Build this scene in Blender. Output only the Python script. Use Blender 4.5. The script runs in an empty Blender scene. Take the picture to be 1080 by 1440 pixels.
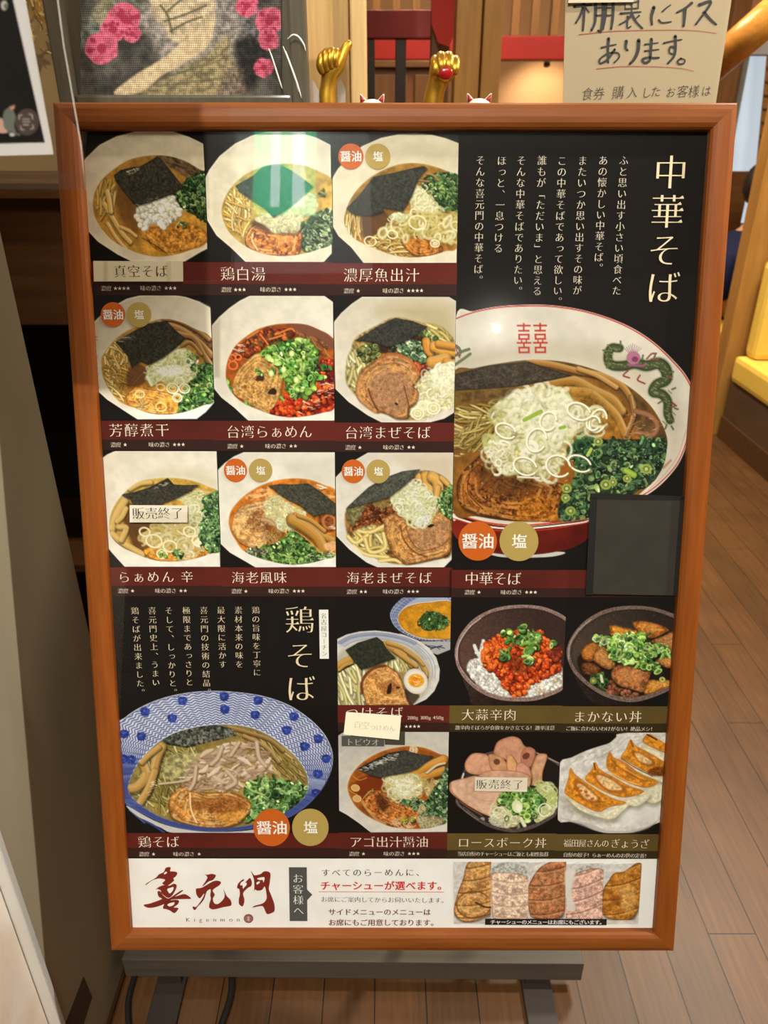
import bpy, bmesh, math, random
import numpy as np
from mathutils import Vector, Matrix, geometry
S = bpy.context.scene
COL = S.collection
PI = math.pi
# ---------------------------------------------------------------- camera (phone held at 1.37 m, tipped down 27 degrees)
CAM = Vector((0, 0, 1.37)); PITCH = math.radians(27); F = 1040.0
cd = bpy.data.cameras.new('camera'); cam = bpy.data.objects.new('camera', cd); COL.objects.link(cam)
cam.location = CAM; cam.rotation_euler = (PI/2-PITCH, 0, 0)
cd.sensor_fit = 'VERTICAL'; cd.sensor_height = 36; cd.sensor_width = 27; cd.lens = F/1440*36
cd.clip_start = .02; cd.clip_end = 60
cd.dof.use_dof = True; cd.dof.focus_distance = .93; cd.dof.aperture_fstop = 7.0
S.camera = cam
def ray(px, py):
    x, y = (px-540)/F, (py-720)/F
    return Vector((x, math.cos(PITCH)-y*math.sin(PITCH), -math.sin(PITCH)-y*math.cos(PITCH)))
def pY(px, py, Y):                      # where a sight line meets the upright plane at depth Y
    d = ray(px, py); return CAM+d*(Y/d.y)
def pZ(px, py, Z=0.):
    d = ray(px, py); return CAM+d*((Z-CAM.z)/d.z)
def pX(px, py, X):
    d = ray(px, py); return CAM+d*(X/d.x)
# ---------------------------------------------------------------- world, lights, exposure
w = bpy.data.worlds.new('world'); S.world = w; w.use_nodes = True
w.node_tree.nodes['Background'].inputs[0].default_value = (1, .86, .7, 1)
w.node_tree.nodes['Background'].inputs[1].default_value = .09
S.view_settings.view_transform = 'Standard'; S.view_settings.look = 'None'; S.view_settings.exposure = 0; S.view_settings.gamma = 1
S.view_settings.use_curve_mapping = False
def lamp(name, kind, loc, power, col, size=.2, target=None, size_y=None, angle=None, blend=.5):
    d = bpy.data.lights.new(name, kind); o = bpy.data.objects.new(name, d); COL.objects.link(o)
    o.location = loc; d.energy = power; d.color = col
    if kind == 'AREA':
        d.size = size
        if size_y: d.shape = 'RECTANGLE'; d.size_y = size_y
    else: d.shadow_soft_size = size
    if kind == 'SPOT': d.spot_size = angle; d.spot_blend = blend
    if target is not None: o.rotation_euler = (Vector(target)-Vector(loc)).to_track_quat('-Z', 'Y').to_euler()
    return o
WARM = (1, .87, .70)
lamp('ceiling_spot_key', 'SPOT', (-.48, -1.69, 3.58), 345, (1, .975, .93), .035, (.05, .8, .8), angle=1.0, blend=.3)
lamp('ceiling_spot_corridor', 'SPOT', (.78, -3.2, 2.78), 26, (1, .95, .86), .02, (.1, .8, .8), angle=1.2, blend=.4)
lamp('ceiling_spot_aisle', 'SPOT', (1.9, .85, 2.74), 300, (1, .95, .85), .05, (-.2, .8, .7), angle=1.3, blend=.4)
lamp('fill_spot_picture', 'SPOT', (-.35, .25, 2.74), 20, (1, .93, .80), .04, (-.25, 1.42, 1.5), angle=.62, blend=.5)  # added spot that brightens the stitched picture, not a known lamp
lamp('fill_area_haze', 'AREA', (-1.3, -3.7, 3.9), 21, (1, .97, .92), 2.4, (-1.3, -3.7, 0), 2.0)  # added area light: gives the cover sheet its upper haze and soft fill
lamp('fill_area_front', 'AREA', (.5, -1.2, 3.9), 85, (1, .93, .80), 1.5, (.2, .8, .8))  # added fill light that softens the sleeve's shadow on the menu
lamp('ceiling_lamp_shelf', 'AREA', (-.6, 1.42, 2.74), 5, WARM, .14, (-.3, .9, .2))
lamp('ceiling_lamp_dining', 'AREA', (.4, 3.6, 2.74), 80, (1, .86, .66), .8, (.4, 3.6, 0), 1.2)
lamp('ceiling_lamp_aisle', 'AREA', (1.6, 2.5, 2.74), 68, (1, .90, .72), .5, (1.7, 2.9, 0))
# ---------------------------------------------------------------- helpers
def tag(o, label=None, cat=None, group=None, kind=None):
    if label: o['label'] = label
    if cat: o['category'] = cat
    if group: o['group'] = group
    if kind: o['kind'] = kind
    return o
def empty(name, loc, label, cat, group=None):
    o = bpy.data.objects.new(name, None); COL.objects.link(o); o.location = loc; o.empty_display_size = .05
    return tag(o, label, cat, group)
def link(name, me, mat, parent=None, M=None):
    o = bpy.data.objects.new(name, me); COL.objects.link(o)
    for m in (mat if isinstance(mat, (list, tuple)) else [mat]): me.materials.append(m)
    if parent is not None:
        o.parent = parent
        if parent.parent is None and parent.type == 'EMPTY':      # roots are only moved, never turned; geometry is written in world space
            o.matrix_local = Matrix.Translation(-parent.location) @ (M or Matrix.Identity(4))
    elif M is not None: o.matrix_world = M
    return o
def from_bm(name, bm, mat, parent=None, M=None, smooth=False):
    bmesh.ops.recalc_face_normals(bm, faces=bm.faces[:])
    me = bpy.data.meshes.new(name); bm.to_mesh(me); bm.free()
    if smooth:
        for p in me.polygons: p.use_smooth = True
    return link(name, me, mat, parent, M)
def bevel(bm, r, seg=2):
    if r > 0: bmesh.ops.bevel(bm, geom=bm.edges[:], offset=r, segments=seg, profile=.6, affect='EDGES', clamp_overlap=True)
def bm_box(lo, hi, r=0.):
    bm = bmesh.new(); bmesh.ops.create_cube(bm, size=1)
    lo, hi = Vector(lo), Vector(hi)
    for v in bm.verts: v.co = Vector(((lo+hi)/2)[i]+v.co[i]*(hi-lo)[i] for i in range(3))
    bevel(bm, r); return bm
def box(name, lo, hi, mat, parent=None, r=.002, M=None): return from_bm(name, bm_box(lo, hi, r), mat, parent, M)
def prism(name, pts, vec, mat, parent=None, r=0., M=None):   # outline extruded by a vector
    bm = bmesh.new(); a = [bm.verts.new(p) for p in pts]; f = bm.faces.new(a)
    e = bmesh.ops.extrude_face_region(bm, geom=[f]); vs = [v for v in e['geom'] if isinstance(v, bmesh.types.BMVert)]
    bmesh.ops.translate(bm, verts=vs, vec=Vector(vec)); bevel(bm, r, 1)
    return from_bm(name, bm, mat, parent, M)
def bm_tube(bm, pts, rad, n=10, cap=True):
    pts = [Vector(p) for p in pts]; rs = rad if isinstance(rad, (list, tuple)) else [rad]*len(pts); rings = []
    up = Vector((0, 0, 1)); 
    for i, p in enumerate(pts):
        t = (pts[min(i+1, len(pts)-1)]-pts[max(i-1, 0)]).normalized()
        a = t.cross(up) if abs(t.dot(up)) < .95 else t.cross(Vector((1, 0, 0))); a.normalize(); b = t.cross(a)
        if rings and a.dot(pa) < 0: a, b = -a, -b
        pa = a
        rings.append([bm.verts.new(p+(a*math.cos(k*2*PI/n)+b*math.sin(k*2*PI/n))*rs[i]) for k in range(n)])
    for q, r in zip(rings, rings[1:]):
        for k in range(n): bm.faces.new((q[k], q[(k+1) % n], r[(k+1) % n], r[k]))
    if cap: bm.faces.new(rings[0][::-1]); bm.faces.new(rings[-1])
    return bm
def tube(name, pts, rad, mat, parent=None, n=10, M=None): return from_bm(name, bm_tube(bmesh.new(), pts, rad, n), mat, parent, M, True)
def bm_ell(bm, c, r, M=None, seg=20, ring=12):
    m = Matrix.Translation(c) @ (M or Matrix.Identity(4)) @ Matrix.Diagonal((*r, 1)); bmesh.ops.create_uvsphere(bm, u_segments=seg, v_segments=ring, radius=1, matrix=m); return bm
def skin(name, nodes, edges, mat, parent=None, sub=2):
    # continuous body grown over a skeleton; nodes: (x, y, z, radius) with the root first
    me = bpy.data.meshes.new(name); me.from_pydata([n[:3] for n in nodes], edges, [])
    o = link(name, me, mat, parent); o.modifiers.new('skin', 'SKIN')
    for v, n in zip(me.skin_vertices[0].data, nodes): v.radius = (n[3], n[3])
    me.skin_vertices[0].data[0].use_root = True
    o.modifiers['skin'].use_smooth_shade = True
    s = o.modifiers.new('sub', 'SUBSURF'); s.levels = s.render_levels = sub
    return o
# ---------------------------------------------------------------- materials
def lin(c): return tuple(((v/255+.055)/1.055)**2.4 if v > 10.3 else v/255/12.92 for v in c)
def mat(name, c, rough=.5, spec=.5, metal=0., coat=0., emit=None, es=0., noise=None, bump=None):
    m = bpy.data.materials.new(name); m.use_nodes = True; nt = m.node_tree; b = nt.nodes['Principled BSDF']
    b.inputs['Base Color'].default_value = (*lin(c), 1); b.inputs['Roughness'].default_value = rough; b.inputs['Specular IOR Level'].default_value = spec
    b.inputs['Metallic'].default_value = metal; b.inputs['Coat Weight'].default_value = coat; b.inputs['Coat Roughness'].default_value = .12
    if emit: b.inputs['Emission Color'].default_value = (*lin(emit), 1); b.inputs['Emission Strength'].default_value = es
    if noise:                                      # (scale, second colour, stretch xyz)
        tc = nt.nodes.new('ShaderNodeTexCoord'); mp = nt.nodes.new('ShaderNodeMapping'); nz = nt.nodes.new('ShaderNodeTexNoise'); rp = nt.nodes.new('ShaderNodeValToRGB')
        mp.inputs['Scale'].default_value = noise[2]; nz.inputs['Scale'].default_value = noise[0]; nz.inputs['Detail'].default_value = 6
        rp.color_ramp.elements[0].position = .3; rp.color_ramp.elements[1].position = .7
        rp.color_ramp.elements[0].color = (*lin(c), 1); rp.color_ramp.elements[1].color = (*lin(noise[1]), 1)
        L = nt.links.new; L(tc.outputs['Object'], mp.inputs[0]); L(mp.outputs[0], nz.inputs['Vector']); L(nz.outputs['Fac'], rp.inputs[0]); L(rp.outputs[0], b.inputs['Base Color'])
        if bump:
            bp = nt.nodes.new('ShaderNodeBump'); bp.inputs['Strength'].default_value = bump; bp.inputs['Distance'].default_value = .002; L(nz.outputs['Fac'], bp.inputs['Height']); L(bp.outputs[0], b.inputs['Normal'])
    return m
def wood(name, c, c2, axis, scale=9, rough=.45, coat=0., bump=.08):
    st = [9., 9., 9.]; st[axis] = .7
    return mat(name, c, rough, .2, 0, coat, noise=(scale, c2, st), bump=bump)
def clear(name, tint=(1, 1, 1), fres=1.45, rough=.03, haze=0., hcol=(.8, .78, .74), smear=0.):
    # clear sheet: what lies behind it, plus a Fresnel mirror and a little milky scatter
    m = bpy.data.materials.new(name); m.use_nodes = True; nt = m.node_tree; nt.nodes.remove(nt.nodes['Principled BSDF'])
    out = nt.nodes['Material Output']; tr = nt.nodes.new('ShaderNodeBsdfTransparent'); gl = nt.nodes.new('ShaderNodeBsdfGlossy'); fr = nt.nodes.new('ShaderNodeFresnel'); mx = nt.nodes.new('ShaderNodeMixShader')
    tr.inputs[0].default_value = (*tint, 1); gl.inputs['Roughness'].default_value = rough; fr.inputs[0].default_value = fres
    L = nt.links.new; base = tr.outputs[0]
    if haze:
        df = nt.nodes.new('ShaderNodeBsdfDiffuse'); df.inputs[0].default_value = (*hcol, 1); m2 = nt.nodes.new('ShaderNodeMixShader'); m2.inputs[0].default_value = haze
        L(base, m2.inputs[1]); L(df.outputs[0], m2.inputs[2]); base = m2.outputs[0]
    refl = gl.outputs[0]
    if smear:                                       # wiping marks spread part of the mirror image
        g2 = nt.nodes.new('ShaderNodeBsdfGlossy'); g2.inputs['Roughness'].default_value = .13; m3 = nt.nodes.new('ShaderNodeMixShader'); m3.inputs[0].default_value = smear; L(refl, m3.inputs[1]); L(g2.outputs[0], m3.inputs[2]); refl = m3.outputs[0]
    ge = nt.nodes.new('ShaderNodeNewGeometry'); iv = nt.nodes.new('ShaderNodeMath'); iv.operation = 'SUBTRACT'; iv.inputs[0].default_value = 1; L(ge.outputs['Backfacing'], iv.inputs[1])
    mu = nt.nodes.new('ShaderNodeMath'); mu.operation = 'MULTIPLY'; L(fr.outputs[0], mu.inputs[0]); L(iv.outputs[0], mu.inputs[1])      # mirror on the near face only
    L(mu.outputs[0], mx.inputs[0]); L(base, mx.inputs[1]); L(refl, mx.inputs[2]); L(mx.outputs[0], out.inputs[0])
    return m
def print_mat(name, rough=.45, stitch=False):
    m = bpy.data.materials.new(name); m.use_nodes = True; nt = m.node_tree; b = nt.nodes['Principled BSDF']; L = nt.links.new
    at = nt.nodes.new('ShaderNodeVertexColor'); at.layer_name = 'print'
    b.inputs['Roughness'].default_value = rough; b.inputs['Specular IOR Level'].default_value = .06
    if not stitch: L(at.outputs[0], b.inputs['Base Color']); return m
    tc = nt.nodes.new('ShaderNodeTexCoord'); sp = nt.nodes.new('ShaderNodeSeparateXYZ'); L(tc.outputs['Object'], sp.inputs[0])
    def tri(o):
        a = nt.nodes.new('ShaderNodeMath'); a.operation = 'MULTIPLY'; a.inputs[1].default_value = 1/.0031; L(o, a.inputs[0])
        f = nt.nodes.new('ShaderNodeMath'); f.operation = 'PINGPONG'; f.inputs[1].default_value = .5; L(a.outputs[0], f.inputs[0]); return f.outputs[0]
    mn = nt.nodes.new('ShaderNodeMath'); mn.operation = 'MINIMUM'; L(tri(sp.outputs[0]), mn.inputs[0]); L(tri(sp.outputs[1]), mn.inputs[1])
    rp = nt.nodes.new('ShaderNodeMapRange'); rp.inputs[1].default_value = .09; rp.inputs[2].default_value = .25; rp.inputs[3].default_value = .38; rp.inputs[4].default_value = 1.25; L(mn.outputs[0], rp.inputs[0])
    mx = nt.nodes.new('ShaderNodeMix'); mx.data_type = 'RGBA'; mx.blend_type = 'MULTIPLY'; mx.inputs[0].default_value = 1; L(at.outputs[0], mx.inputs[6]); L(rp.outputs[0], mx.inputs[7]); L(mx.outputs[2], b.inputs['Base Color'])
    return m
MT = {}
def ink(c):                                         # one printing ink per colour
    if c not in MT: MT[c] = mat('ink_%d_%d_%d' % c, c, .6, .08)
    return MT[c]
# ---------------------------------------------------------------- print painter
# The menu is a flat printed sheet.  Its dish pictures are painted here as numpy
# arrays and stored as the print colour of dense flat meshes.
PW, PH = 728.0, 1037.0                     # printed sheet in millimetres
def homog(src, dst):
    A = []
    for (x, y), (u, v) in zip(src, dst):
        A.append([x, y, 1, 0, 0, 0, -u*x, -u*y, -u]); A.append([0, 0, 0, x, y, 1, -v*x, -v*y, -v])
    return np.linalg.svd(np.array(A, float))[2][-1].reshape(3, 3)
HI = homog([(119, 177), (1007, 184), (914, 1310), (177, 1305)], [(0, 0), (PW, 0), (PW, PH), (0, PH)])
def uvs(pts):
    p = np.asarray(pts, float).reshape(-1, 2)
    q = np.c_[p, np.ones(len(p))] @ HI.T
    return q[:, :2] / q[:, 2:]
def smooth_closed(p, n=6):
    p = np.asarray(p, float); out = []
    N = len(p)
    for i in range(N):
        a, b, c, d = p[i-1], p[i], p[(i+1) % N], p[(i+2) % N]
        for t in np.arange(n)/n:
            out.append(.5*((2*b)+(c-a)*t+(2*a-5*b+4*c-d)*t*t+(3*b-3*c+d-a)*t**3))
    return np.array(out)
def smooth_open(p, n=6):
    p = np.asarray(p, float)
    if len(p) < 3: return p
    q = np.vstack([2*p[0]-p[1], p, 2*p[-1]-p[-2]]); out = []
    for i in range(1, len(q)-2):
        a, b, c, d = q[i-1], q[i], q[i+1], q[i+2]
        for t in np.arange(n)/n:
            out.append(.5*((2*b)+(c-a)*t+(2*a-5*b+4*c-d)*t*t+(3*b-3*c+d-a)*t**3))
    out.append(p[-1]); return np.array(out)
def ell_pts(cx, cy, rx, ry, rot=0, n=22, a0=0, a1=2*math.pi):
    t = np.linspace(a0, a1, n, endpoint=abs(a1-a0) < 6.28)
    c, s = math.cos(rot), math.sin(rot)
    x, y = rx*np.cos(t), ry*np.sin(t)
    return np.c_[cx+x*c-y*s, cy+x*s+y*c]
def up(g, H, W):
    yy = np.linspace(0, g.shape[0]-1.001, H); xx = np.linspace(0, g.shape[1]-1.001, W)
    y0 = yy.astype(int); x0 = xx.astype(int); fy = (yy-y0)[:, None]; fx = (xx-x0)[None]
    fy = fy*fy*(3-2*fy); fx = fx*fx*(3-2*fx)
    a = g[y0][:, x0]; b = g[y0][:, x0+1]; c = g[y0+1][:, x0]; d = g[y0+1][:, x0+1]
    return (a*(1-fx)+b*fx)*(1-fy)+(c*(1-fx)+d*fx)*fy
class Cv:
    def __init__(s, u0, v0, u1, v1, seed=1, bg=(27, 24, 21), res=2.4):
        s.u0, s.v0, s.u1, s.v1, s.res = u0, v0, u1, v1, res
        s.W, s.H = int(round((u1-u0)*res/2))*2, int(round((v1-v0)*res/2))*2
        s.a = np.ones((s.H, s.W, 3), np.float32)*np.array(bg, np.float32)
        s.r = np.random.RandomState(seed); s.clip = None; s.nz = {}
        s.o = (0, 0, 1)
    def view(s, ox, oy, z):
        s.o = (ox, oy, z)
        q = s.tp([((s.W/2), 0)]) if 0 else None
        c = uvs([(ox+90, oy+100), (ox+91, oy+100)]); s.k = float(np.hypot(*(c[1]-c[0])))*s.res/z
        return s
    def tp(s, pts):
        p = np.asarray(pts, float).reshape(-1, 2)
        q = uvs(np.c_[s.o[0]+p[:, 0]/s.o[2], s.o[1]+p[:, 1]/s.o[2]])
        return (q-[s.u0, s.v0])*s.res
    def noise(s, cell, oct=3, sd=0):
        key = (round(cell, 2), oct, sd)
        if key not in s.nz:
            r = np.random.RandomState(int(cell*10)+sd*77+5); n = 0; amp = 1; tot = 0; c = max(cell*s.k, 1.2)
            for _ in range(oct):
                n = n+amp*up(r.rand(int(s.H/c)+3, int(s.W/c)+3).astype(np.float32), s.H, s.W); tot += amp; amp *= .6; c = max(c/2, 1.2)
            n = n/tot; n = (n-n.mean())/(n.std()*3.2+1e-6)+.5
            s.nz[key] = np.clip(n, 0, 1).astype(np.float32)
        return s.nz[key]
    def box(s, p, pad):
        x0, y0 = np.floor(p.min(0)-pad).astype(int); x1, y1 = np.ceil(p.max(0)+pad).astype(int)+1
        x0, y0, x1, y1 = max(x0, 0), max(y0, 0), min(x1, s.W), min(y1, s.H)
        if x1 <= x0 or y1 <= y0: return None
        X, Y = np.meshgrid(np.arange(x0, x1)+.5, np.arange(y0, y1)+.5)
        return (slice(y0, y1), slice(x0, x1)), X.astype(np.float32), Y.astype(np.float32)
    def sd(s, p, pad=2):
        b = s.box(p, pad)
        if b is None: return None
        sl, X, Y = b; D = np.full(X.shape, 1e9, np.float32); ins = np.zeros(X.shape, bool)
        q = np.roll(p, -1, 0)
        for (ax, ay), (bx, by) in zip(p, q):
            dx, dy = bx-ax, by-ay; L = dx*dx+dy*dy+1e-9
            t = np.clip(((X-ax)*dx+(Y-ay)*dy)/L, 0, 1)
            D = np.minimum(D, (X-ax-t*dx)**2+(Y-ay-t*dy)**2)
            if ay != by:
                ins ^= ((ay > Y) != (by > Y)) & (X < (bx-ax)*(Y-ay)/(by-ay)+ax)
        D = np.sqrt(D); return sl, np.where(ins, -D, D)
    def put(s, sl, m, col, a=1.):
        m = m*a
        if s.clip is not None: m = m*s.clip[sl]
        m = m[..., None]; s.a[sl] = s.a[sl]*(1-m)+np.asarray(col, np.float32)*m
    def poly(s, pts, col, sm=False, soft=1., a=1., tex=None, rim=None, grad=None):
        p = s.tp(smooth_closed(pts) if sm else pts); soft = max(soft*s.k, 1.) if soft != 1 else 1.
        r = s.sd(p, soft+1)
        if r is None: return
        sl, d = r; m = np.clip(.5-d/soft, 0, 1)
        c = np.ones(d.shape+(3,), np.float32)*np.array(col, np.float32)
        if grad:
            g0, g1 = s.tp([grad[0]])[0], s.tp([grad[1]])[0]; w = g1-g0
            yy, xx = np.mgrid[sl]
            t = np.clip(((xx-g0[0])*w[0]+(yy-g0[1])*w[1])/(w@w), 0, 1)[..., None]
            c = c*(1-t)+np.array(grad[2], np.float32)*t
        if tex:
            for tx in (tex if isinstance(tex, list) else [tex]):
                n = s.noise(tx[0], 3, tx[2] if len(tx) > 2 else 0)[sl]
                c = c*(1+tx[1]*(n-.5)*2)[..., None]
        if rim:
            for (w, rc, ra) in (rim if isinstance(rim, list) else [rim]):
                e = (ra*np.exp(-(np.minimum(d, 0)/(w*s.k))**2))[..., None]; c = c*(1-e)+np.array(rc, np.float32)*e
        s.put(sl, m, np.clip(c, 0, 255), a)
    def mask(s, pts, sm=True, soft=1.):
        M = np.zeros((s.H, s.W), np.float32); r = s.sd(s.tp(smooth_closed(pts) if sm else pts), 3+soft*s.k)
        if r is not None: M[r[0]] = np.clip(.5-r[1]/max(soft*s.k, 1), 0, 1)
        return M
    def line(s, pts, w, col, edge=None, sm=True, a=1., taper=0., hl=None, closed=False):
        p = smooth_open(pts, 5) if sm and not closed else np.asarray(pts, float)
        if closed: p = np.vstack([p, p[:1]])
        p = s.tp(p); w = w*s.k
        b = s.box(p, w/2+2)
        if b is None: return
        sl, X, Y = b; D = np.full(X.shape, 1e9, np.float32); n = len(p)-1
        S = np.zeros(X.shape, np.float32)
        for i in range(n):
            (ax, ay), (bx, by) = p[i], p[i+1]; dx, dy = bx-ax, by-ay; L = dx*dx+dy*dy+1e-9
            t = np.clip(((X-ax)*dx+(Y-ay)*dy)/L, 0, 1)
            ww = 1. if not taper else 1-taper*abs(2*(i+.5)/n-1)
            dd = np.sqrt((X-ax-t*dx)**2+(Y-ay-t*dy)**2)/ww
            if hl is not None:
                cr = ((X-ax)*dy-(Y-ay)*dx)/math.sqrt(L)*(1 if dx > 0 else -1)
                S = np.where(dd < D, cr, S)
            D = np.minimum(D, dd)
        m = np.clip(w/2-D+.5, 0, 1)*min(1, w/.9)
        c = np.array(col, np.float32)
        if edge is not None:
            e = np.clip(D/(w/2), 0, 1)[..., None]**2.2; c = c*(1-e)+np.array(edge, np.float32)*e
        if hl is not None:
            e = (np.clip(S/(w/2), 0, 1)*np.clip(1.4-D/(w/2), 0, 1))[..., None]; c = c*(1-e)+np.array(hl, np.float32)*e
        s.put(sl, m, c, a)
    def ell(s, cx, cy, rx, ry, col, rot=0, **k): s.poly(ell_pts(cx, cy, rx, ry, rot, 18), col, **k)
    def dark(s, pts, blur, a, col=(10, 8, 5), sm=True): s.poly(pts, col, sm=sm, soft=blur, a=a)
    def inside(s, pts, n):
        p = smooth_closed(pts); lo, hi = p.min(0), p.max(0); out = []
        q = np.roll(p, -1, 0)
        while len(out) < n:
            c = lo+s.r.rand(max(n, 8), 2)*(hi-lo)
            ins = np.zeros(len(c), bool)
            for (ax, ay), (bx, by) in zip(p, q):
                if ay != by: ins ^= ((ay > c[:, 1]) != (by > c[:, 1])) & (c[:, 0] < (bx-ax)*(c[:, 1]-ay)/(by-ay)+ax)
            out += list(c[ins])
        return np.array(out[:n])
    # ---- foods
    def greens(s, reg, n, sz, pal=None, base=(28, 48, 20), bright=1., bl=6):
        sat = 1.
        pal = pal or [(52, 92, 34), (78, 122, 44), (34, 66, 26), (104, 146, 58), (60, 104, 48), (140, 168, 84)]
        if base is not None: s.poly(reg, base, sm=True, soft=bl, tex=(sz*1.2, .5, 3), a=.95)
        P = s.inside(reg, n); P = P[np.argsort(P[:, 1])]
        for x, y in P:
            c = np.array(pal[s.r.randint(len(pal))], float)*bright*s.r.uniform(.7, 1.2); c = c*.86+c.mean()*.14; r = sz*s.r.uniform(.55, 1.15); q = r*s.r.uniform(.45, .95); an = s.r.uniform(0, 3.14)
            k = s.r.rand()
            if k < .62:
                s.ell(x+r*.2, y+r*.3, r*1.1, q*1.15, c*.3, an, a=.7)
                s.ell(x, y, r, q, np.clip(c*1.05, 0, 255), an)
                s.ell(x+r*.08, y+q*.12, r*.58, q*.55, np.clip(c*(.5 if k < .36 else 1.3)+(0 if k < .36 else 16), 0, 255), an, a=.8)
                s.line(ell_pts(x, y, r*.86, q*.86, an, 7, s.r.uniform(0, 6), s.r.uniform(7, 9)), sz*.2, np.clip(c*1.3+24, 0, 255), a=.6)
            elif k < .9:
                dx, dy = math.cos(an)*r, math.sin(an)*r
                s.line([(x-dx, y-dy), (x+dy*.3, y+dx*.2), (x+dx, y+dy)], sz*.75, c*1.1, c*.5, hl=np.clip(c*1.7+20, 0, 255))
            else:
                s.ell(x, y, r*.55, q*.5, np.clip(c*1.6+40, 0, 255), an)
        for x, y in s.inside(reg, n//4): s.ell(x, y, sz*.13, sz*.1, (225, 232, 200), a=.75)
    def negi(s, reg, n, sz, pal=None, base=(196, 196, 150), bl=6, ring=.35, a=.9, w=.34):
        pal = pal or [(238, 236, 208), (226, 228, 184), (214, 218, 160), (246, 244, 226), (204, 208, 150)]
        if base is not None: s.poly(reg, base, sm=True, soft=bl, tex=[(sz, .22, 4), (sz*.4, .15, 5)], a=.92)
        P = s.inside(reg, n); P = P[np.argsort(P[:, 1]+s.r.uniform(-1, 1, n)*sz*2)]
        for x, y in P:
            c = np.array(pal[s.r.randint(len(pal))], float); r = sz*s.r.uniform(.6, 1.25); q = r*s.r.uniform(.4, .9); an = s.r.uniform(0, 3.14)
            a0 = s.r.uniform(0, 6.28); a1 = a0+(6.2 if s.r.rand() < ring else s.r.uniform(1.8, 4.2))
            pts = ell_pts(x, y, r, q, an, 11, a0, a1)
            s.line(pts+[sz*.1, sz*.2], sz*(w+.1), c*.5+[40, 28, 0], sm=False, a=.3)
            s.line(pts, sz*w*s.r.uniform(.8, 1.5), c, c*.92, sm=False, a=a*s.r.uniform(.55, 1))
    def noodles(s, reg, n, L, w, ang, cols, edge=.55, bend=.5, spread=.35, a=1., under=.38):
        old = s.clip; m = s.mask(reg, True, w); s.clip = m if old is None else m*old
        P = s.inside(reg, n)
        for x, y in P:
            t = (ang(x, y) if callable(ang) else ang)+s.r.uniform(-spread, spread); k = s.r.uniform(-bend, bend)
            l = L*s.r.uniform(.6, 1.3); pts = []
            cx, cy = x, y; t0 = t-k/2
            for i in range(6):
                pts.append((cx, cy)); cx += math.cos(t0)*l/5; cy += math.sin(t0)*l/5; t0 += k/5+s.r.uniform(-.12, .12)
            pts = np.array(pts)-[(cx-x)/2, (cy-y)/2]
            c = np.array(cols[s.r.randint(len(cols))], float)*s.r.uniform(.9, 1.07)
            if under: s.line(pts+[w*.25, w*.5], w*1.15, c*.3, a=under)
            s.line(pts, w, np.clip(c*1.06, 0, 255), c*edge, a=a, hl=None)
        s.clip = old
    def blobs(s, reg, n, sz, pal, base=None, hl=(255, 225, 190), ha=.6, bl=5):
        if base is not None: s.poly(reg, base, sm=True, soft=bl, tex=(sz*1.5, .4, 6))
        P = s.inside(reg, n); P = P[np.argsort(P[:, 1])]
        for x, y in P:
            c = np.array(pal[s.r.randint(len(pal))], float)*s.r.uniform(.8, 1.18); r = sz*s.r.uniform(.5, 1.2); an = s.r.uniform(0, 3.1); q = r*s.r.uniform(.5, 1)
            s.ell(x+r*.15, y+r*.35, r*1.15, q*1.15, c*(.35 if c.mean() < 150 else .72), an, a=.6)
            s.ell(x, y, r, q, np.clip(c, 0, 255), an)
            s.ell(x-r*.15, y-q*.3, r*.55, q*.4, np.clip(c*1.3+12, 0, 255), an, a=.7)
            if s.r.rand() < .3: s.ell(x-r*.25, y-q*.35, r*.2, q*.18, hl, an, a=ha)
    def specks(s, reg, n, sz, col, a=.7, var=.5):
        for x, y in s.inside(reg, n):
            r = sz*s.r.uniform(1-var, 1+var); s.ell(x, y, r, r*s.r.uniform(.4, 1), col, s.r.uniform(0, 3), a=a*s.r.uniform(.5, 1))
    def nori(s, pts, col=(46, 46, 38), sm=False, light=(92, 92, 78), n=90, sz=5, sheen=None):
        s.dark([(x+4, y+9) for x, y in pts], 14, .5, sm=sm)
        s.poly(pts, col, sm=sm, soft=2, tex=[(14, .22, 7), (4, .18, 8)], rim=(5, np.array(col)*.6, .7))
        for x, y in s.inside(pts, n):
            an = s.r.uniform(-.6, .6); r = sz*s.r.uniform(.4, 1.6); k = s.r.uniform(.5, 1)
            s.line([(x-r, y-r*math.sin(an)), (x+r, y+r*math.sin(an))], sz*.28, np.array(light)*k if s.r.rand() < .65 else np.array(col)*.45, sm=False, a=.4)
    def menma(s, pts, w, col=(190, 140, 66), edge=.62, hl=(232, 196, 130)):
        c = np.array(col, float); s.line([(x+w*.1, y+w*.25) for x, y in pts], w*1.15, c*.25, a=.55)
        s.line(pts, w, c, c*edge, hl=hl)
        for k in (-.25, .1, .3):
            s.line([(x, y+w*k) for x, y in pts], w*.07, c*.74, a=.3)
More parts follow.
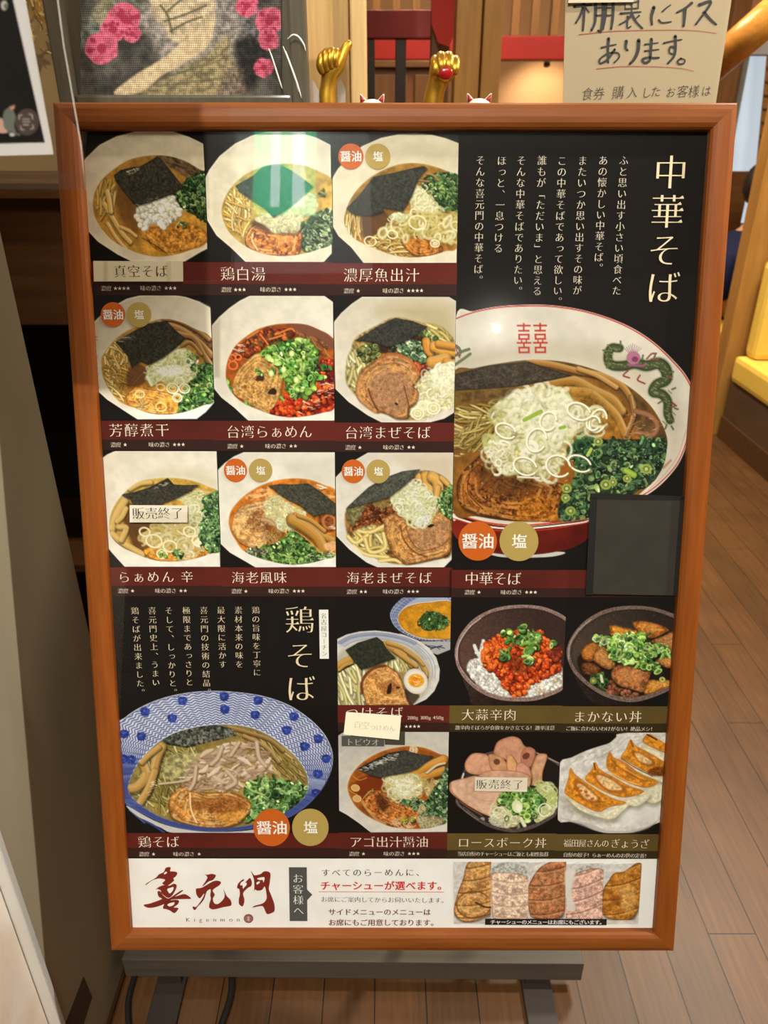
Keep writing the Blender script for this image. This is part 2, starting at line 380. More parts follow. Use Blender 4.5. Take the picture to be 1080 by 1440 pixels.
    def pork(s, pts, col, center, rings=5, dark=(96, 52, 22), fat=(236, 200, 150), sear=.5, sq=1., cell=20):
        s.dark([(x+3, y+8) for x, y in pts], 14, .5)
        s.poly(pts, col, sm=True, soft=2, tex=[(cell, .22, 9), (cell/4, .16, 10)], rim=[(cell*.45, np.array(dark), .55), (4, np.array(dark)*.7, .6)])
        old = s.clip; m = s.mask(pts); s.clip = m if old is None else m*old
        p = smooth_closed(pts); c = np.array(center, float)
        for i in range(rings):
            f = 1-(i+.7)/(rings+.6); j = s.r.uniform(-.03, .03, len(p))
            q = c+(p-c)*(f+np.convolve(j, np.ones(7)/7, 'same'))[:, None]; a0 = s.r.randint(len(q)); q = np.roll(q, -a0, 0)[:int(len(q)*s.r.uniform(.55, .95))]
            s.line(q, cell*.42, fat, sm=False, a=.42); s.line(q+[cell*.16, cell*.3], cell*.14, dark, sm=False, a=.6)
            for _ in range(3):
                b0 = s.r.randint(len(q)); qq = q[b0:b0+max(4, len(q)//6)]
                if len(qq) > 2: s.line(qq+s.r.uniform(-.3, .3, 2)*cell, cell*s.r.uniform(.15, .5), np.array(fat)*s.r.uniform(.9, 1.05), sm=False, a=.45)
        if sear:
            r = s.sd(s.tp(p), 1)
            if r:
                sl, d = r; n = s.noise(cell*1.3, 4, 12)[sl]; n2 = s.noise(cell*.3, 2, 13)[sl]
                s.put(sl, np.clip((n-.56)*5, 0, 1)*np.clip((n2-.3)*3, 0, 1)*(d < 0), dark, sear)
                s.put(sl, np.clip((.36-n)*5, 0, 1)*np.clip((n2-.45)*4, 0, 1)*(d < 0), fat, .5)
        s.clip = old
    def soup(s, pts, col, col2, rim=(150, 100, 40), tex=.14):
        p = np.array(pts, float); lo, hi = p.min(0), p.max(0)
        s.poly(pts, col, sm=True, soft=2, grad=((lo[0], lo[1]), (lo[0]*.6+hi[0]*.4, hi[1]), col2), tex=[(60, tex, 14), (14, tex*.5, 15)], rim=(9, rim, .6))
    def bowl(s, pts, col=(222, 212, 190), col2=(232, 226, 212), g0=(300, 100), g1=(500, 1000), edge=(245, 240, 228), sm=True, rimw=6):
        s.poly(pts, col, sm=sm, soft=1.5, grad=(g0, g1, col2), tex=(70, .03, 16), rim=(rimw, edge, .55))
    def glint(s, reg, n, sz, a=.8, col=(255, 246, 220)):
        for x, y in s.inside(reg, n):
            an = s.r.uniform(-.5, .5); r = sz*s.r.uniform(.4, 1.3)
            s.line([(x-r, y-r*an), (x+r, y+r*an)], sz*.35, col, sm=False, a=a*s.r.uniform(.4, 1))
    def out(s):                                        # supersampled -> one colour per mesh vertex
        a = s.a.reshape(s.H//2, 2, s.W//2, 2, 3).mean((1, 3))
        return np.clip(a, 0, 255)
def lift(c, k):
    w = np.clip((c.a.mean(2, keepdims=True)-30)/30, 0, 1); c.a = np.clip(c.a*(1+(k-1)*w)*np.array([.99, 1, 1.03]), 0, 250)
def d1():
    c = Cv(0, 0, 143, 148, 11, bg=(25, 21, 18)).view(110, 165, 5.4)
    B = [(62,340),(100,290),(200,195),(330,130),(480,92),(620,78),(760,95),(880,135),(990,190),(1002,420),(1010,990),(960,1015),(840,1085),(440,1085),(330,1030),(180,930),(85,825)]
    c.poly(B, (172, 160, 132), grad=((150, 300), (700, 1080), (190, 176, 146)), tex=(80, .04), rim=(8, (204, 194, 166), .6))
    S = [(145,640),(165,545),(215,460),(300,385),(400,320),(500,288),(620,275),(740,285),(860,325),(960,385),(1060,440),(1100,700),(1010,940),(880,1000),(760,1035),(640,1048),(520,1030),(400,985),(290,920),(210,830),(160,740)]
    c.soup(S, (120, 84, 36), (168, 122, 44), (150, 104, 40))
    c.clip = c.mask(S)
    c.poly([(640,280),(800,290),(960,380),(1000,430),(900,450),(760,380)], (84, 64, 40), sm=True, soft=20, tex=(20, .35))
    c.noodles([(700,320),(900,330),(990,430),(850,440)], 16, 120, 12, .6, [(110,88,54),(92,70,42)], a=.6)
    c.dark([(320,500),(430,560),(480,660),(500,860),(420,850),(340,720)], 40, .65, (78, 48, 26))
    c.noodles([(160,600),(200,480),(290,450),(330,560),(300,700),(200,780)], 22, 150, 18, 1.75, [(196,160,84),(178,138,60),(210,180,110)], a=.75)
    for P, w in (([(230,640),(300,760),(360,860),(425,935)], 38), ([(255,790),(320,900),(395,990)], 30), ([(355,820),(420,850),(470,890)], 26), ([(255,545),(270,620),(280,700)], 40)):
        c.menma(P, w, (188, 150, 84))
    c.poly([(560,830),(700,820),(860,790),(1000,860),(1010,940),(820,1010),(660,1010),(560,930)], (166, 110, 40), sm=True, soft=12, tex=[(24, .3), (6, .2)], rim=(10, (84, 46, 18), .5))
    c.line([(515,905),(600,950),(700,1020)], 8, (70, 40, 18), a=.8)
    c.line([(530,860),(620,930),(740,1010)], 14, (206, 160, 90), a=.45)
    c.greens([(740,600),(830,490),(920,430),(1020,420),(1030,770),(940,740),(850,700)], 130, 21, bright=.72, base=(28, 44, 26))
    c.greens([(780,790),(840,780),(840,840),(790,830)], 10, 16, bright=.8, base=None)
    c.poly([(470,700),(520,640),(640,600),(740,570),(790,640),(820,730),(740,770),(700,830),(600,800),(540,840),(500,810)], (160, 152, 130), sm=True, soft=8, tex=(18, .3))
    c.blobs([(475,700),(540,640),(650,600),(740,575),(790,650),(815,720),(740,770),(690,825),(600,790),(520,840)], 150, 22, [(204,196,170),(186,176,150),(214,208,184)], hl=(230,226,206))
    c.nori([(308,425),(360,385),(470,360),(500,365),(640,283),(700,340),(838,520),(770,565),(650,610),(560,640),(480,662),(445,630),(320,470)], (50, 47, 36), light=(104, 98, 74), n=130)
    c.glint([(390,430),(420,390),(490,370),(480,400)], 12, 14, .8, (200, 190, 150))
    c.glint([(480,640),(640,590),(640,610),(490,655)], 10, 14, .5, (170, 160, 120))
    c.glint([(160,640),(300,900),(600,1030),(200,600)], 20, 10, .5, (220, 190, 120))
    c.glint([(760,880),(960,860),(960,940),(760,960)], 20, 14, .5, (226, 190, 120))
    c.clip = None; lift(c, 1.24)
    return c
def d2():
    c = Cv(143, 0, 291, 148, 12, bg=(25, 21, 18)).view(290, 165, 5.4)
    B = [(25,460),(60,390),(140,285),(260,190),(400,125),(520,98),(640,95),(760,112),(880,150),(985,205),(985,1030),(920,1100),(335,1100),(220,985),(110,890),(38,770)]
    c.poly(B, (196, 186, 158), grad=((150, 200), (700, 1080), (212, 200, 172)), tex=(80, .04), rim=(8, (226, 218, 194), .6))
    S = [(150,720),(170,620),(230,520),(330,430),(450,375),(560,350),(680,345),(800,365),(900,410),(1000,480),(1060,700),(1000,940),(880,1000),(760,1035),(620,1048),(500,1038),(380,1000),(270,930),(190,840)]
    c.soup(S, (136, 124, 66), (196, 150, 62), (170, 130, 60))
    c.clip = c.mask(S)
    c.noodles([(165,760),(190,600),(270,530),(360,580),(380,760),(320,900),(230,860)], 46, 150, 17, 1.2, [(226,190,104),(212,170,84),(234,206,134),(200,156,70)], bend=1.2, spread=.9, a=.9)
    c.greens([(740,830),(820,760),(920,700),(1000,720),(1000,940),(880,1000),(760,1010)], 150, 20, [(52,76,40),(74,98,52),(38,58,34),(120,138,84),(150,160,110)], base=(44, 58, 34))
    c.glint([(760,850),(900,800),(990,800),(960,940),(800,1000)], 60, 8, .9, (230, 232, 200))
    c.pork([(330,960),(345,860),(420,800),(560,830),(740,860),(760,930),(720,1040),(560,1050),(420,1030)], (190, 112, 46), (430, 930), 4, (66, 32, 20), (236, 190, 120), .9, cell=24)
    c.dark([(370,800),(480,740),(560,800),(700,850),(720,890),(500,870)], 30, .7, (50, 28, 22))
    c.line([(385,880),(380,930),(420,1000)], 12, (240, 210, 160), a=.8)
    c.poly([(400,770),(470,730),(600,700),(740,600),(860,580),(880,700),(760,780),(740,850),(640,850),(560,880),(470,810)], (190, 184, 140), sm=True, soft=16, tex=[(26, .2), (8, .15)])
    c.negi([(410,770),(560,720),(740,620),(850,590),(870,700),(760,770),(720,840),(600,850),(480,800)], 70, 30, [(222,216,180),(206,200,156),(196,192,140)], base=None, a=.6)
    c.greens([(880,560),(930,540),(940,600),(890,610)], 8, 14, bright=.6, base=None)
    c.nori([(258,512),(400,430),(470,365),(560,330),(690,400),(760,450),(850,520),(740,620),(640,700),(545,755),(480,690),(380,620),(290,560)], (52, 60, 52), light=(120, 134, 120), n=170)
    c.clip = None; lift(c, 1.12)
    return c
def d3():
    c = Cv(291, 0, 438, 149, 13, bg=(25, 21, 18)).view(465, 165, 5.4)
    B = [(42,470),(90,390),(170,300),(280,215),(420,155),(560,127),(680,122),(800,132),(910,160),(1010,200),(1000,480),(983,1110),(280,1108),(185,985),(90,900),(45,820)]
    c.poly(B, (214, 204, 176), grad=((700, 150), (200, 900), (226, 214, 186)), tex=(80, .03), rim=(8, (234, 226, 202), .6))
    c.dark([(400,200),(1010,230),(1010,420),(700,340),(500,350)], 160, .22, (150, 130, 90))
    S = [(135,800),(150,700),(190,610),(260,520),(360,440),(480,380),(600,350),(720,352),(840,380),(940,420),(1010,460),(1050,700),(990,985),(900,1020),(780,1052),(640,1065),(520,1050),(400,1010),(280,960),(190,900)]
    c.soup(S, (140, 108, 40), (156, 104, 40), (180, 140, 60))
    c.clip = c.mask(S)
    c.noodles([(150,880),(150,740),(270,740),(270,900),(230,960)], 26, 170, 15, 1.55, [(232,196,120),(214,174,92),(240,212,150)], bend=.4, spread=.12)
    c.dark([(260,740),(440,720),(480,800),(420,900),(300,930)], 30, .7, (74, 48, 30))
    c.noodles([(300,960),(400,880),(560,920),(640,1050),(480,1060),(360,1010)], 60, 160, 14, .4, [(214,176,92),(236,206,132),(190,146,66)], bend=1.6, spread=.9)
    c.pork([(560,930),(660,900),(800,950),(880,990),(840,1040),(700,1060),(620,1020)], (180, 108, 38), (700, 990), 3, (88, 44, 18), (230, 170, 90), .7, cell=22)
    c.greens([(720,500),(780,440),(900,420),(1010,450),(1010,740),(900,720),(800,620)], 150, 21, bright=.85, base=(34, 52, 26))
    c.menma([(760,430),(810,440),(850,480)], 16, (150, 110, 60)); c.menma([(700,480),(780,490)], 14, (140, 100, 50))
    c.negi([(650,600),(700,520),(760,570),(850,700),(850,760),(760,740),(660,690)], 50, 40, [(240,236,196),(226,224,166),(232,230,186)], base=(222, 218, 160), ring=.2, a=.75)
    c.negi([(390,870),(520,770),(600,700),(720,740),(880,720),(1000,740),(1000,960),(850,940),(700,900),(560,930),(450,920)], 95, 42, [(226,212,150),(206,190,116),(236,228,184),(188,168,90)], base=(150, 124, 60), a=.85)
    for x, y, r in ((330,940,44),(820,960,34),(500,890,38),(690,800,66)):
        c.line(ell_pts(x, y, r, r*.8, .2, 16), 9, (240, 230, 190), closed=True, sm=False)
    c.ell(822, 962, 24, 18, (214, 200, 160))
    c.negi([(470,760),(540,720),(620,760),(560,790)], 14, 26, base=(216, 220, 170))
    c.nori([(150,690),(250,590),(360,450),(520,420),(640,390),(740,370),(770,390),(700,470),(650,600),(580,715),(430,690),(440,720),(340,745),(220,745)], (54, 54, 46), light=(110, 110, 92), n=170)
    c.clip = None
    return c
def d4():
    c = Cv(0, 186, 144, 335, 14, bg=(25, 21, 18)).view(120, 400, 5.4)
    B = [(58,300),(130,230),(220,160),(340,95),(450,68),(560,62),(680,64),(790,85),(890,120),(972,165),(985,500),(998,885),(930,960),(860,1012),(410,1012),(330,960),(180,860),(85,770)]
    c.poly(B, (176, 164, 136), grad=((250, 200), (700, 1000), (236, 228, 210)), tex=(80, .03), rim=(8, (236, 228, 206), .6))
    c.poly([(880,120),(985,170),(990,420),(900,320)], (206, 196, 170), soft=30, a=.7)
    c.specks([(75,310),(105,330),(125,760),(90,750)], 60, 6, (120, 112, 96), .6)
    S = [(140,560),(170,500),(240,410),(320,350),(420,300),(520,268),(640,250),(760,280),(860,330),(980,400),(1040,640),(1000,870),(920,905),(840,935),(740,965),(620,978),(500,965),(390,925),(280,880),(200,790),(150,680)]
    c.soup(S, (140, 104, 48), (190, 130, 44), (170, 130, 70))
    c.clip = c.mask(S)
    c.poly([(560,250),(700,270),(880,330),(1000,440),(1000,640),(930,560),(840,440),(700,360)], (92, 62, 34), sm=True, soft=14, tex=(20, .3))
    for P, w in (([(580,280),(700,310),(800,360),(900,440),(980,530)], 46), ([(660,350),(760,370),(850,400),(920,520),(980,610)], 40), ([(620,250),(720,260),(860,330),(960,410)], 30), ([(740,460),(820,430),(900,520)], 26)):
        c.menma(P, w, (142, 98, 52))
    c.noodles([(150,560),(260,410),(340,470),(400,620),(340,760),(320,880),(200,780)], 64, 140, 15, 1.0, [(206,168,88),(184,142,62),(226,192,122),(162,122,56)], bend=1.5, spread=.9)
    c.dark([(340,640),(420,590),(500,640),(460,740),(340,760)], 20, .7, (80, 48, 34))
    c.line([(380,740),(430,690),(480,630)], 22, (124, 78, 56), (80, 46, 34))
    c.pork([(330,840),(400,760),(480,780),(600,800),(700,840),(750,950),(640,980),(480,960),(360,920)], (220, 148, 54), (480, 880), 5, (132, 70, 22), (252, 216, 150), .6, cell=24)
    c.noodles([(340,860),(380,780),(470,800),(520,900),(420,940)], 12, 90, 12, .8, [(250,214,150),(240,190,110)], bend=2, spread=2, a=.7)
    for x, y, r in ((590,920,40),(590,770,30),(430,820,34)): c.line(ell_pts(x, y, r, r*.8, .2, 16), 11, (246, 206, 136), closed=True, sm=False)
    c.greens([(720,900),(780,800),(820,700),(880,610),(1000,620),(1010,860),(930,910),(840,950),(760,970)], 190, 23, base=(30, 50, 26))
    c.negi([(480,660),(560,570),(680,490),(800,480),(850,580),(830,700),(760,750),(680,730),(600,720),(520,740)], 110, 34, [(226,222,184),(212,210,158),(238,234,208),(196,196,136)], base=(196, 192, 140), a=.8)
    c.greens([(780,500),(880,530),(880,640),(830,660)], 14, 18, base=None, bright=1.1)
    for x, y, r in ((680,778,44),(770,780,40),(715,850,34)):
        c.line(ell_pts(x, y, r, r*.86, .2, 18), 12, (232, 228, 200), (206, 206, 160), closed=True, sm=False); c.line(ell_pts(x, y, r*.6, r*.5, .2, 14), 7, (206, 210, 150), closed=True, sm=False)
    c.line([(490,690),(520,750)], 26, (232, 230, 196), (196, 196, 140))
    c.poly([(560,640),(700,600),(760,660),(640,690)], (244, 240, 222), sm=True, soft=20, a=.7, tex=(10, .15))
    c.nori([(250,420),(400,335),(500,285),(640,262),(700,330),(785,400),(700,480),(600,550),(500,600),(440,575),(370,610),(340,530)], (50, 46, 34), sm=False, light=(100, 94, 70), n=140)
    c.glint([(250,420),(380,360),(400,390),(280,430)], 14, 16, .6, (190, 180, 150))
    c.clip = None; lift(c, 1.14)
    return c
def d5():
    c = Cv(144, 186, 291, 335, 15, bg=(25, 21, 18)).view(290, 400, 5.4)
    B = [(60,310),(120,240),(200,170),(280,115),(360,76),(920,82),(985,130),(988,1030),(970,1035),(335,1030),(230,930),(130,850),(75,780)]
    c.poly(B, (214, 206, 186), grad=((150, 200), (700, 1030), (238, 232, 218)), tex=(80, .03), rim=(8, (240, 234, 218), .6))
    c.poly([(60,310),(130,250),(120,700),(75,700)], (178, 166, 146), soft=24, a=.8)
    S = [(165,660),(185,560),(240,460),(320,390),(420,330),(540,298),(660,290),(780,300),(880,340),(960,385),(1030,480),(1050,720),(990,930),(900,970),(780,995),(650,1005),(520,985),(400,940),(290,890),(215,820),(175,740)]
    c.soup(S, (140, 66, 28), (170, 90, 26), (196, 130, 60))
    c.clip = c.mask(S)
    c.poly([(640,295),(800,305),(960,390),(1000,480),(900,480),(760,380)], (122, 74, 54), sm=True, soft=24)
    c.noodles([(640,340),(800,380),(920,440),(1000,540),(900,540),(740,440)], 26, 120, 12, .9, [(150,100,50),(178,124,62),(122,72,36)], bend=1.5)
    c.blobs([(240,470),(330,420),(460,340),(560,330),(680,360),(640,440),(520,430),(420,480),(330,540),(230,540)], 90, 22, [(110,44,20),(150,62,22),(84,30,16),(186,90,34)], base=(104, 40, 18))
    c.glint([(230,470),(300,440),(300,500),(230,520)], 14, 16, .8)
    c.specks([(320,400),(640,330),(640,420),(380,480)], 30, 12, (70, 84, 40), .8)
    for P in ([(430,370),(490,450)], [(500,410),(620,375)], [(560,370),(660,330),(690,350)], [(330,400),(420,345)]): c.line(P, 14, (226, 130, 60), (170, 80, 34))
    for x, y, r in ((215,550,28),(222,606,34),(262,545,22)): c.line(ell_pts(x, y, r, r*.9, .2, 16), 14, (232, 120, 60), (196, 80, 34), closed=True, sm=False)
    c.pork([(215,740),(260,640),(330,570),(420,510),(540,560),(600,640),(590,780),(555,900),(490,985),(400,940),(290,870),(220,820)], (198, 146, 76), (400, 730), 7, (132, 82, 34), (234, 196, 128), .45, cell=26)
    c.specks([(240,760),(420,660),(560,760),(520,940),(330,880)], 150, 6, (120, 70, 28), .7)
    c.specks([(240,760),(420,660),(560,760),(520,940),(330,880)], 60, 6, (246, 216, 150), .6)
    c.poly([(390,720),(440,660),(455,720)], (66, 40, 26), sm=True, soft=8); c.poly([(480,820),(520,780),(550,800),(540,830)], (52, 32, 24), sm=True, soft=8)
    c.blobs([(500,980),(560,890),(640,820),(760,740),(860,600),(1000,590),(1000,940),(860,980),(680,1000)], 190, 24, [(176,52,20),(206,72,24),(138,32,16),(224,96,36),(98,22,16)], base=(104, 24, 14))
    c.glint([(700,900),(800,820),(960,720),(980,800),(840,940),(720,980)], 40, 18, .85)
    c.blobs([(560,950),(600,860),(690,830),(730,900),(660,990)], 60, 19, [(206,62,24),(226,88,30),(170,42,18)])
    G = [(110,158,44),(86,140,40),(140,182,62),(62,116,38),(168,204,96),(96,150,62)]
    c.greens([(450,500),(560,440),(680,410),(800,440),(870,560),(860,680),(820,820),(720,860),(640,820),(600,700),(540,600)], 190, 30, G, base=(52, 84, 26))
    c.greens([(390,640),(450,640),(440,680),(400,670)], 8, 18, G, base=None); c.greens([(480,650),(530,650),(530,700),(490,710)], 5, 24, G, base=None)
    c.greens([(870,620),(960,600),(960,640),(940,720),(890,720)], 10, 26, G, base=None); c.greens([(170,720),(200,780),(220,830),(180,790)], 8, 20, G, base=None)
    c.greens([(570,840),(610,840),(610,870),(575,870)], 2, 24, G, base=None); c.greens([(280,880),(370,890),(370,930),(320,920)], 7, 18, G, base=None)
    for x, y in ((605,640),(668,520),(510,670),(700,720)): c.ell(x, y, 20, 24, (214, 224, 140)); c.ell(x, y, 8, 12, (240, 244, 200))
    c.clip = None
    return c
def d6():
    c = Cv(291, 186, 438, 337, 16, bg=(25, 21, 18)).view(460, 400, 5.4)
    B = [(72,285),(130,215),(210,145),(290,92),(950,98),(1003,130),(990,600),(975,975),(900,1020),(790,1048),(430,1048),(320,990),(180,890),(80,790)]
    c.poly(B, (206, 196, 174), grad=((600, 150), (300, 1000), (226, 216, 200)), tex=(80, .03), rim=(8, (240, 232, 214), .6))
    c.poly([(400,200),(700,130),(960,180),(990,460),(700,300)], (176, 160, 120), sm=True, soft=140, a=.75)
    S = [(160,720),(165,600),(200,500),(240,400),(400,310),(540,250),(740,290),(900,340),(990,440),(1020,640),(980,880),(900,950),(760,1010),(620,1030),(480,990),(360,950),(240,850),(190,790)]
    c.clip = c.mask([(72,285),(290,92),(1003,130),(975,975),(790,1040),(430,1040),(180,880)], False)
    c.poly(S, (150, 124, 70), sm=True, soft=14, tex=(20, .3))
    c.noodles([(165,720),(175,560),(240,490),(330,560),(300,680),(230,820),(190,780)], 30, 170, 26, 1.6, [(226,214,150),(212,196,128),(238,228,176)], bend=1.4, spread=.6, edge=.62)
    c.noodles([(720,330),(800,300),(920,350),(950,440),(840,440)], 18, 130, 24, .8, [(222,206,130),(206,186,106)], bend=1, edge=.6)
    c.greens([(250,480),(420,440),(430,540),(340,590),(270,560)], 40, 20, [(84,96,40),(60,76,34),(112,120,56),(140,140,70)], base=(90, 88, 40), bright=.9)
    c.dark([(430,450),(700,380),(780,440),(790,640),(740,700),(600,520),(440,520)], 24, .9, (46, 26, 18))
    c.blobs([(680,600),(760,560),(790,640),(740,720),(690,660)], 24, 24, [(170,64,34),(196,84,48),(130,44,26)], base=None)
    c.blobs([(440,480),(560,440),(760,400),(760,560),(620,540)], 60, 14, [(70,34,22),(96,46,26),(50,28,20)], base=None)
    c.greens([(480,500),(560,450),(680,420),(740,480),(760,570),(690,600),(620,560),(560,520)], 60, 24, [(70,102,62),(96,130,84),(48,78,48),(150,172,120)], base=None, bright=1.)
    c.greens([(720,360),(800,370),(840,410),(790,420)], 10, 20, base=None)
    c.menma([(770,430),(780,490),(800,520)], 60, (222, 150, 56)); c.menma([(830,470),(900,500),(980,510)], 76, (232, 166, 70)); c.menma([(860,450),(920,460),(980,470)], 50, (216, 146, 54))
    c.menma([(810,590),(860,580),(920,560)], 84, (220, 156, 66)); c.menma([(920,590),(960,600),(990,600)], 60, (206, 138, 52))
    c.negi([(640,990),(700,860),(740,720),(820,640),(980,620),(980,900),(880,960),(760,1000)], 150, 36, [(240,236,202),(232,228,180),(222,216,160),(248,244,224)], base=(222, 214, 166), a=.8)
    c.poly([(800,650),(960,620),(980,800),(880,820),(800,720)], (242, 236, 204), sm=True, soft=40, a=.6, tex=[(12, .15), (30, .08)])
    for x, y, r in ((820,940,48),(740,920,36),(700,980,46)):
        c.ell(x, y, r*.8, r*.7, (216, 208, 150), a=.8); c.line(ell_pts(x, y, r, r*.9, .2, 18), 11, (238, 234, 204), closed=True, sm=False); c.line(ell_pts(x, y, r*.55, r*.5, .2, 14), 8, (236, 232, 196), closed=True, sm=False)
    P = [(235,760),(280,650),(360,590),(430,540),(530,525),(640,560),(710,640),(720,710),(670,770),(710,820),(690,900),(640,940),(620,1010),(540,1020),(440,970),(380,970),(290,910),(240,850)]
    c.pork(P, (178, 124, 72), (500, 770), 6, (104, 58, 26), (222, 176, 120), .35, cell=30)
    c.poly([(330,780),(400,680),(520,660),(620,700),(660,800),(620,900),(560,980),(440,940),(350,880)], (166, 122, 88), sm=True, soft=30, a=.75, tex=[(24, .14), (8, .12)])
    c.line([(320,760),(380,640),(520,620),(640,680),(690,760)], 16, (210, 164, 100), a=.6); c.line([(330,790),(350,860),(400,960)], 14, (90, 54, 28), a=.8); c.line([(600,770),(620,860),(640,940)], 10, (96, 58, 30), a=.8)
    c.line([(430,540),(540,530),(650,580),(715,680)], 24, (196, 112, 48), a=.6); c.line([(270,700),(250,820),(300,900),(380,965)], 34, (206, 150, 84), a=.5)
    c.specks(P, 60, 7, (110, 60, 34), .6); c.ell(540, 905, 16, 8, (50, 30, 20), .6)
    c.nori([(225,425),(320,370),(420,310),(540,252),(600,265),(660,275),(785,322),(720,370),(640,420),(540,460),(470,475),(400,440),(300,430)], (56, 54, 48), light=(104, 102, 92), n=130)
    c.clip = None
    return c
def d7():
    c = Cv(0, 372, 145, 520, 17, bg=(25, 21, 18)).view(130, 620, 5.4)
    B = [(62,135),(120,90),(195,57),(955,68),(965,500),(970,950),(245,945),(160,850),(95,770)]
    c.poly(B, (226, 216, 194), grad=((200, 100), (600, 940), (240, 234, 222)), tex=(80, .03), rim=(7, (240, 234, 220), .6))
    c.poly([(420,260),(700,200),(940,260),(960,380),(700,280)], (204, 192, 160), sm=True, soft=90, a=.6)
    S = [(130,640),(145,540),(190,450),(260,370),(360,300),(480,275),(620,270),(760,290),(880,335),(980,400),(1020,640),(980,820),(900,850),(780,885),(660,905),(540,905),(430,885),(320,840),(220,790),(150,720)]
    c.soup(S, (176, 148, 70), (206, 150, 56), (214, 186, 110))
    c.clip = c.mask(S)
    c.dark([(230,560),(300,460),(420,560),(460,660),(420,840),(320,800)], 30, .8, (80, 46, 26))
    for P, w in (([(150,650),(190,540),(250,440)], 60), ([(190,600),(230,560),(260,500)], 40), ([(150,690),(230,760),(380,850)], 50), ([(200,640),(260,650),(220,740)], 44), ([(290,350),(370,310),(450,300)], 40), ([(760,350),(860,380),(950,400)], 34)):
        c.menma(P, w, (222, 184, 104))
    c.pork([(390,820),(480,790),(600,820),(760,820),(860,850),(760,900),(560,910),(440,880)], (226, 148, 40), (600, 870), 3, (150, 84, 24), (252, 206, 120), .5, cell=22)
    c.negi([(380,700),(480,620),(600,560),(720,480),(820,520),(840,700),(880,790),(760,870),(560,830),(440,790),(380,760)], 130, 46, [(236,226,180),(224,206,140),(240,234,204),(210,190,116),(214,176,100)], base=(200, 168, 96), a=.85)
    c.negi([(600,420),(720,390),(860,420),(820,600),(740,640),(720,470)], 60, 34, [(224,222,170),(206,208,146),(236,232,200)], base=(206, 202, 140))
    for x, y, r in ((470,750,60),(590,790,52),(740,680,46),(400,680,40),(810,750,50),(530,850,40)):
        c.line(ell_pts(x, y, r, r*.8, .3, 18), 14, (242, 234, 200), (220, 204, 140), closed=True, sm=False)
    c.poly([(770,760),(820,730),(860,780),(800,800)], (248, 240, 216), sm=True, soft=10, a=.8)
    c.greens([(820,660),(860,520),(840,430),(900,400),(980,420),(980,820),(880,830),(830,760)], 190, 23, [(84,120,64),(58,98,46),(104,146,80),(132,168,100),(42,76,36)], base=(44, 70, 34))
    c.greens([(600,830),(680,820),(680,880),(640,880)], 14, 20, base=None, bright=1.1); c.greens([(490,840),(550,830),(550,880)], 6, 18, base=None, bright=1.2)
    c.glint([(640,840),(860,820),(860,890),(660,890)], 20, 12, .9)
    c.nori([(215,395),(330,375),(440,340),(580,270),(625,320),(700,325),(815,325),(740,380),(640,430),(560,460),(480,490),(330,490),(290,430)], (62, 58, 48), light=(136, 130, 114), n=130)
    c.poly([(440,345),(580,272),(625,318),(540,335)], (50, 46, 38), a=.8, tex=(12, .3)); c.line([(225,402),(270,440)], 12, (170, 164, 140), a=.7)
    c.glint([(480,345),(560,300),(580,320),(500,350)], 16, 14, .7, (190, 184, 164))
    c.clip = None
    return c
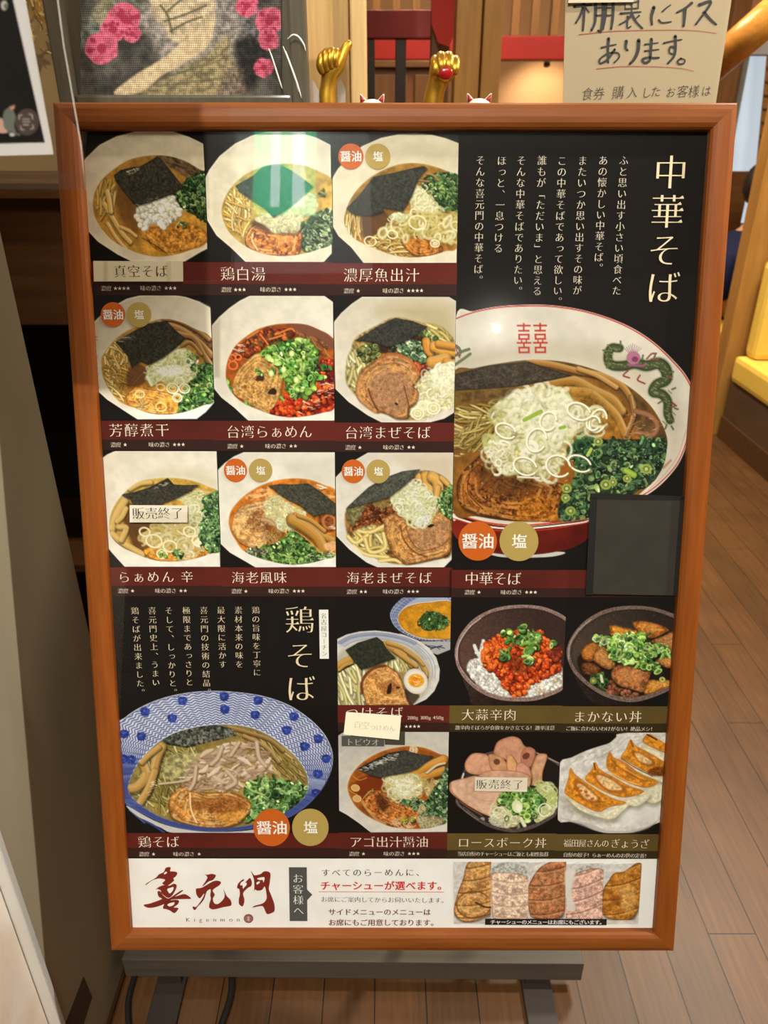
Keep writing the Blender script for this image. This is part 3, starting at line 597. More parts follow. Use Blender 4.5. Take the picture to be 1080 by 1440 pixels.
def d8():
    c = Cv(145, 372, 291, 521, 18, bg=(25, 21, 18)).view(290, 620, 5.4)
    B = [(95,215),(150,160),(220,110),(295,78),(988,84),(988,955),(375,955),(300,910),(180,840),(103,765)]
    c.poly(B, (224, 216, 198), grad=((200, 100), (600, 940), (240, 236, 226)), tex=(80, .03), rim=(7, (240, 236, 224), .6))
    c.poly([(600,150),(960,120),(980,360),(700,270)], (196, 188, 168), sm=True, soft=120, a=.5)
    S = [(175,600),(195,520),(260,440),(350,370),(450,320),(560,290),(680,278),(800,292),(900,330),(1000,390),(1030,640),(985,860),(900,895),(780,925),(640,935),(500,912),(380,875),(280,825),(220,740),(185,670)]
    c.soup(S, (204, 116, 34), (206, 120, 34), (226, 166, 84))
    c.clip = c.mask(S)
    c.poly([(300,430),(420,350),(520,350),(560,410),(440,440)], (206, 130, 66), sm=True, soft=14, tex=(22, .3)); c.glint([(320,420),(430,360),(540,380),(540,430)], 20, 26, .6, (250, 214, 150))
    c.poly([(640,290),(820,300),(980,390),(980,440),(860,380)], (186, 112, 44), sm=True, soft=16, tex=(30, .2)); c.glint([(860,330),(900,340),(890,360),(860,350)], 6, 22, .9, (255, 240, 220)); c.glint([(880,400),(980,420),(980,440)], 10, 26, .6, (240, 190, 120))
    c.pork([(195,650),(215,560),(270,490),(370,455),(480,450),(500,560),(460,640),(470,760),(420,815),(300,790),(230,730)], (214, 166, 100), (400, 610), 5, (160, 96, 44), (244, 214, 164), .2, cell=28)
    c.specks([(300,640),(340,550),(420,510),(480,600),(460,680),(350,670)], 190, 8, (134, 78, 44), .75)
    c.specks([(240,740),(300,660),(460,690),(440,790),(320,780)], 60, 7, (200, 120, 56), .6)
    c.dark([(440,640),(560,640),(600,700),(540,770),(470,760)], 24, .6, (90, 54, 26))
    c.negi([(440,470),(540,420),(680,500),(760,540),(720,620),(640,680),(560,640),(480,600)], 90, 26, [(232,226,184),(222,216,160),(238,232,200),(206,200,136)], base=(216, 206, 150), a=.65)
    c.line([(430,590),(480,600),(520,630)], 34, (196, 162, 120), (150, 110, 70)); c.negi([(540,600),(600,590),(610,670),(560,660)], 14, 24, base=None)
    c.negi([(460,660),(560,680),(540,760),(480,770)], 24, 22, [(176,132,76),(150,110,60),(206,170,110)], base=None)
    c.poly([(860,560),(960,540),(990,600),(980,680),(880,680)], (120, 66, 32), sm=True, soft=14, tex=(18, .3)); c.line(ell_pts(935, 610, 44, 50, 0, 18), 18, (186, 116, 60), closed=True, sm=False); c.glint([(930,620),(980,620),(980,690)], 8, 14, .9)
    for P, w in (([(680,560),(760,620),(860,700),(960,750)], 50), ([(650,590),(740,640),(840,720),(890,810)], 84), ([(700,560),(800,600),(900,680)], 30), ([(670,690),(760,760),(860,850)], 34), ([(740,730),(800,790),(870,850)], 30)):
        c.menma(P, w, (196, 140, 58))
    c.poly([(900,780),(985,760),(985,820),(920,830)], (236, 186, 140), sm=True, soft=10, a=.8)
    c.greens([(320,850),(420,800),(560,760),(640,690),(720,720),(800,800),(880,860),(980,860),(900,900),(780,925),(640,935),(480,905)], 250, 22, [(78,120,44),(56,96,36),(110,150,62),(140,176,84),(40,72,30)], base=(46, 70, 28))
    c.greens([(300,820),(420,810),(460,830),(380,870)], 26, 18, [(60,66,44),(90,94,60),(150,150,110)], base=(44, 46, 28))
    c.greens([(390,740),(430,740),(430,790),(400,790)], 2, 28, [(190,170,80)], base=None)
    c.glint([(780,850),(980,830),(960,890),(800,890)], 34, 12, .9)
    c.nori([(480,335),(560,322),(680,325),(780,318),(860,370),(985,470),(985,560),(900,545),(820,575),(720,490),(620,440),(560,400)], (68, 66, 54), light=(116, 114, 98), n=170)
    c.clip = None
    return c
def d9():
    c = Cv(291, 373, 438, 520, 19, bg=(25, 21, 18)).view(460, 620, 5.4)
    B = [(72,275),(140,205),(220,145),(320,88),(966,92),(955,500),(945,900),(880,965),(400,965),(300,920),(170,820),(75,720)]
    c.poly(B, (214, 206, 190), grad=((300, 100), (400, 960), (228, 222, 208)), tex=(80, .03), rim=(8, (240, 236, 222), .6))
    c.poly([(560,130),(900,100),(960,160),(950,330),(740,240)], (198, 176, 146), sm=True, soft=130, a=.7)
    c.clip = c.mask([(80,280),(320,88),(966,92),(945,880),(840,925),(600,945),(420,930),(280,870),(150,740)], False)
    c.poly([(150,520),(300,420),(560,360),(720,230),(900,280),(960,420),(950,840),(820,900),(600,935),(450,915),(250,810),(160,720)], (130, 92, 46), sm=True, soft=16, tex=(24, .3))
    c.poly([(148,512),(200,480),(240,560),(200,660),(180,620)], (92, 94, 62), soft=6, tex=(12, .2))
    c.poly([(180,500),(300,450),(300,560),(220,640)], (120, 112, 70), sm=True, soft=14, tex=(14, .3))
    c.blobs([(200,660),(260,570),(330,470),(480,460),(500,540),(430,610),(330,650),(240,690)], 170, 18, [(92,46,24),(116,60,30),(70,34,18),(146,84,44)], base=(76, 38, 20), ha=.4)
    c.negi([(360,450),(470,430),(480,500),(400,510)], 18, 26, [(130,110,60),(160,140,80)], base=None)
    c.noodles([(150,730),(250,670),(400,640),(460,740),(480,860),(460,920),(330,860),(220,790)], 40, 240, 27, .7, [(228,204,126),(214,186,104),(240,222,156),(222,196,116)], bend=1.8, spread=1.0, edge=.6)
    for P in ([(240,680),(330,690),(440,640)], [(160,720),(220,770),(310,710)], [(290,740),(330,840),(440,810),(430,700)], [(200,790),(300,860),(460,880)], [(400,910),(500,900),(560,920)]): c.line(P, 30, (236, 216, 144), (176, 146, 74))
    P = [(435,640),(450,580),(520,550),(600,600),(700,650),(800,560),(870,540),(940,600),(945,740),(930,840),(880,880),(760,910),(620,940),(560,910),(500,850),(460,760)]
    c.pork(P, (190, 134, 74), (720, 720), 7, (110, 62, 26), (230, 186, 120), .5, cell=28)
    c.poly([(620,690),(760,660),(900,600),(930,690),(880,800),(740,850),(660,800)], (176, 130, 94), sm=True, soft=30, a=.7, tex=[(24, .14), (8, .14)])
    c.line([(560,640),(580,740),(660,840),(760,880)], 12, (110, 66, 32), a=.8); c.line([(600,650),(640,760),(720,830),(860,800),(930,740)], 10, (120, 72, 36), a=.7); c.line([(500,640),(500,760),(580,880)], 26, (222, 168, 92), a=.6)
    c.specks(P, 140, 7, (124, 72, 34), .65)
    for P, w in (([(690,260),(720,290),(750,250)], 50), ([(750,260),(760,320),(780,370)], 66), ([(800,270),(840,310),(850,400)], 80), ([(870,280),(900,310),(920,330)], 34), ([(850,350),(840,410),(820,440)], 40)):
        c.menma(P, w, (226, 170, 84), edge=.62)
    c.greens([(840,470),(900,380),(960,360),(960,590),(880,560)], 90, 19, [(84,120,56),(58,96,44),(120,154,78)], base=(50, 76, 34))
    c.negi([(480,430),(560,370),(650,310),(720,330),(760,390),(840,440),(820,530),(760,620),(680,640),(620,590),(540,530)], 170, 32, [(236,236,206),(226,228,182),(244,244,226),(214,218,164)], base=(218, 216, 172), a=.75)
    c.noodles([(680,600),(780,560),(790,640),(700,650)], 12, 60, 8, .5, [(250,248,234)], bend=3, spread=2, under=.1); c.ell(790, 645, 26, 12, (30, 24, 18), -.3)
    c.nori([(150,508),(220,440),(320,350),(440,280),(580,230),(715,215),(660,280),(580,350),(480,425),(340,465),(230,490)], (76, 76, 66), light=(124, 124, 110), n=150)
    for k in range(9): c.line([(220+k*45,470-k*24),(330+k*38,440-k*26)], 5, (110, 112, 98), sm=False, a=.5)
    c.clip = None
    return c
def fret(c, cx, cy, k, seed=0):
    # bright red double-joy fret mark on the rim of the big bowl
    R = (176, 52, 40)
    def b(x0, y0, x1, y1): c.poly([(cx+x0*k, cy+y0*k), (cx+x1*k, cy+y0*k*1), (cx+x1*k, cy+y1*k), (cx+x0*k, cy+y1*k)], R)
    for o in (0, 38):
        b(o, 4, o+32, 8); b(o+14, 0, o+18, 20); b(o+3, 16, o+29, 20)
        b(o+3, 25, o+29, 29); b(o+3, 25, o+7, 39); b(o+25, 25, o+29, 39); b(o+3, 35, o+29, 39)
        b(o-1, 44, o+33, 48); b(o+9, 39, o+12, 45); b(o+20, 39, o+23, 45)
        b(o+14, 48, o+18, 56); b(o+3, 55, o+29, 59); b(o+3, 55, o+7, 70); b(o+25, 55, o+29, 70); b(o+3, 66, o+29, 70)
def d10():
    c = Cv(437.5, 188, 728, 523, 20, bg=(25, 21, 18)).view(630, 420, 3)
    O = [(45,82),(120,55),(220,36),(330,29),(440,31),(560,48),(680,82),(790,130),(880,190),(960,265),(1020,340),(1046,420),(1030,560),(1000,660),(960,730),(880,810),(760,880),(660,920),(560,940),(400,960),(280,965),(160,950),(60,920),(20,905),(36,480)]
    foot = [(20,905),(100,940),(280,968),(480,955),(600,920),(640,900),(640,960),(560,1040),(440,1075),(300,1085),(160,1070),(60,1030),(20,980)]
    c.poly([(180,1070),(480,1072),(440,1092),(300,1096),(210,1090)], (200, 196, 186), sm=True)
    c.poly(foot, (124, 34, 22), sm=True, grad=((100, 950), (500, 1060), (92, 24, 16)), tex=(60, .1))
    c.poly([(60,1020),(300,1070),(480,1056),(300,1078),(100,1050)], (84, 22, 16), sm=True, a=.8)
    c.poly(O, (206, 198, 182), sm=True, grad=((300, 30), (800, 900), (218, 208, 190)), tex=(80, .03), rim=(7, (232, 222, 206), .7))
    P = smooth_closed(O); ctr = np.array([470, 500])
    top = [(40,88),(120,60),(220,41),(330,34),(440,36),(560,53),(680,87),(788,135),(878,195),(957,270),(1016,344),(1041,420),(1026,558),(996,655),(956,725),(876,803),(800,850)]
    c.line(top, 5, (178, 48, 34)); c.line([(20,902),(60,918),(160,946),(280,960),(400,955),(560,936),(600,926)], 7, (190, 56, 30)); c.line([(20,917),(60,934),(160,962),(280,974),(400,968),(560,950),(600,940)], 7, (240, 232, 220)); c.line([(20,927),(160,972),(280,984),(430,976),(600,948)], 4, (196, 60, 40))
    c.line([(1012,560),(980,660),(930,735),(850,815)], 3, (196, 120, 100), a=.7)
    c.poly([(40,300),(120,290),(330,262),(500,270),(620,300),(740,360),(840,440),(900,520),(925,580),(935,660),(890,760),(960,700),(1000,560),(960,400),(800,250),(600,190),(300,190),(40,260)], (160, 146, 116), sm=True, soft=60, a=.35)
    S = [(30,320),(120,295),(230,275),(350,262),(480,268),(600,295),(700,335),(790,390),(860,455),(905,525),(930,590),(930,640),(915,710),(880,770),(830,815),(760,870),(640,920),(500,945),(380,945),(250,940),(120,920),(25,900),(0,600)]
    c.soup(S, (110, 82, 34), (150, 88, 26), (96, 76, 40))
    c.clip = c.mask(S)
    c.poly([(400,262),(600,290),(800,400),(930,580),(930,640),(820,600),(760,440),(600,330)], (92, 66, 36), sm=True, soft=24, tex=(30, .2))
    c.noodles([(30,480),(100,450),(220,440),(260,520),(220,660),(120,640),(30,660)], 90, 190, 10, .12, [(190,162,86),(166,136,62),(214,190,122),(146,116,50)], bend=.8, spread=.35)
    c.noodles([(60,560),(200,480),(220,640),(80,640)], 30, 150, 9, -.9, [(196,170,96),(160,130,60)], bend=1, spread=.6, a=.8)
    # bamboo shoots around the back rim
    c.menma([(350,268),(440,280),(560,310),(660,330),(740,370),(785,440),(790,500)], 26, (166, 114, 50)); c.menma([(440,360),(540,350),(620,390),(700,430),(740,480)], 40, (164, 116, 48)); c.menma([(480,390),(600,400),(660,440),(720,500),(760,590)], 34, (176, 124, 54)); c.menma([(780,420),(790,500),(760,580)], 20, (150, 104, 60)); c.menma([(560,300),(640,330),(720,380)], 20, (190, 140, 74))
    c.line([(800,480),(860,500),(890,540),(870,580),(800,570)], 22, (150, 104, 70), (110, 70, 40)); c.glint([(770,480),(900,520),(880,590),(780,600)], 26, 10, .5, (220, 180, 140))
    c.poly([(440,380),(620,400),(740,560),(640,580),(520,480)], (150, 110, 40), sm=True, soft=30, a=.6, tex=(20, .3))
    PK = [(40,800),(60,740),(110,690),(180,640),(240,680),(330,740),(440,770),(510,800),(490,860),(480,930),(380,950),(260,940),(140,915),(60,880)]
    c.pork(PK, (146, 84, 30), (230, 800), 6, (60, 28, 12), (206, 148, 74), .85, cell=28)
    c.poly([(110,720),(180,660),(300,720),(400,760),(340,830),(240,840),(150,800)], (64, 36, 18), sm=True, soft=50, a=.6, tex=(14, .3))
    c.line([(70,760),(100,840),(180,900),(280,930)], 14, (186, 124, 54), a=.7); c.line([(120,760),(130,830),(200,880)], 9, (196, 140, 76), a=.6); c.line([(95,740),(90,820),(150,890)], 5, (60, 30, 14), a=.7)
    c.poly([(320,840),(480,860),(480,940),(300,945)], (184, 112, 30), sm=True, soft=20, a=.6, tex=(10, .3)); c.specks([(120,860),(420,840),(440,920),(200,930)], 70, 6, (60, 30, 12), .7); c.specks(PK, 50, 4, (230, 180, 110), .6)
    c.greens([(510,640),(560,600),(660,600),(800,600),(915,600),(930,660),(900,740),(830,800),(740,860),(620,920),(480,940),(475,860),(530,780),(560,720),(520,680)], 330, 17, [(48,80,46),(64,100,54),(36,62,36),(84,122,62),(120,146,76),(30,50,32)], base=(28, 46, 28), bright=.92)
    c.greens([(540,620),(580,580),(640,600),(620,680),(560,720)], 26, 25, [(44,84,40),(60,104,50),(30,60,32)], base=None)
    for x, y, r in ((640,608,20),(842,725,24),(700,780,18),(670,790,24),(520,900,22),(505,805,22),(760,765,18),(500,845,20)):
        c.ell(x, y, r, r*.9, (146, 158, 70)); c.ell(x, y, r*.6, r*.55, (96, 118, 54)); c.ell(x, y, r*.3, r*.3, (190, 196, 130))
    c.line([(755,730),(790,750)], 26, (160, 180, 70), (110, 140, 50)); c.line([(610,640),(595,665)], 14, (170, 190, 80)); c.line([(640,880),(700,880)], 10, (96, 140, 60))
    c.glint([(560,640),(900,640),(880,740),(640,900),(500,900)], 60, 7, .7, (220, 228, 210))
    N = [(180,480),(250,420),(300,390),(390,372),(470,400),(560,440),(640,490),(650,560),(560,570),(510,620),(490,700),(420,760),(330,740),(230,740),(190,680),(160,620),(210,560)]
    c.negi(N, 120, 34, [(228,224,188),(214,214,160),(238,234,210),(200,204,140),(190,190,120)], base=(190, 184, 130), a=.8, w=.3)
    c.negi([(250,440),(380,380),(520,430),(560,500),(480,600),(420,700),(330,700),(280,600)], 90, 34, [(246,242,222),(238,236,208),(226,226,182)], base=None, a=.7, w=.45)
    c.negi([(160,620),(240,600),(280,700),(220,740)], 30, 22, [(240,236,214),(226,222,180)], base=None, w=.35)
    c.poly([(300,440),(420,390),(520,440),(480,560),(400,600),(320,540)], (240, 236, 212), sm=True, soft=60, a=.35, tex=[(16, .14), (40, .1)])
    for x, y, r, q in ((640,520,34,50),(560,700,50,32),(470,710,52,44),(330,710,50,36),(620,530,28,30),(430,520,34,40),(380,600,40,50),(250,560,44,30),(560,480,50,34)):
        pts = ell_pts(x, y, r, q, .4, 20, .3, 5.8); c.line(pts+[3, 6], 9, (120, 110, 60), sm=False, a=.5); c.line(pts, 8, (244, 240, 222), (222, 216, 180), sm=False)
    c.line([(330,515),(370,495),(400,480)], 16, (150, 178, 60), (120, 150, 50)); c.line([(300,755),(390,760)], 8, (226, 216, 196)); c.line([(480,550),(500,545)], 14, (140, 170, 60))
    c.poly([(38,320),(180,285),(350,268),(440,300),(540,330),(440,350),(300,375),(150,385),(38,390)], (62, 54, 42), sm=False, soft=3, tex=[(16, .2), (5, .2)], rim=(6, (36, 30, 22), .6))
    c.poly([(38,400),(200,384),(300,380),(240,430),(36,440)], (88, 68, 38), soft=14, a=.7, tex=(20, .3))
    c.glint([(60,330),(400,290),(480,330),(100,370)], 50, 12, .3, (120, 108, 84))
    c.clip = None
    fret(c, 303, 106, 1.82)
    # green dragon painted on the rim
    G = (74, 82, 50); D = (46, 54, 34)
    for P, w in (([(735,215),(700,215),(685,250),(700,285),(750,290),(800,280),(850,290),(900,280),(930,310),(930,350),(890,370),(875,400),(910,410),(935,440),(935,490),(945,520)], 58),):
        c.line(P, w, (120, 128, 92), a=.6, taper=.3); c.line(P, w*.8, G, D, taper=.3)
        for q in smooth_open(P, 4): c.ell(q[0]+c.r.uniform(-8,8), q[1]+c.r.uniform(-8,8), 4, 3, (130, 138, 96), a=.7)
    for x, y in ((690,205),(675,240),(680,280),(930,300),(950,340),(945,400),(955,520),(920,530),(960,490)): c.line([(x+8, y+8), (x-6, y-6)], 4, (104, 112, 74))
    for k in range(9): c.line([(790, 250), (755+k*9, 195+abs(k-4)*5)], 2.2, (130, 96, 120), sm=False)
    for q in smooth_open([(720,222),(700,250),(712,280),(760,284),(850,284),(905,300),(918,340),(885,375),(890,402),(922,424),(928,480),(940,510)], 3)[::2]:
        c.line([(q[0]-7, q[1]-2), (q[0]+7, q[1]+3)], 3, (150, 154, 108), sm=False, a=.8)
    for q, v in (((740,200),(0,-14)),((680,225),(-14,-2)),((690,285),(-10,12)),((830,262),(4,-16)),((880,258),(6,-16)),((945,320),(16,-4)),((955,390),(14,-6)),((910,440),(-14,8)),((965,470),(14,4)),((930,540),(-6,16)),((950,545),(8,14))):
        c.line([q, (q[0]+v[0], q[1]+v[1])], 8, (92, 104, 66), taper=.6)
    c.ell(793, 256, 30, 28, (168, 108, 130)); c.ell(800, 262, 14, 12, (120, 60, 90)); c.line([(770,285),(830,290),(845,280)], 8, (150, 84, 110))
    for P in ([(770,310),(750,330),(775,340)], [(850,260),(870,240),(890,238)], [(870,262),(900,262)], [(820,330),(810,350),(840,365)], [(940,340),(955,335)], [(955,445),(965,460),(950,465)], [(960,450),(972,460)]): c.line(P, 7, (132, 66, 62))
    for P in ([(45,240),(70,225),(100,215)], [(40,280),(70,260),(105,235)], [(45,200),(60,215),(60,240)]): c.line(P, 12, (108, 112, 76), (80, 90, 56))
    c.line([(45,200),(50,230),(60,250)], 5, (150, 70, 80))
    c.line([(945,690),(925,710),(915,720)], 10, (170, 110, 90), a=.7)
    c.glint([(190,105),(215,105),(205,125)], 3, 8, .5)
    return c
def d11():
    c = Cv(0, 662, 291, 890, 21, bg=(25, 21, 18)).view(150, 960, 3.273)
    O = [(38,205),(80,150),(160,100),(260,62),(370,40),(480,33),(600,40),(720,60),(830,100),(920,160),(985,225),(1020,290),(1030,350),(1015,420),(970,500),(900,570),(820,620),(720,655),(600,675),(470,680),(340,668),(230,635),(140,590),(70,545),(50,440)]
    c.poly([(80,560),(230,640),(400,678),(600,680),(760,655),(800,640),(740,690),(330,690),(230,660),(130,610)], (196, 194, 190), sm=True); c.line([(150,625),(200,650),(250,685)], 10, (50, 66, 130)); c.line([(90,580),(160,640)], 5, (90, 100, 150))
    c.poly(O, (204, 207, 216), sm=True, tex=(60, .04), rim=(8, (230, 230, 228), .8))
    S = [(90,500),(95,440),(130,370),(180,310),(240,260),(320,220),(430,195),(540,188),(640,200),(730,235),(800,285),(860,340),(900,400),(915,450),(905,510),(860,560),(790,605),(700,640),(600,660),(480,665),(360,650),(250,620),(160,570)]
    # blue net pattern following the bowl between rim and soup
    po = smooth_closed(O, 8); ps = smooth_closed(S, 8); BL = (58, 72, 136)
    def ring(t, th):
        a = np.interp; 
        def at(p):
            ang = np.unwrap(np.arctan2((p[:, 1]-390)*1.55, p[:, 0]-520)); i = np.argsort(ang % (2*math.pi)); A = (ang % (2*math.pi))[i]; q = p[i]
            return np.c_[np.interp(th, A, q[:, 0], period=2*math.pi), np.interp(th, A, q[:, 1], period=2*math.pi)]
        return at(po)*(1-t)+at(ps)*t
    old = c.clip; c.clip = c.mask(O)
    for j in range(13):
        t = .05+j*.074; n = 70
        th = np.linspace(0, 2*math.pi, n*6+1); w = .026*np.sin(th*n)
        q = np.array([ring(min(max(t+a, 0), 1.1), np.array([b]))[0] for a, b in zip(w, th)])
        for k in range(0, n*6, 12):
            y = q[k:k+13, 1].mean()
            c.line(q[k:k+13], 4.8 if y < 420 else 3.0, BL, sm=False, a=.95)
    c.line(np.vstack([ring(.03, np.linspace(0, 6.2832, 80))]), 4, (88, 100, 160), sm=False)
    rot = [(0.16, 4.0),(.2, 4.36),(.17, 4.72+.02),(.16, 5.05),(.2, 5.45),(.2,3.65),(.25,3.3),(.6,4.15),(.55,4.75),(.6,5.1),(.6,3.7),(.6,3.3),(.62,5.55),(.6,5.9),(.2,5.85),(.2,6.15),(.5,.1),(.2,.4)]
    for t, th in rot:
        x, y = ring(t, np.array([th]))[0]; c.poly([(x-20, y-14), (x, y-20), (x+21, y-10), (x+16, y+14), (x-4, y+20), (x-19, y+10)], (46, 62, 138), sm=True, tex=(8, .3)); c.ell(x-4, y-4, 6, 4, (90, 106, 170))
    for k in range(26):
        x, y = ring(.5, np.array([.45+k*.09]))[0]; c.line([(x-9, y-2), (x+9, y+2)], 7, BL, sm=False)
    c.clip = old
    c.soup(S, (120, 108, 58), (166, 134, 66), (120, 120, 104))
    c.clip = c.mask(S)
    c.noodles([(110,480),(200,330),(320,280),(420,320),(360,460),(280,600),(180,570)], 90, 150, 11, 1.1, [(176,166,98),(156,142,74),(200,190,130),(136,122,60)], bend=1.3, spread=.9)
    c.noodles([(560,200),(720,240),(860,360),(900,460),(760,420),(640,300)], 70, 170, 10, .9, [(176,150,84),(196,174,110),(150,124,60)], bend=.6, spread=.3)
    c.menma([(550,200),(640,225),(740,260),(800,310)], 18, (150, 112, 60)); c.menma([(620,240),(720,290),(780,360)], 18, (170, 134, 76))
    c.poly([(280,330),(420,320),(500,300),(400,400),(300,440),(240,420)], (172, 164, 112), sm=True, soft=14, tex=(18, .3), a=.8)
    PK = [(270,560),(290,500),(340,470),(440,500),(560,500),(640,540),(660,580),(610,630),(540,662),(440,664),(360,650),(290,620)]
    c.pork(PK, (196, 136, 66), (460, 590), 6, (116, 66, 26), (238, 204, 142), .55, cell=22)
    c.line([(370,500),(375,580),(400,640)], 7, (240, 210, 160)); c.poly([(390,550),(520,520),(640,550),(560,600),(460,590)], (134, 76, 30), sm=True, soft=24, a=.7, tex=(8, .35)); c.poly([(480,610),(620,590),(560,650)], (214, 150, 60), sm=True, soft=18, a=.7, tex=(10, .2))
    for P, w in (([(245,285),(220,340),(200,420),(170,500)], 40), ([(150,350),(170,420),(130,470),(100,480)], 44), ([(210,400),(180,480),(140,545)], 34), ([(230,290),(180,330),(150,360)], 26)): c.menma(P, w, (196, 154, 84))
    c.glint([(210,440),(200,500),(160,540),(190,460)], 10, 10, .7)
    for i in range(230):                                                          # shredded chicken
        x, y = c.inside([(330,440),(420,330),(520,290),(660,280),(720,340),(740,420),(640,440),(580,490),(480,490),(400,490)], 1)[0]
        an = c.r.uniform(-.9, .6); l = c.r.uniform(10, 34); k = np.array([(214,190,162),(196,168,138),(228,208,184),(180,146,116),(168,138,112)][c.r.randint(5)], float)
        q = [(x-l*math.cos(an), y-l*math.sin(an)), (x+c.r.uniform(-6, 6), y+c.r.uniform(-6, 6)), (x+l*math.cos(an), y+l*math.sin(an))]
        c.line([(a+3, b+6) for a, b in q], 12, (96, 74, 52), a=.28); c.line(q, c.r.uniform(8, 24), k, k*.86, hl=np.clip(k*1.08, 0, 255), taper=.5, a=.9)
    for P, w in (([(520,290),(500,340),(470,370)], 20), ([(680,270),(690,340),(720,380)], 20), ([(600,270),(560,330)], 16), ([(400,380),(390,450),(370,485)], 18), ([(230,460),(320,450),(370,440)], 12), ([(540,400),(580,450),(540,480)], 22)): c.line([(a+4, b+6) for a, b in P], w, (90, 70, 50), a=.5); c.line(P, w, (206, 182, 154), (158, 128, 104))
    c.greens([(620,480),(680,440),(760,440),(860,460),(910,490),(860,560),(790,600),(700,630),(620,630),(660,570)], 150, 18, [(90,140,60),(62,110,46),(118,166,80),(150,186,104),(46,88,40)], base=(62, 92, 40), bright=1.)
    c.line([(610,460),(650,490),(700,510)], 8, (176, 190, 110)); c.glint([(700,480),(880,500),(800,590),(680,600)], 40, 6, .8, (240, 246, 220))
    c.poly([(225,250),(300,215),(400,190),(480,186),(560,205),(590,240),(480,265),(360,295),(270,280)], (54, 56, 48), soft=2, tex=[(9, .5), (3, .4)]); c.specks([(235,250),(400,195),(560,210),(580,238),(360,288)], 260, 5, (150, 152, 138), .6)
    c.clip = None
    return c
def d12():
    c = Cv(291, 559, 438, 706, 22, bg=(25, 21, 18)).view(460, 835, 6)
    # dipping soup bowl behind
    c.poly([(600,330),(760,400),(1060,395),(1060,460),(920,515),(820,480),(700,420)], (172, 170, 166), sm=False, soft=3); c.line([(820,430),(870,455),(960,440)], 9, (34, 40, 70)); c.line([(860,470),(920,450),(980,460)], 7, (34, 40, 70)); c.line([(840,440),(900,445),(940,470)], 6, (34, 40, 70))
    O = [(525,185),(545,120),(600,60),(660,15),(760,-30),(900,-40),(1060,-20),(1110,200),(1060,380),(900,395),(760,385),(640,335),(560,270)]
    c.poly(O, (160, 168, 190), sm=True, rim=(7, (206, 210, 216), .8))
    for j in range(6):
        f = 1-.045*j; q = smooth_closed(O, 10); q = np.array([850, 200])+(q-[850, 200])*f
        for k in range(0, len(q), 2): c.line(q[k:k+2]+[0, (k % 4)*1.6], 7, (44, 56, 104), sm=False, a=.85)
    c.line([(545,160),(620,80),(680,40)], 4, (220, 224, 228), a=.6)
    S = [(592,215),(610,160),(660,115),(740,88),(850,75),(1060,85),(1080,360),(900,382),(780,370),(680,330),(620,280)]
    c.line(S+[S[0]], 12, (220, 214, 196)); c.soup(S, (186, 124, 24), (202, 142, 34), (150, 100, 30), .1)
    c.specks([(620,260),(700,140),(1000,100),(1030,360),(760,340)], 120, 6, (220, 170, 70), .5); c.specks([(620,260),(700,140),(1000,100),(1030,360),(760,340)], 60, 6, (140, 90, 20), .5)
    c.line([(700,382),(850,400),(1040,385)], 8, (40, 50, 90), a=.7)
    c.greens([(780,230),(820,170),(920,160),(1000,210),(1010,260),(920,300),(830,300)], 110, 19, [(66,100,44),(44,76,32),(96,130,64),(30,54,24)], base=(36, 58, 24))
    c.noodles([(750,240),(860,160),(1010,240),(920,320),(800,300)], 40, 70, 7, .3, [(70,108,48),(100,140,70),(40,70,30)], bend=2, spread=2)
    # noodle bowl in front
    O = [(75,380),(160,340),(270,315),(400,308),(520,322),(650,350),(760,395),(850,460),(910,540),(938,640),(930,730),(890,820),(820,890),(700,945),(75,945)]
    c.poly(O, (206, 202, 194), sm=False, soft=2, grad=((300, 320), (800, 900), (212, 208, 200)), tex=(40, .04), rim=(7, (226, 222, 214), .8))
    for j, (w, col, a) in enumerate(((26, (110, 124, 160), .6), (14, (80, 96, 140), .5), (22, (150, 158, 180), .5), (10, (96, 110, 150), .5))):
        f = .95-.045*j; q = smooth_open([(75,395),(160,350),(270,325),(400,318),(520,330),(650,360),(755,405),(840,468),(900,548),(925,640),(918,720)], 6); q = np.array([420, 640])+(q-[420, 640])*f
        c.line(q[int(len(q)*.0):int(len(q)*(.62 if j < 2 else .8))], w, col, sm=False, a=a)
        if j < 2: c.line(q[int(len(q)*.6):], 8, (120, 136, 170), sm=False, a=.6)
    c.poly([(120,470),(280,390),(450,370),(600,420),(760,480),(860,600),(880,700),(820,840),(700,940),(75,940),(75,520)], (176, 164, 138), sm=False, soft=40, a=.7)
    old = c.clip
    c.clip = c.mask([(75,300),(940,300),(940,940),(75,940)], False)
    c.poly([(75,600),(200,520),(500,480),(700,580),(760,700),(640,940),(75,940)], (150, 130, 84), sm=False, soft=16)
    c.noodles([(70,640),(200,580),(320,640),(300,760),(320,940),(75,940)], 70, 300, 27, 1.2, [(222,212,156),(206,192,128),(234,226,178)], bend=.7, spread=.25, edge=.62)
    c.noodles([(470,600),(560,540),(660,580),(660,660),(560,640)], 28, 170, 24, 1.3, [(222,208,150),(206,190,120),(236,226,180)], bend=.8, spread=.5, edge=.62)
    for P, w in (([(80,600),(140,570),(220,530)], 70), ([(90,640),(140,600),(200,580)], 24), ([(480,420),(560,470),(640,520),(700,600)], 50), ([(500,410),(620,450),(700,510),(780,580)], 34), ([(560,480),(640,540),(740,610)], 34), ([(680,500),(760,560),(810,640),(820,690)], 40), ([(640,470),(740,540),(800,600)], 24)): c.menma(P, w, (196, 146, 66))
    c.line([(85,660),(150,620),(210,590)], 10, (40, 28, 14))
    PK = [(270,760),(300,680),(370,620),(460,600),(540,630),(600,690),(630,780),(680,900),(690,945),(360,945),(300,880)]
    c.pork(PK, (206, 148, 80), (500, 780), 4, (96, 46, 20), (236, 192, 128), .4, cell=26)
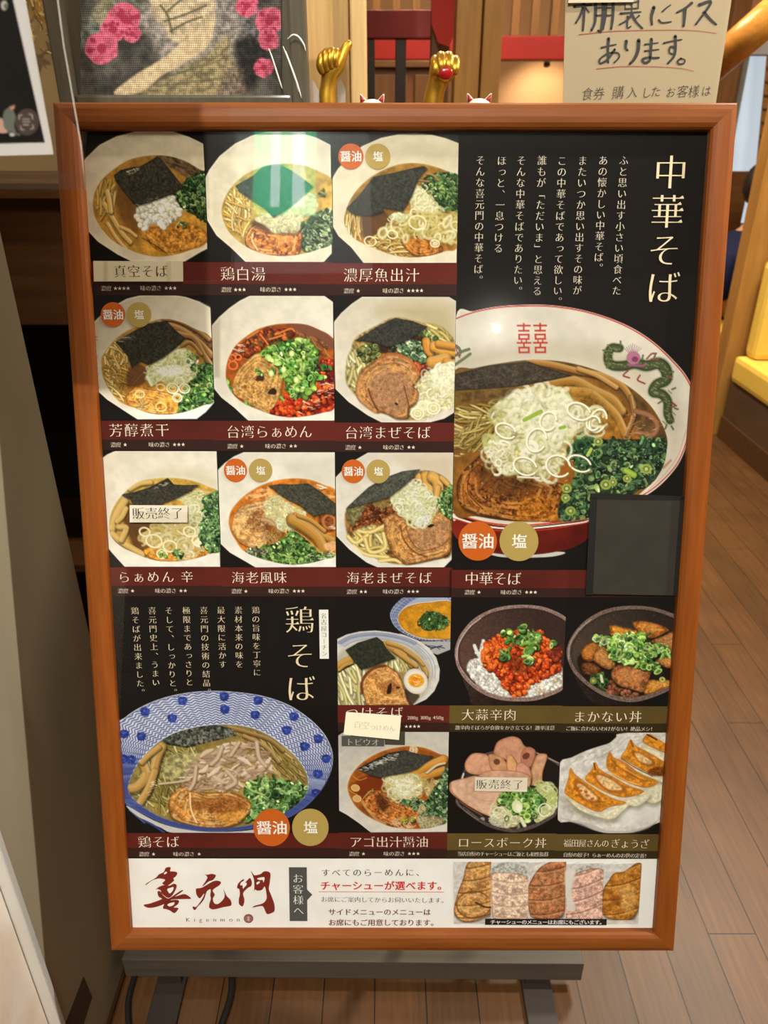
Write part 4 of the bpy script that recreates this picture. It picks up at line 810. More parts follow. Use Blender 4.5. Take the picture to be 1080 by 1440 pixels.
    c.line([(285,830),(280,750),(330,670),(400,620),(480,605)], 24, (96, 44, 22), a=.75); c.poly([(430,760),(520,730),(580,790),(520,850),(450,830)], (146, 84, 40), sm=True, soft=24, a=.6, tex=(8, .4)); c.poly([(500,780),(530,750),(525,830),(490,840)], (48, 30, 18), sm=True, soft=6); c.ell(585, 790, 18, 10, (60, 36, 20))
    c.dark([(650,800),(760,850),(740,900),(690,940),(650,880)], 14, .8, (50, 36, 24))
    c.ell(738, 742, 104, 108, (60, 44, 28), .6, a=.5); c.poly(ell_pts(735, 738, 100, 110, -.5, 22), (232, 224, 212), soft=2, rim=(18, (200, 188, 168), .6)); c.poly(ell_pts(738, 732, 70, 58, .1, 20), (220, 150, 34), soft=4, rim=(10, (232, 186, 90), .8), tex=(10, .15)); c.ell(735, 735, 40, 30, (232, 130, 24), tex=(8, .2)); c.glint([(710,700),(760,700),(760,770),(710,770)], 8, 16, .9)
    c.nori([(145,470),(250,410),(410,362),(460,400),(490,460),(570,545),(480,570),(400,600),(275,640),(220,570)], (46, 48, 36), light=(96, 100, 76), n=170)
    c.clip = None
    return c
def d13():
    c = Cv(291, 743, 438, 890, 23, bg=(25, 21, 18)).view(460, 1020, 6)
    B = [(75,85),(120,56),(1010,52),(1003,450),(990,900),(340,900),(240,820),(140,750),(76,715)]
    c.poly(B, (190, 184, 172), grad=((200, 60), (500, 900), (214, 206, 194)), tex=(60, .03), rim=(7, (226, 222, 212), .6))
    S = [(150,540),(165,450),(215,370),(290,300),(400,235),(520,195),(660,175),(800,190),(920,240),(1010,290),(1040,600),(1000,800),(900,850),(780,872),(640,872),(500,850),(380,800),(280,740),(200,660)]
    c.line(S[:9], 26, (214, 200, 170), a=.7)
    c.soup(S, (150, 84, 30), (150, 76, 22), (196, 150, 90))
    c.clip = c.mask(S)
    c.poly([(180,520),(300,420),(480,440),(480,560),(300,620),(220,600)], (112, 44, 18), sm=True, soft=24, a=.8)
    for x, y, r in ((215,525,34),(228,615,34)): c.ell(x, y, r, r*.8, (206, 160, 100)); c.line(ell_pts(x, y, r, r*.8, .2, 16), 8, (226, 186, 120), closed=True, sm=False)
    c.line([(200,430),(250,460),(310,440)], 9, (196, 140, 70), a=.8); c.line([(160,540),(200,570),(230,580)], 8, (196, 140, 50))
    c.noodles([(270,640),(380,510),(480,560),(420,680)], 16, 160, 9, -.6, [(196,140,70),(216,166,96)], spread=.4)
    PK = [(270,650),(330,580),(420,540),(520,600),(640,660),(760,720),(760,790),(640,830),(520,850),(420,800),(320,730)]
    c.pork(PK, (190, 110, 46), (540, 720), 5, (84, 40, 18), (236, 180, 110), .7, cell=24)
    c.line([(275,640),(300,690),(380,780),(460,830)], 24, (226, 178, 110), a=.6); c.dark([(380,590),(470,600),(500,680),(430,720)], 30, .7, (60, 30, 16)); c.line([(430,560),(470,620),(520,640)], 8, (190, 130, 70), a=.7)
    c.specks(PK, 120, 6, (70, 34, 14), .6); c.glint([(480,700),(720,760),(600,830)], 40, 8, .6, (240, 190, 120))
    c.menma([(720,400),(820,350),(960,290)], 76, (214, 146, 54)); c.menma([(740,440),(840,420),(960,380)], 70, (206, 140, 50)); c.menma([(820,400),(900,340),(970,320)], 22, (226, 206, 170))
    c.negi([(690,450),(820,460),(900,480),(860,580),(760,540)], 60, 24, [(206,190,130),(190,160,90),(222,212,170)], base=(156, 120, 60))
    c.greens([(560,640),(700,600),(800,640),(860,560),(920,470),(1000,360),(1000,820),(880,860),(780,860),(740,720)], 260, 20, [(70,108,60),(54,88,50),(100,134,80),(130,158,104),(40,64,36)], base=(48, 66, 36))
    c.negi([(740,800),(860,760),(960,800),(900,860),(780,870)], 30, 26, [(200,190,150),(170,150,110)], base=(140, 130, 96)); c.negi([(540,800),(700,820),(700,870),(560,870)], 24, 22, [(236,200,160),(220,180,130)], base=None)
    c.negi([(720,660),(800,690),(760,740)], 10, 24, [(216,190,140)], base=None); c.greens([(600,770),(700,770),(690,810),(620,810)], 8, 22, [(150,160,40),(176,176,70)], base=None)
    c.negi([(460,500),(490,440),(600,410),(740,420),(780,520),(740,600),(620,620),(540,630),(490,580)], 120, 32, [(232,228,188),(220,214,160),(240,236,210),(206,196,130)], base=(206, 196, 142), a=.75)
    c.poly([(540,480),(680,440),(720,540),(600,600)], (238, 234, 206), sm=True, soft=30, a=.6, tex=(14, .15))
    c.line(ell_pts(535, 465, 52, 40, .5, 18, 1, 6), 14, (210, 206, 140), sm=False); c.negi([(690,180),(740,170),(760,230),(700,230)], 8, 26, [(240,214,180)], base=None)
    c.nori([(230,365),(310,320),(400,280),(500,230),(640,210),(760,245),(880,262),(800,320),(740,370),(640,400),(520,420),(420,440),(340,420)], (66, 64, 56), light=(104, 102, 92), n=100)
    c.poly([(235,365),(400,275),(520,230),(620,215),(560,270),(440,330),(330,390)], (44, 42, 36), a=.8, tex=(10, .4)); c.glint([(250,370),(320,335),(420,290),(570,225),(560,280),(440,330),(300,385)], 90, 14, .85, (226, 222, 206))
    c.clip = None
    return c
def dark_bowl(c, O, I, col, rim, wall):
    c.poly(wall, np.array(col)*.62, sm=True, soft=4, grad=((200, 700), (700, 1000), np.array(col)*.3), tex=(14, .2))
    c.poly(O, rim, sm=True, soft=2, tex=(8, .25), rim=(6, np.array(rim)*1.35, .5))
    c.poly(I, col, sm=True, soft=3, grad=((200, 600), (800, 250), np.array(col)*.62), tex=[(10, .12)], rim=(14, np.array(col)*.5, .6))
def d14():
    c = Cv(438, 559, 586, 706, 24, bg=(25, 21, 18)).view(620, 835, 6)
    O = [(108,500),(130,400),(190,300),(280,210),(400,145),(520,112),(650,100),(780,105),(900,130),(1048,205),(1130,330),(1150,520),(1110,700),(1016,815),(900,870),(780,905),(640,912),(500,900),(380,865),(270,800),(180,710),(125,610)]
    I = [(135,500),(155,410),(210,318),(300,232),(410,170),(530,138),(650,127),(780,132),(900,160),(1048,240),(1110,350),(1120,520),(1090,680),(1014,780),(890,840),(770,875),(640,882),(510,870),(395,836),(290,775),(205,690),(150,600)]
    dark_bowl(c, O, I, (92, 66, 56), (138, 112, 104), [(150,640),(260,790),(500,890),(760,900),(800,960),(300,960),(220,840)])
    c.line([(125,560),(140,430),(230,290),(330,210)], 10, (222, 206, 196), a=.7); c.line([(150,620),(240,740),(340,810)], 8, (190, 170, 162), a=.6)
    c.clip = c.mask([(100,100),(1016,100),(1016,960),(100,960)], False)*np.maximum(c.mask(I), c.mask([(260,380),(1016,280),(1016,600),(260,600)], False))
    c.poly([(205,620),(240,560),(300,540),(340,400),(420,440),(900,560),(1020,640),(1010,790),(880,845),(720,880),(560,880),(430,850),(320,790),(240,700)], (196, 192, 180), sm=True, soft=8, tex=[(16, .18), (40, .12)])
    c.blobs([(205,620),(270,560),(330,520),(420,640),(520,740),(560,860),(430,850),(300,770)], 170, 18, [(222,218,206),(206,200,186),(232,230,222),(190,184,168)], hl=(250,250,244))
    c.blobs([(720,800),(860,740),(1010,660),(1010,780),(880,840),(740,870)], 110, 18, [(222,218,206),(206,200,186),(232,230,222),(214,190,150)], hl=(250,250,244))
    for P in ([(350,400),(360,440),(330,480)], [(275,440),(290,480),(310,520)], [(290,500),(330,510),(350,540)]): c.line(P, 30, (232, 230, 222), (196, 190, 176))
    c.blobs([(345,480),(420,380),(500,340),(640,310),(760,330),(840,320),(890,380),(960,430),(1020,500),(990,580),(1000,660),(900,710),(780,760),(700,800),(700,860),(600,870),(530,800),(490,740),(430,660),(350,620)], 520, 21, [(196,70,24),(216,88,30),(176,56,20),(228,110,44),(150,44,18),(204,80,26)], base=(130, 40, 18))
    c.blobs([(345,480),(440,400),(500,480),(440,640),(360,600)], 60, 22, [(224,104,36),(210,88,30)])
    c.dark([(560,540),(680,520),(780,560),(760,640),(640,680),(560,620)], 40, .45, (90, 26, 12)); c.blobs([(900,480),(960,440),(1010,520),(960,570),(910,550)], 12, 30, [(110,40,24),(150,60,30)])
    G = [(104,150,50),(76,126,42),(136,176,74),(164,192,100),(56,98,36)]
    c.greens([(540,400),(600,350),(700,330),(800,330),(830,420),(800,470),(720,470),(620,430)], 46, 36, G, base=None); c.greens([(490,330),(570,320),(560,350),(500,350)], 4, 36, G, base=None); c.greens([(640,290),(710,285),(710,320),(650,320)], 4, 34, G, base=None)
    c.greens([(490,500),(570,480),(570,540),(500,550)], 8, 38, G, base=None); c.greens([(680,490),(750,490),(780,570),(720,580)], 10, 38, G, base=None); c.greens([(890,430),(945,410),(940,460)], 3, 32, G, base=None)
    c.line(ell_pts(640, 610, 30, 56, .3, 18, 0, 5), 8, (120, 80, 34), sm=False)
    c.clip = None
    return c
def d15():
    c = Cv(586, 559, 728, 706, 25, bg=(25, 21, 18)).view(780, 835, 6)
    O = [(92,520),(110,420),(170,320),(260,230),(380,160),(500,125),(640,113),(780,122),(900,150),(1035,210),(1110,330),(1130,520),(1090,690),(990,800),(900,850),(780,895),(660,922),(540,915),(420,880),(310,820),(210,740),(130,640)]
    I = [(122,520),(138,430),(192,340),(280,255),(390,190),(505,155),(640,142),(780,150),(900,180),(1035,245),(1090,350),(1105,520),(1065,670),(988,765),(890,815),(770,858),(650,882),(540,876),(430,845),(325,790),(228,712),(155,625)]
    dark_bowl(c, O, I, (74, 60, 50), (112, 92, 82), [(140,660),(280,820),(520,915),(760,910),(940,840),(800,960),(400,960),(250,870)])
    c.line([(108,560),(118,440),(190,320),(300,225)], 9, (190, 172, 156), a=.7); c.specks(I, 200, 3, (150, 132, 116), .5)
    c.clip = c.mask(I)
    c.dark([(180,560),(300,480),(600,560),(1000,480),(1000,760),(760,860),(540,870),(330,790),(220,700)], 20, .9, (30, 20, 14))
    def chunk(P, col, hi, cell=18):
        c.dark([(x+4, y+14) for x, y in P], 12, .7, (16, 10, 6), sm=False); c.poly(smooth_closed(P, 3), col, soft=3, tex=[(cell, .3, 3), (cell/3, .2, 4)], rim=[(12, np.array(col)*.45, .7)])
        q = np.array(P, float); m = q.mean(0); c.poly(smooth_closed(m+(q-m)*.62-[4, 14], 3), hi, soft=24, a=.6, tex=(10, .25)); c.glint(m+(q-m)*.7, 10, 9, .5, (255, 214, 150))
    chunk([(455,280),(500,280),(600,310),(690,320),(640,380),(480,380)], (190, 116, 34), (222, 150, 50))
    chunk([(645,260),(720,240),(850,265),(950,310),(930,340),(800,390),(700,330)], (176, 104, 40), (214, 150, 70))
    chunk([(800,410),(900,370),(1030,320),(1030,480),(940,500),(860,460)], (150, 94, 46), (190, 134, 84))
    chunk([(840,570),(1010,530),(1010,620),(940,640),(880,610)], (180, 110, 50), (214, 150, 84))
    chunk([(215,480),(300,420),(380,430),(340,520),(300,580),(230,560)], (156, 90, 34), (196, 130, 60))
    chunk([(330,500),(400,450),(480,560),(500,620),(440,650),(360,610),(310,560)], (160, 104, 50), (190, 136, 80))
    chunk([(215,600),(300,590),(380,640),(360,690),(240,690)], (98, 52, 26), (130, 76, 40))
    chunk([(460,690),(520,610),(640,625),(790,650),(780,740),(740,840),(640,820),(520,780)], (156, 96, 52), (190, 130, 74))
    chunk([(780,740),(880,750),(980,740),(990,790),(860,830),(740,860)], (190, 122, 44), (226, 166, 80))
    c.blobs([(420,780),(480,750),(560,820),(680,850),(640,880),(520,870),(420,830)], 50, 20, [(120,70,44),(150,90,60),(90,50,30)])
    G = [(124,170,56),(96,148,46),(150,192,84),(178,206,116),(64,112,40)]
    c.greens([(310,400),(400,350),(460,380),(640,340),(780,350),(720,440),(880,440),(960,490),(940,540),(800,560),(870,640),(840,670),(740,620),(640,610),(540,580),(460,540),(420,450)], 190, 34, G, base=None)
    c.greens([(400,380),(640,380),(700,500),(600,560),(480,500)], 70, 38, G, base=None)
    c.greens([(290,730),(380,680),(440,700),(400,800),(320,790)], 20, 30, [(50,80,30),(80,110,50),(36,60,24)], base=(28, 40, 18)); c.line([(378,700),(388,750)], 22, (206, 214, 170)); c.ell(312, 742, 30, 30, (110, 130, 60)); c.ell(312, 742, 12, 12, (190, 170, 90)); c.ell(893, 735, 26, 22, (196, 190, 110)); c.ell(893, 735, 10, 9, (120, 110, 50))
    c.clip = None
    return c
def d16():
    c = Cv(438, 743, 586, 890, 26, bg=(25, 21, 18)).view(620, 1020, 6)
    O = [(100,640),(160,410),(300,260),(600,200),(800,235),(975,325),(1040,420),(1050,560),(955,750),(880,810),(760,870),(620,905),(500,895),(380,860),(270,800),(170,720)]
    I = [(120,640),(175,420),(300,280),(600,222),(790,252),(968,345),(1020,430),(1030,560),(945,730),(870,785),(750,842),(620,876),(500,868),(390,835),(285,775),(190,700)]
    dark_bowl(c, O, I, (52, 44, 38), (84, 70, 66), [(170,720),(380,860),(640,905),(800,870),(700,905),(420,905)])
    c.line([(150,480),(170,410)], 14, (206, 200, 196)); c.line([(110,640),(170,720),(290,800)], 6, (150, 136, 130), a=.7); c.line([(780,235),(975,325)], 8, (170, 150, 146))
    def slab(P, col, sm=True, edge=(150, 92, 56)):
        c.dark([(x+6, y+14) for x, y in P], 16, .6, (30, 16, 10), sm=sm); c.poly(smooth_closed(P, 4), col, soft=3, tex=[(40, .06, 3), (12, .03, 4)], rim=[(9, edge, .7)])
        for _ in range(5):
            q = c.inside(P, 3); c.line(q[np.argsort(q[:, 0])], 5, np.array(col)*1.1, a=.3)
    slab([(440,180),(480,130),(580,98),(650,120),(690,180),(780,230),(770,340),(700,380),(600,320),(440,260)], (196, 142, 112))
    slab([(700,190),(760,200),(780,240),(740,350),(660,360),(660,240)], (182, 122, 96)); c.ell(700, 265, 34, 26, (110, 60, 44), -.6)
    slab([(790,260),(850,245),(880,270),(840,400),(820,500),(700,500),(740,380)], (200, 152, 116))
    slab([(180,330),(240,245),(330,240),(390,270),(420,350),(400,420),(220,410)], (206, 152, 120))
    slab([(380,270),(410,245),(490,270),(540,340),(530,430),(420,400)], (196, 144, 104)); c.ell(452, 312, 28, 26, (110, 66, 46), .3)
    slab([(535,270),(580,255),(620,320),(650,420),(550,420)], (214, 160, 112))
    slab([(620,330),(720,350),(740,480),(620,500)], (208, 150, 126))
    slab([(300,420),(460,380),(720,420),(700,560),(500,620),(300,560)], (214, 164, 136))
    slab([(50,500),(80,470),(170,450),(300,430),(480,520),(500,560),(520,620),(460,660),(420,770),(330,750),(220,690),(160,650),(60,570)], (220, 176, 148)); c.line([(130,640),(200,690),(320,760)], 8, (150, 96, 64), a=.8); c.line([(60,490),(70,560),(150,640)], 10, (150, 96, 60), a=.6)
    c.line([(240,600),(340,640),(420,640)], 5, (196, 140, 116), a=.7); c.ell(490, 610, 24, 40, (190, 100, 70), .2, a=.8)
    c.clip = np.maximum(c.mask(I), c.mask([(480,480),(940,480),(940,640),(420,700)], False))
    c.negi([(430,720),(520,660),(640,700),(620,840),(520,860),(430,800)], 46, 44, [(226,222,180),(206,206,150),(236,234,206)], base=(190, 190, 140), a=.8)
    c.negi([(760,560),(840,500),(940,560),(950,700),(840,800),(760,800)], 70, 44, [(230,232,190),(206,216,140),(240,240,214),(190,206,120)], base=(196, 200, 130), a=.8)
    c.greens([(520,560),(640,540),(740,530),(840,620),(800,720),(720,820),(660,760),(560,720),(460,640)], 110, 32, [(96,150,50),(70,120,46),(140,180,70),(56,98,42),(170,200,110)], base=(90, 120, 50))
    c.ell(620, 690, 46, 56, (222, 226, 176), -.3); c.ell(632, 700, 24, 36, (238, 240, 214), -.3); c.line([(650,790),(680,850)], 34, (226, 230, 196), (180, 196, 130)); c.line(ell_pts(470, 740, 54, 44, .2, 18, .3, 5.9), 9, (236, 234, 206), sm=False); c.line(ell_pts(850, 720, 50, 54, .2, 18, .3, 5.9), 10, (240, 242, 214), sm=False); c.line(ell_pts(530, 790, 16, 24, .2, 14), 8, (70, 100, 50), closed=True, sm=False)
    c.noodles([(380,780),(500,770),(500,870),(400,850)], 10, 110, 7, -.5, [(222,222,190)], bend=1); c.ell(325, 795, 20, 18, (200, 196, 190), a=.7)
    c.clip = None
    return c
def d17():
    c = Cv(586, 743, 728, 890, 27, bg=(25, 21, 18)).view(770, 1020, 6)
    B = [(80,325),(180,280),(300,225),(420,185),(500,160),(560,110),(600,80),(1010,80),(1000,500),(945,790),(860,850),(740,900),(600,922),(480,920),(360,890),(260,840),(160,820),(60,805),(66,560)]
    c.poly(smooth_closed(B, 3), (206, 200, 190), soft=2, grad=((700, 100), (300, 900), (216, 210, 202)), tex=[(26, .06), (60, .06)], rim=(6, (180, 172, 160), .6))
    c.noodles([(120,340),(600,120),(1000,100),(700,200),(300,330),(160,400)], 60, 60, 8, -.5, [(230,226,220),(190,184,174)], under=.1, a=.4)
    c.dark([(100,620),(300,760),(500,830),(640,780),(500,840),(300,800),(120,700)], 60, .4, (110, 104, 84)); c.poly([(80,790),(300,830),(520,900),(800,870),(930,780),(820,880),(600,930),(400,905),(250,850)], (176, 168, 158), sm=True, soft=12, a=.7)
    c.poly([(620,700),(900,660),(940,760),(760,850),(600,840)], (226, 222, 214), sm=True, soft=60, a=.7)
    def gyoza(top, body, pale=None):
        c.dark([(x+6, y+26) for x, y in body], 40, .4, (90, 80, 50)); c.poly(smooth_closed(body, 4), (214, 200, 152), soft=3, grad=(body[0], body[-1], (226, 218, 188)), tex=(24, .08), rim=(8, (190, 172, 116), .5))
        c.poly(smooth_closed(top, 4), (206, 132, 38), soft=5, tex=[(30, .2, 3), (9, .14, 4)], rim=[(12, (150, 78, 22), .6), (26, (216, 150, 60), .4)])
        if pale:
            c.poly(smooth_closed(pale, 4), (150, 84, 30), soft=18, a=.7); p = np.array(pale, float); m = p.mean(0); c.poly(smooth_closed(m+(p-m)*.72, 4), (222, 186, 132), soft=14, a=.95, tex=(16, .16))
    old = c.clip; c.clip = c.mask([(60,60),(1008,80),(945,830),(60,830)], False)
    gyoza([(780,150),(830,85),(900,120),(1010,200),(1010,260),(900,220)], [(775,180),(900,230),(1010,280),(1010,340),(900,310),(790,240)]); c.line([(820,90),(900,135)], 12, (60, 40, 24))
    gyoza([(595,280),(640,210),(680,130),(720,180),(830,240),(930,300),(1000,360),(1000,440),(870,430),(740,370),(640,310)], [(590,290),(720,370),(860,440),(990,450),(960,495),(880,470),(700,390)], [(690,230),(760,240),(880,320),(860,360),(740,320)]); c.poly([(820,400),(900,360),(1000,380),(980,430),(870,440)], (84, 40, 18), sm=True, soft=20, a=.75, tex=(10, .4)); c.line([(600,290),(720,370),(860,440)], 9, (84, 48, 20), a=.7)
    gyoza([(470,340),(500,230),(540,280),(640,330),(760,420),(910,490),(800,540),(640,490),(520,420)], [(480,380),(640,500),(800,550),(940,510),(960,600),(900,660),(820,660),(700,560)]); c.line([(510,290),(600,380),(740,460)], 16, (146, 82, 32), a=.6); c.line([(560,330),(680,410),(800,470)], 12, (226, 170, 90), a=.6); c.line([(500,400),(620,470),(760,520)], 9, (236, 200, 130), a=.6); c.line([(580,300),(700,390)], 26, (190, 120, 70), a=.6)
    gyoza([(290,460),(350,380),(380,320),(420,380),(540,450),(660,520),(790,570),(640,620),(500,590),(370,520)], [(300,480),(500,600),(640,640),(820,580),(830,620),(740,690),(640,680),(480,620)], [(350,420),(420,410),(560,480),(650,570),(520,580),(420,520)])
    gyoza([(118,560),(150,460),(170,365),(210,420),(300,490),(420,570),(540,630),(640,665),(500,700),(400,740),(260,680),(140,600)], [(115,590),(260,690),(400,750),(640,670),(680,660),(600,740),(520,800),(410,785),(240,720)], [(190,490),(250,480),(350,560),(430,640),(380,670),(270,630)])
    for x, y in ((255,560),(310,600),(230,540),(350,630),(300,570)): c.ell(x, y, 16, 12, (176, 84, 24), a=.85)
    c.line([(370,330),(380,380)], 14, (120, 66, 26)); c.line([(500,240),(520,290)], 14, (190, 110, 46)); c.line([(680,140),(700,190)], 16, (150, 76, 30))
    c.clip = old
    return c
def pork_strip():
    c = Cv(446, 932, 705, 1028, 28, bg=(242, 239, 233)).view(620, 1195, 3.484)
    def P(pts): return pts
    for x0, x1, y in ((42,228,55),(228,410,60),(410,596,62),(596,778,70),(778,965,72)):
        c.poly([(x0, y+4), (x1, y), (x1-2, 385), (x0-2, 380)], (210, 204, 196), tex=[(30, .06), (8, .04)])
        c.line([(x0+8, 150), (x0+30, 80), (x0+80, 62)], 3, (180, 174, 166), a=.6); c.line([(x0, 365), (x1, 380)], 4, (186, 180, 172), a=.5)
    def meat(pts, col, edge, fat, ang, n, box, cell=16, sear=.4):
        old = c.clip; c.clip = c.mask(box, False)
        c.pork(pts, col, np.mean(np.array(pts, float), 0), 0, edge, fat, sear, cell=cell); c.clip = c.clip*c.mask(pts)
        p = np.array(pts, float); lo, hi = p.min(0), p.max(0)
        for i in range(n):
            y = lo[1]+(hi[1]-lo[1])*(i+.6)/n; x = np.linspace(lo[0], hi[0], 6)
            q = np.c_[x, y+ang*(x-lo[0])+12*np.sin((x-lo[0])/60.)]; c.line(q, 7, edge, a=.65); c.line(q+[0, 9], 9, fat, a=.4)
        c.clip = old
    meat([(42,300),(60,220),(90,140),(120,60),(228,50),(228,290),(190,330),(110,355),(60,335)], (196, 144, 82), (116, 66, 26), (232, 196, 140), -.1, 5, [(42,55),(228,50),(222,360),(42,360)])
    c.line(ell_pts(140, 270, 84, 66, 0, 22, .4, 5.6), 9, (120, 70, 30), sm=False, a=.7); c.line(ell_pts(140, 270, 62, 44, 0, 22, .4, 5.6), 9, (226, 186, 124), sm=False, a=.7); c.line([(150,260),(190,280),(222,284)], 10, (60, 36, 16), a=.8)
    c.poly([(235,90),(300,62),(380,80),(408,100),(405,130),(235,120)], (176, 176, 166), sm=True, soft=10, tex=(10, .2))
    meat([(228,130),(250,112),(400,130),(412,200),(408,340),(250,345),(228,250)], (222, 190, 164), (196, 146, 116), (240, 222, 204), .04, 4, [(228,90),(410,95),(406,345),(226,345)], sear=.1)
    meat([(410,180),(480,80),(596,64),(592,220),(580,320),(520,345),(430,335),(408,280)], (176, 116, 74), (112, 60, 34), (214, 166, 126), -.12, 4, [(410,64),(596,62),(586,345),(408,340)])
    c.poly([(640,110),(700,80),(770,84),(778,110),(700,130)], (180, 176, 168), sm=True, soft=10, tex=(8, .2))
    meat([(640,120),(770,100),(778,210),(770,340),(600,345),(590,250),(620,180)], (214, 168, 148), (150, 96, 70), (236, 212, 200), -.3, 4, [(596,80),(778,85),(770,345),(590,340)], sear=.1)
    c.poly([(590,110),(640,110),(620,220),(640,290),(600,300),(590,200)], (222, 214, 204), sm=True, soft=10, a=.9)
    meat([(800,160),(830,120),(880,110),(960,70),(965,200),(945,300),(900,350),(800,340),(766,300),(776,200)], (186, 120, 44), (110, 62, 20), (226, 176, 100), -.2, 4, [(778,70),(966,70),(945,350),(768,350)])
    c.poly([(850,200),(930,190),(920,300),(870,300)], (206, 160, 90), sm=True, soft=16, a=.7, tex=(10, .2)); c.poly([(800,240),(860,230),(850,280)], (120, 64, 20), sm=True, soft=14, a=.6)
    return c
# ---------------------------------------------------------------- lettering (outlines of the built-in font, reshaped into a serifed print face)
GL = {}
def load_glyphs(chars):
    tmp = []
    for ch in sorted(set(chars)-set(' ')):
        cu = bpy.data.curves.new('glyph', 'FONT'); cu.body = ch; cu.size = 1; o = bpy.data.objects.new('glyph', cu); COL.objects.link(o); tmp.append((ch, o, cu))
    bpy.context.view_layer.update(); dg = bpy.context.evaluated_depsgraph_get()
    for ch, o, cu in tmp:
        oe = o.evaluated_get(dg); c2 = oe.to_curve(dg); loops = []
        for sp in c2.splines:
            P = sp.bezier_points; pts = []
            for i in range(len(P)):
                a, b = P[i], P[(i+1) % len(P)]; p0, p1, p2, p3 = (np.array(v[:2]) for v in (a.co, a.handle_right, b.handle_left, b.co))
                ch_ = p3-p0; L = np.hypot(*ch_)+1e-9
                dev = max(abs(ch_[0]*(q-p0)[1]-ch_[1]*(q-p0)[0])/L for q in (p1, p2)); n = 1 if dev < .004 else 3 if dev < .06 else 5
                for k in range(n):
                    t = k/n; pts.append((1-t)**3*p0+3*(1-t)**2*t*p1+3*(1-t)*t*t*p2+t**3*p3)
            loops.append(np.array(pts))
        oe.to_curve_clear(); GL[ch] = (loops, None)
        xs = np.vstack(loops)[:, 0] if loops else np.zeros(1); GL[ch] = (loops, xs.max()+.05)
    for ch, o, cu in tmp: bpy.data.objects.remove(o); bpy.data.curves.remove(cu)
def reshape(loops, dx, dy, uro):
    out = []
    for P in loops:
        n = len(P); A = np.sum(P[:, 0]*np.roll(P[:, 1], -1)-np.roll(P[:, 0], -1)*P[:, 1])/2
        E = np.roll(P, -1, 0)-P; Ln = np.hypot(E[:, 0], E[:, 1])+1e-9; D = E/Ln[:, None]; N = np.c_[D[:, 1], -D[:, 0]]      # right-hand normal
        off = dx*N[:, 0]**2-dy*N[:, 1]**2
        Q = []
        for i in range(n):
            n1, n2 = N[i-1], N[i]; o1, o2 = off[i-1]*LS, off[i]*LS; det = n1[0]*n2[1]-n1[1]*n2[0]
            if abs(det) > .25: d = np.array([(o1*n2[1]-o2*n1[1])/det, (n1[0]*o2-n2[0]*o1)/det])
            else:
                m = n1+n2; m = m/(np.hypot(*m)+1e-9); d = m*(o1+o2)/2
            l = np.hypot(*d)
            if l > .05: d = d*.05/l
            q = P[i]+d
            # little triangle on the right end of a level stroke
            if uro:
                e0, e1 = D[i-1], D[i]
                if LS > 0: hit = e0[1] > .95 and e1[0] < -.95 and .03 < Ln[i-1] < .1 and Ln[i] > .16 and D[i-2][0] > .9
                else: hit = e0[0] > .95 and e1[1] < -.95 and .03 < Ln[i] < .1 and Ln[i-1] > .16 and D[(i+1) % n][0] < -.9
                if hit:
                    tri = [q+[.0, .0], q+[-.035, .062], q+[-.125, 0]]
                    Q += tri if LS > 0 else tri[::-1]; continue
            Q.append(q)
        out.append(np.array(Q))
    return out
def fill_loops(L):
    # constrained triangulation of the outlines, keeping what they wind around
    V = np.vstack(L); E = []; o = 0
    for P in L: E += [(o+i, o+(i+1) % len(P)) for i in range(len(P))]; o += len(P)
    r = geometry.delaunay_2d_cdt([Vector(p) for p in V], E, [], 0, 1e-5)
    V2 = np.array([tuple(p) for p in r[0]]); T = np.array([tuple(f) for f in r[2]]).reshape(-1, 3); c = V2[T].mean(1); w = np.zeros(len(T))
    for P in L:
        for (ax, ay), (bx, by) in zip(P, np.roll(P, -1, 0)):
            if ay == by: continue
            x = (bx-ax)*(c[:, 1]-ay)/(by-ay)+ax
            w += np.where((ay <= c[:, 1]) & (by > c[:, 1]) & (x > c[:, 0]), 1, 0)-np.where((by <= c[:, 1]) & (ay > c[:, 1]) & (x > c[:, 0]), 1, 0)
    return V2, T[np.abs(w) > .5]
LS = 1
RC = {}
def glyph(ch, style):
    global LS
    k = (ch, style)
    if k not in RC:
        loops = GL[ch][0]; dx, dy, uro = style
        big = max(loops, key=lambda P: abs(np.sum(P[:, 0]*np.roll(P[:, 1], -1)-np.roll(P[:, 0], -1)*P[:, 1])))
        LS = 1 if np.sum(big[:, 0]*np.roll(big[:, 1], -1)-np.roll(big[:, 0], -1)*big[:, 1]) > 0 else -1      # +1: outer loops run counter-clockwise
        kanji = ord(ch) >= 0x4e00
        L = reshape(loops, dx, dy, uro and kanji) if (dx or dy) else loops
        RC[k] = fill_loops(L)
    return RC[k]
MINCHO = (.001, .0205, True); THIN = (-.012, .018, False); BOLD = (.02, -.004, True); HEAVY = (.026, -.012, False); SANS = (0, 0, False)
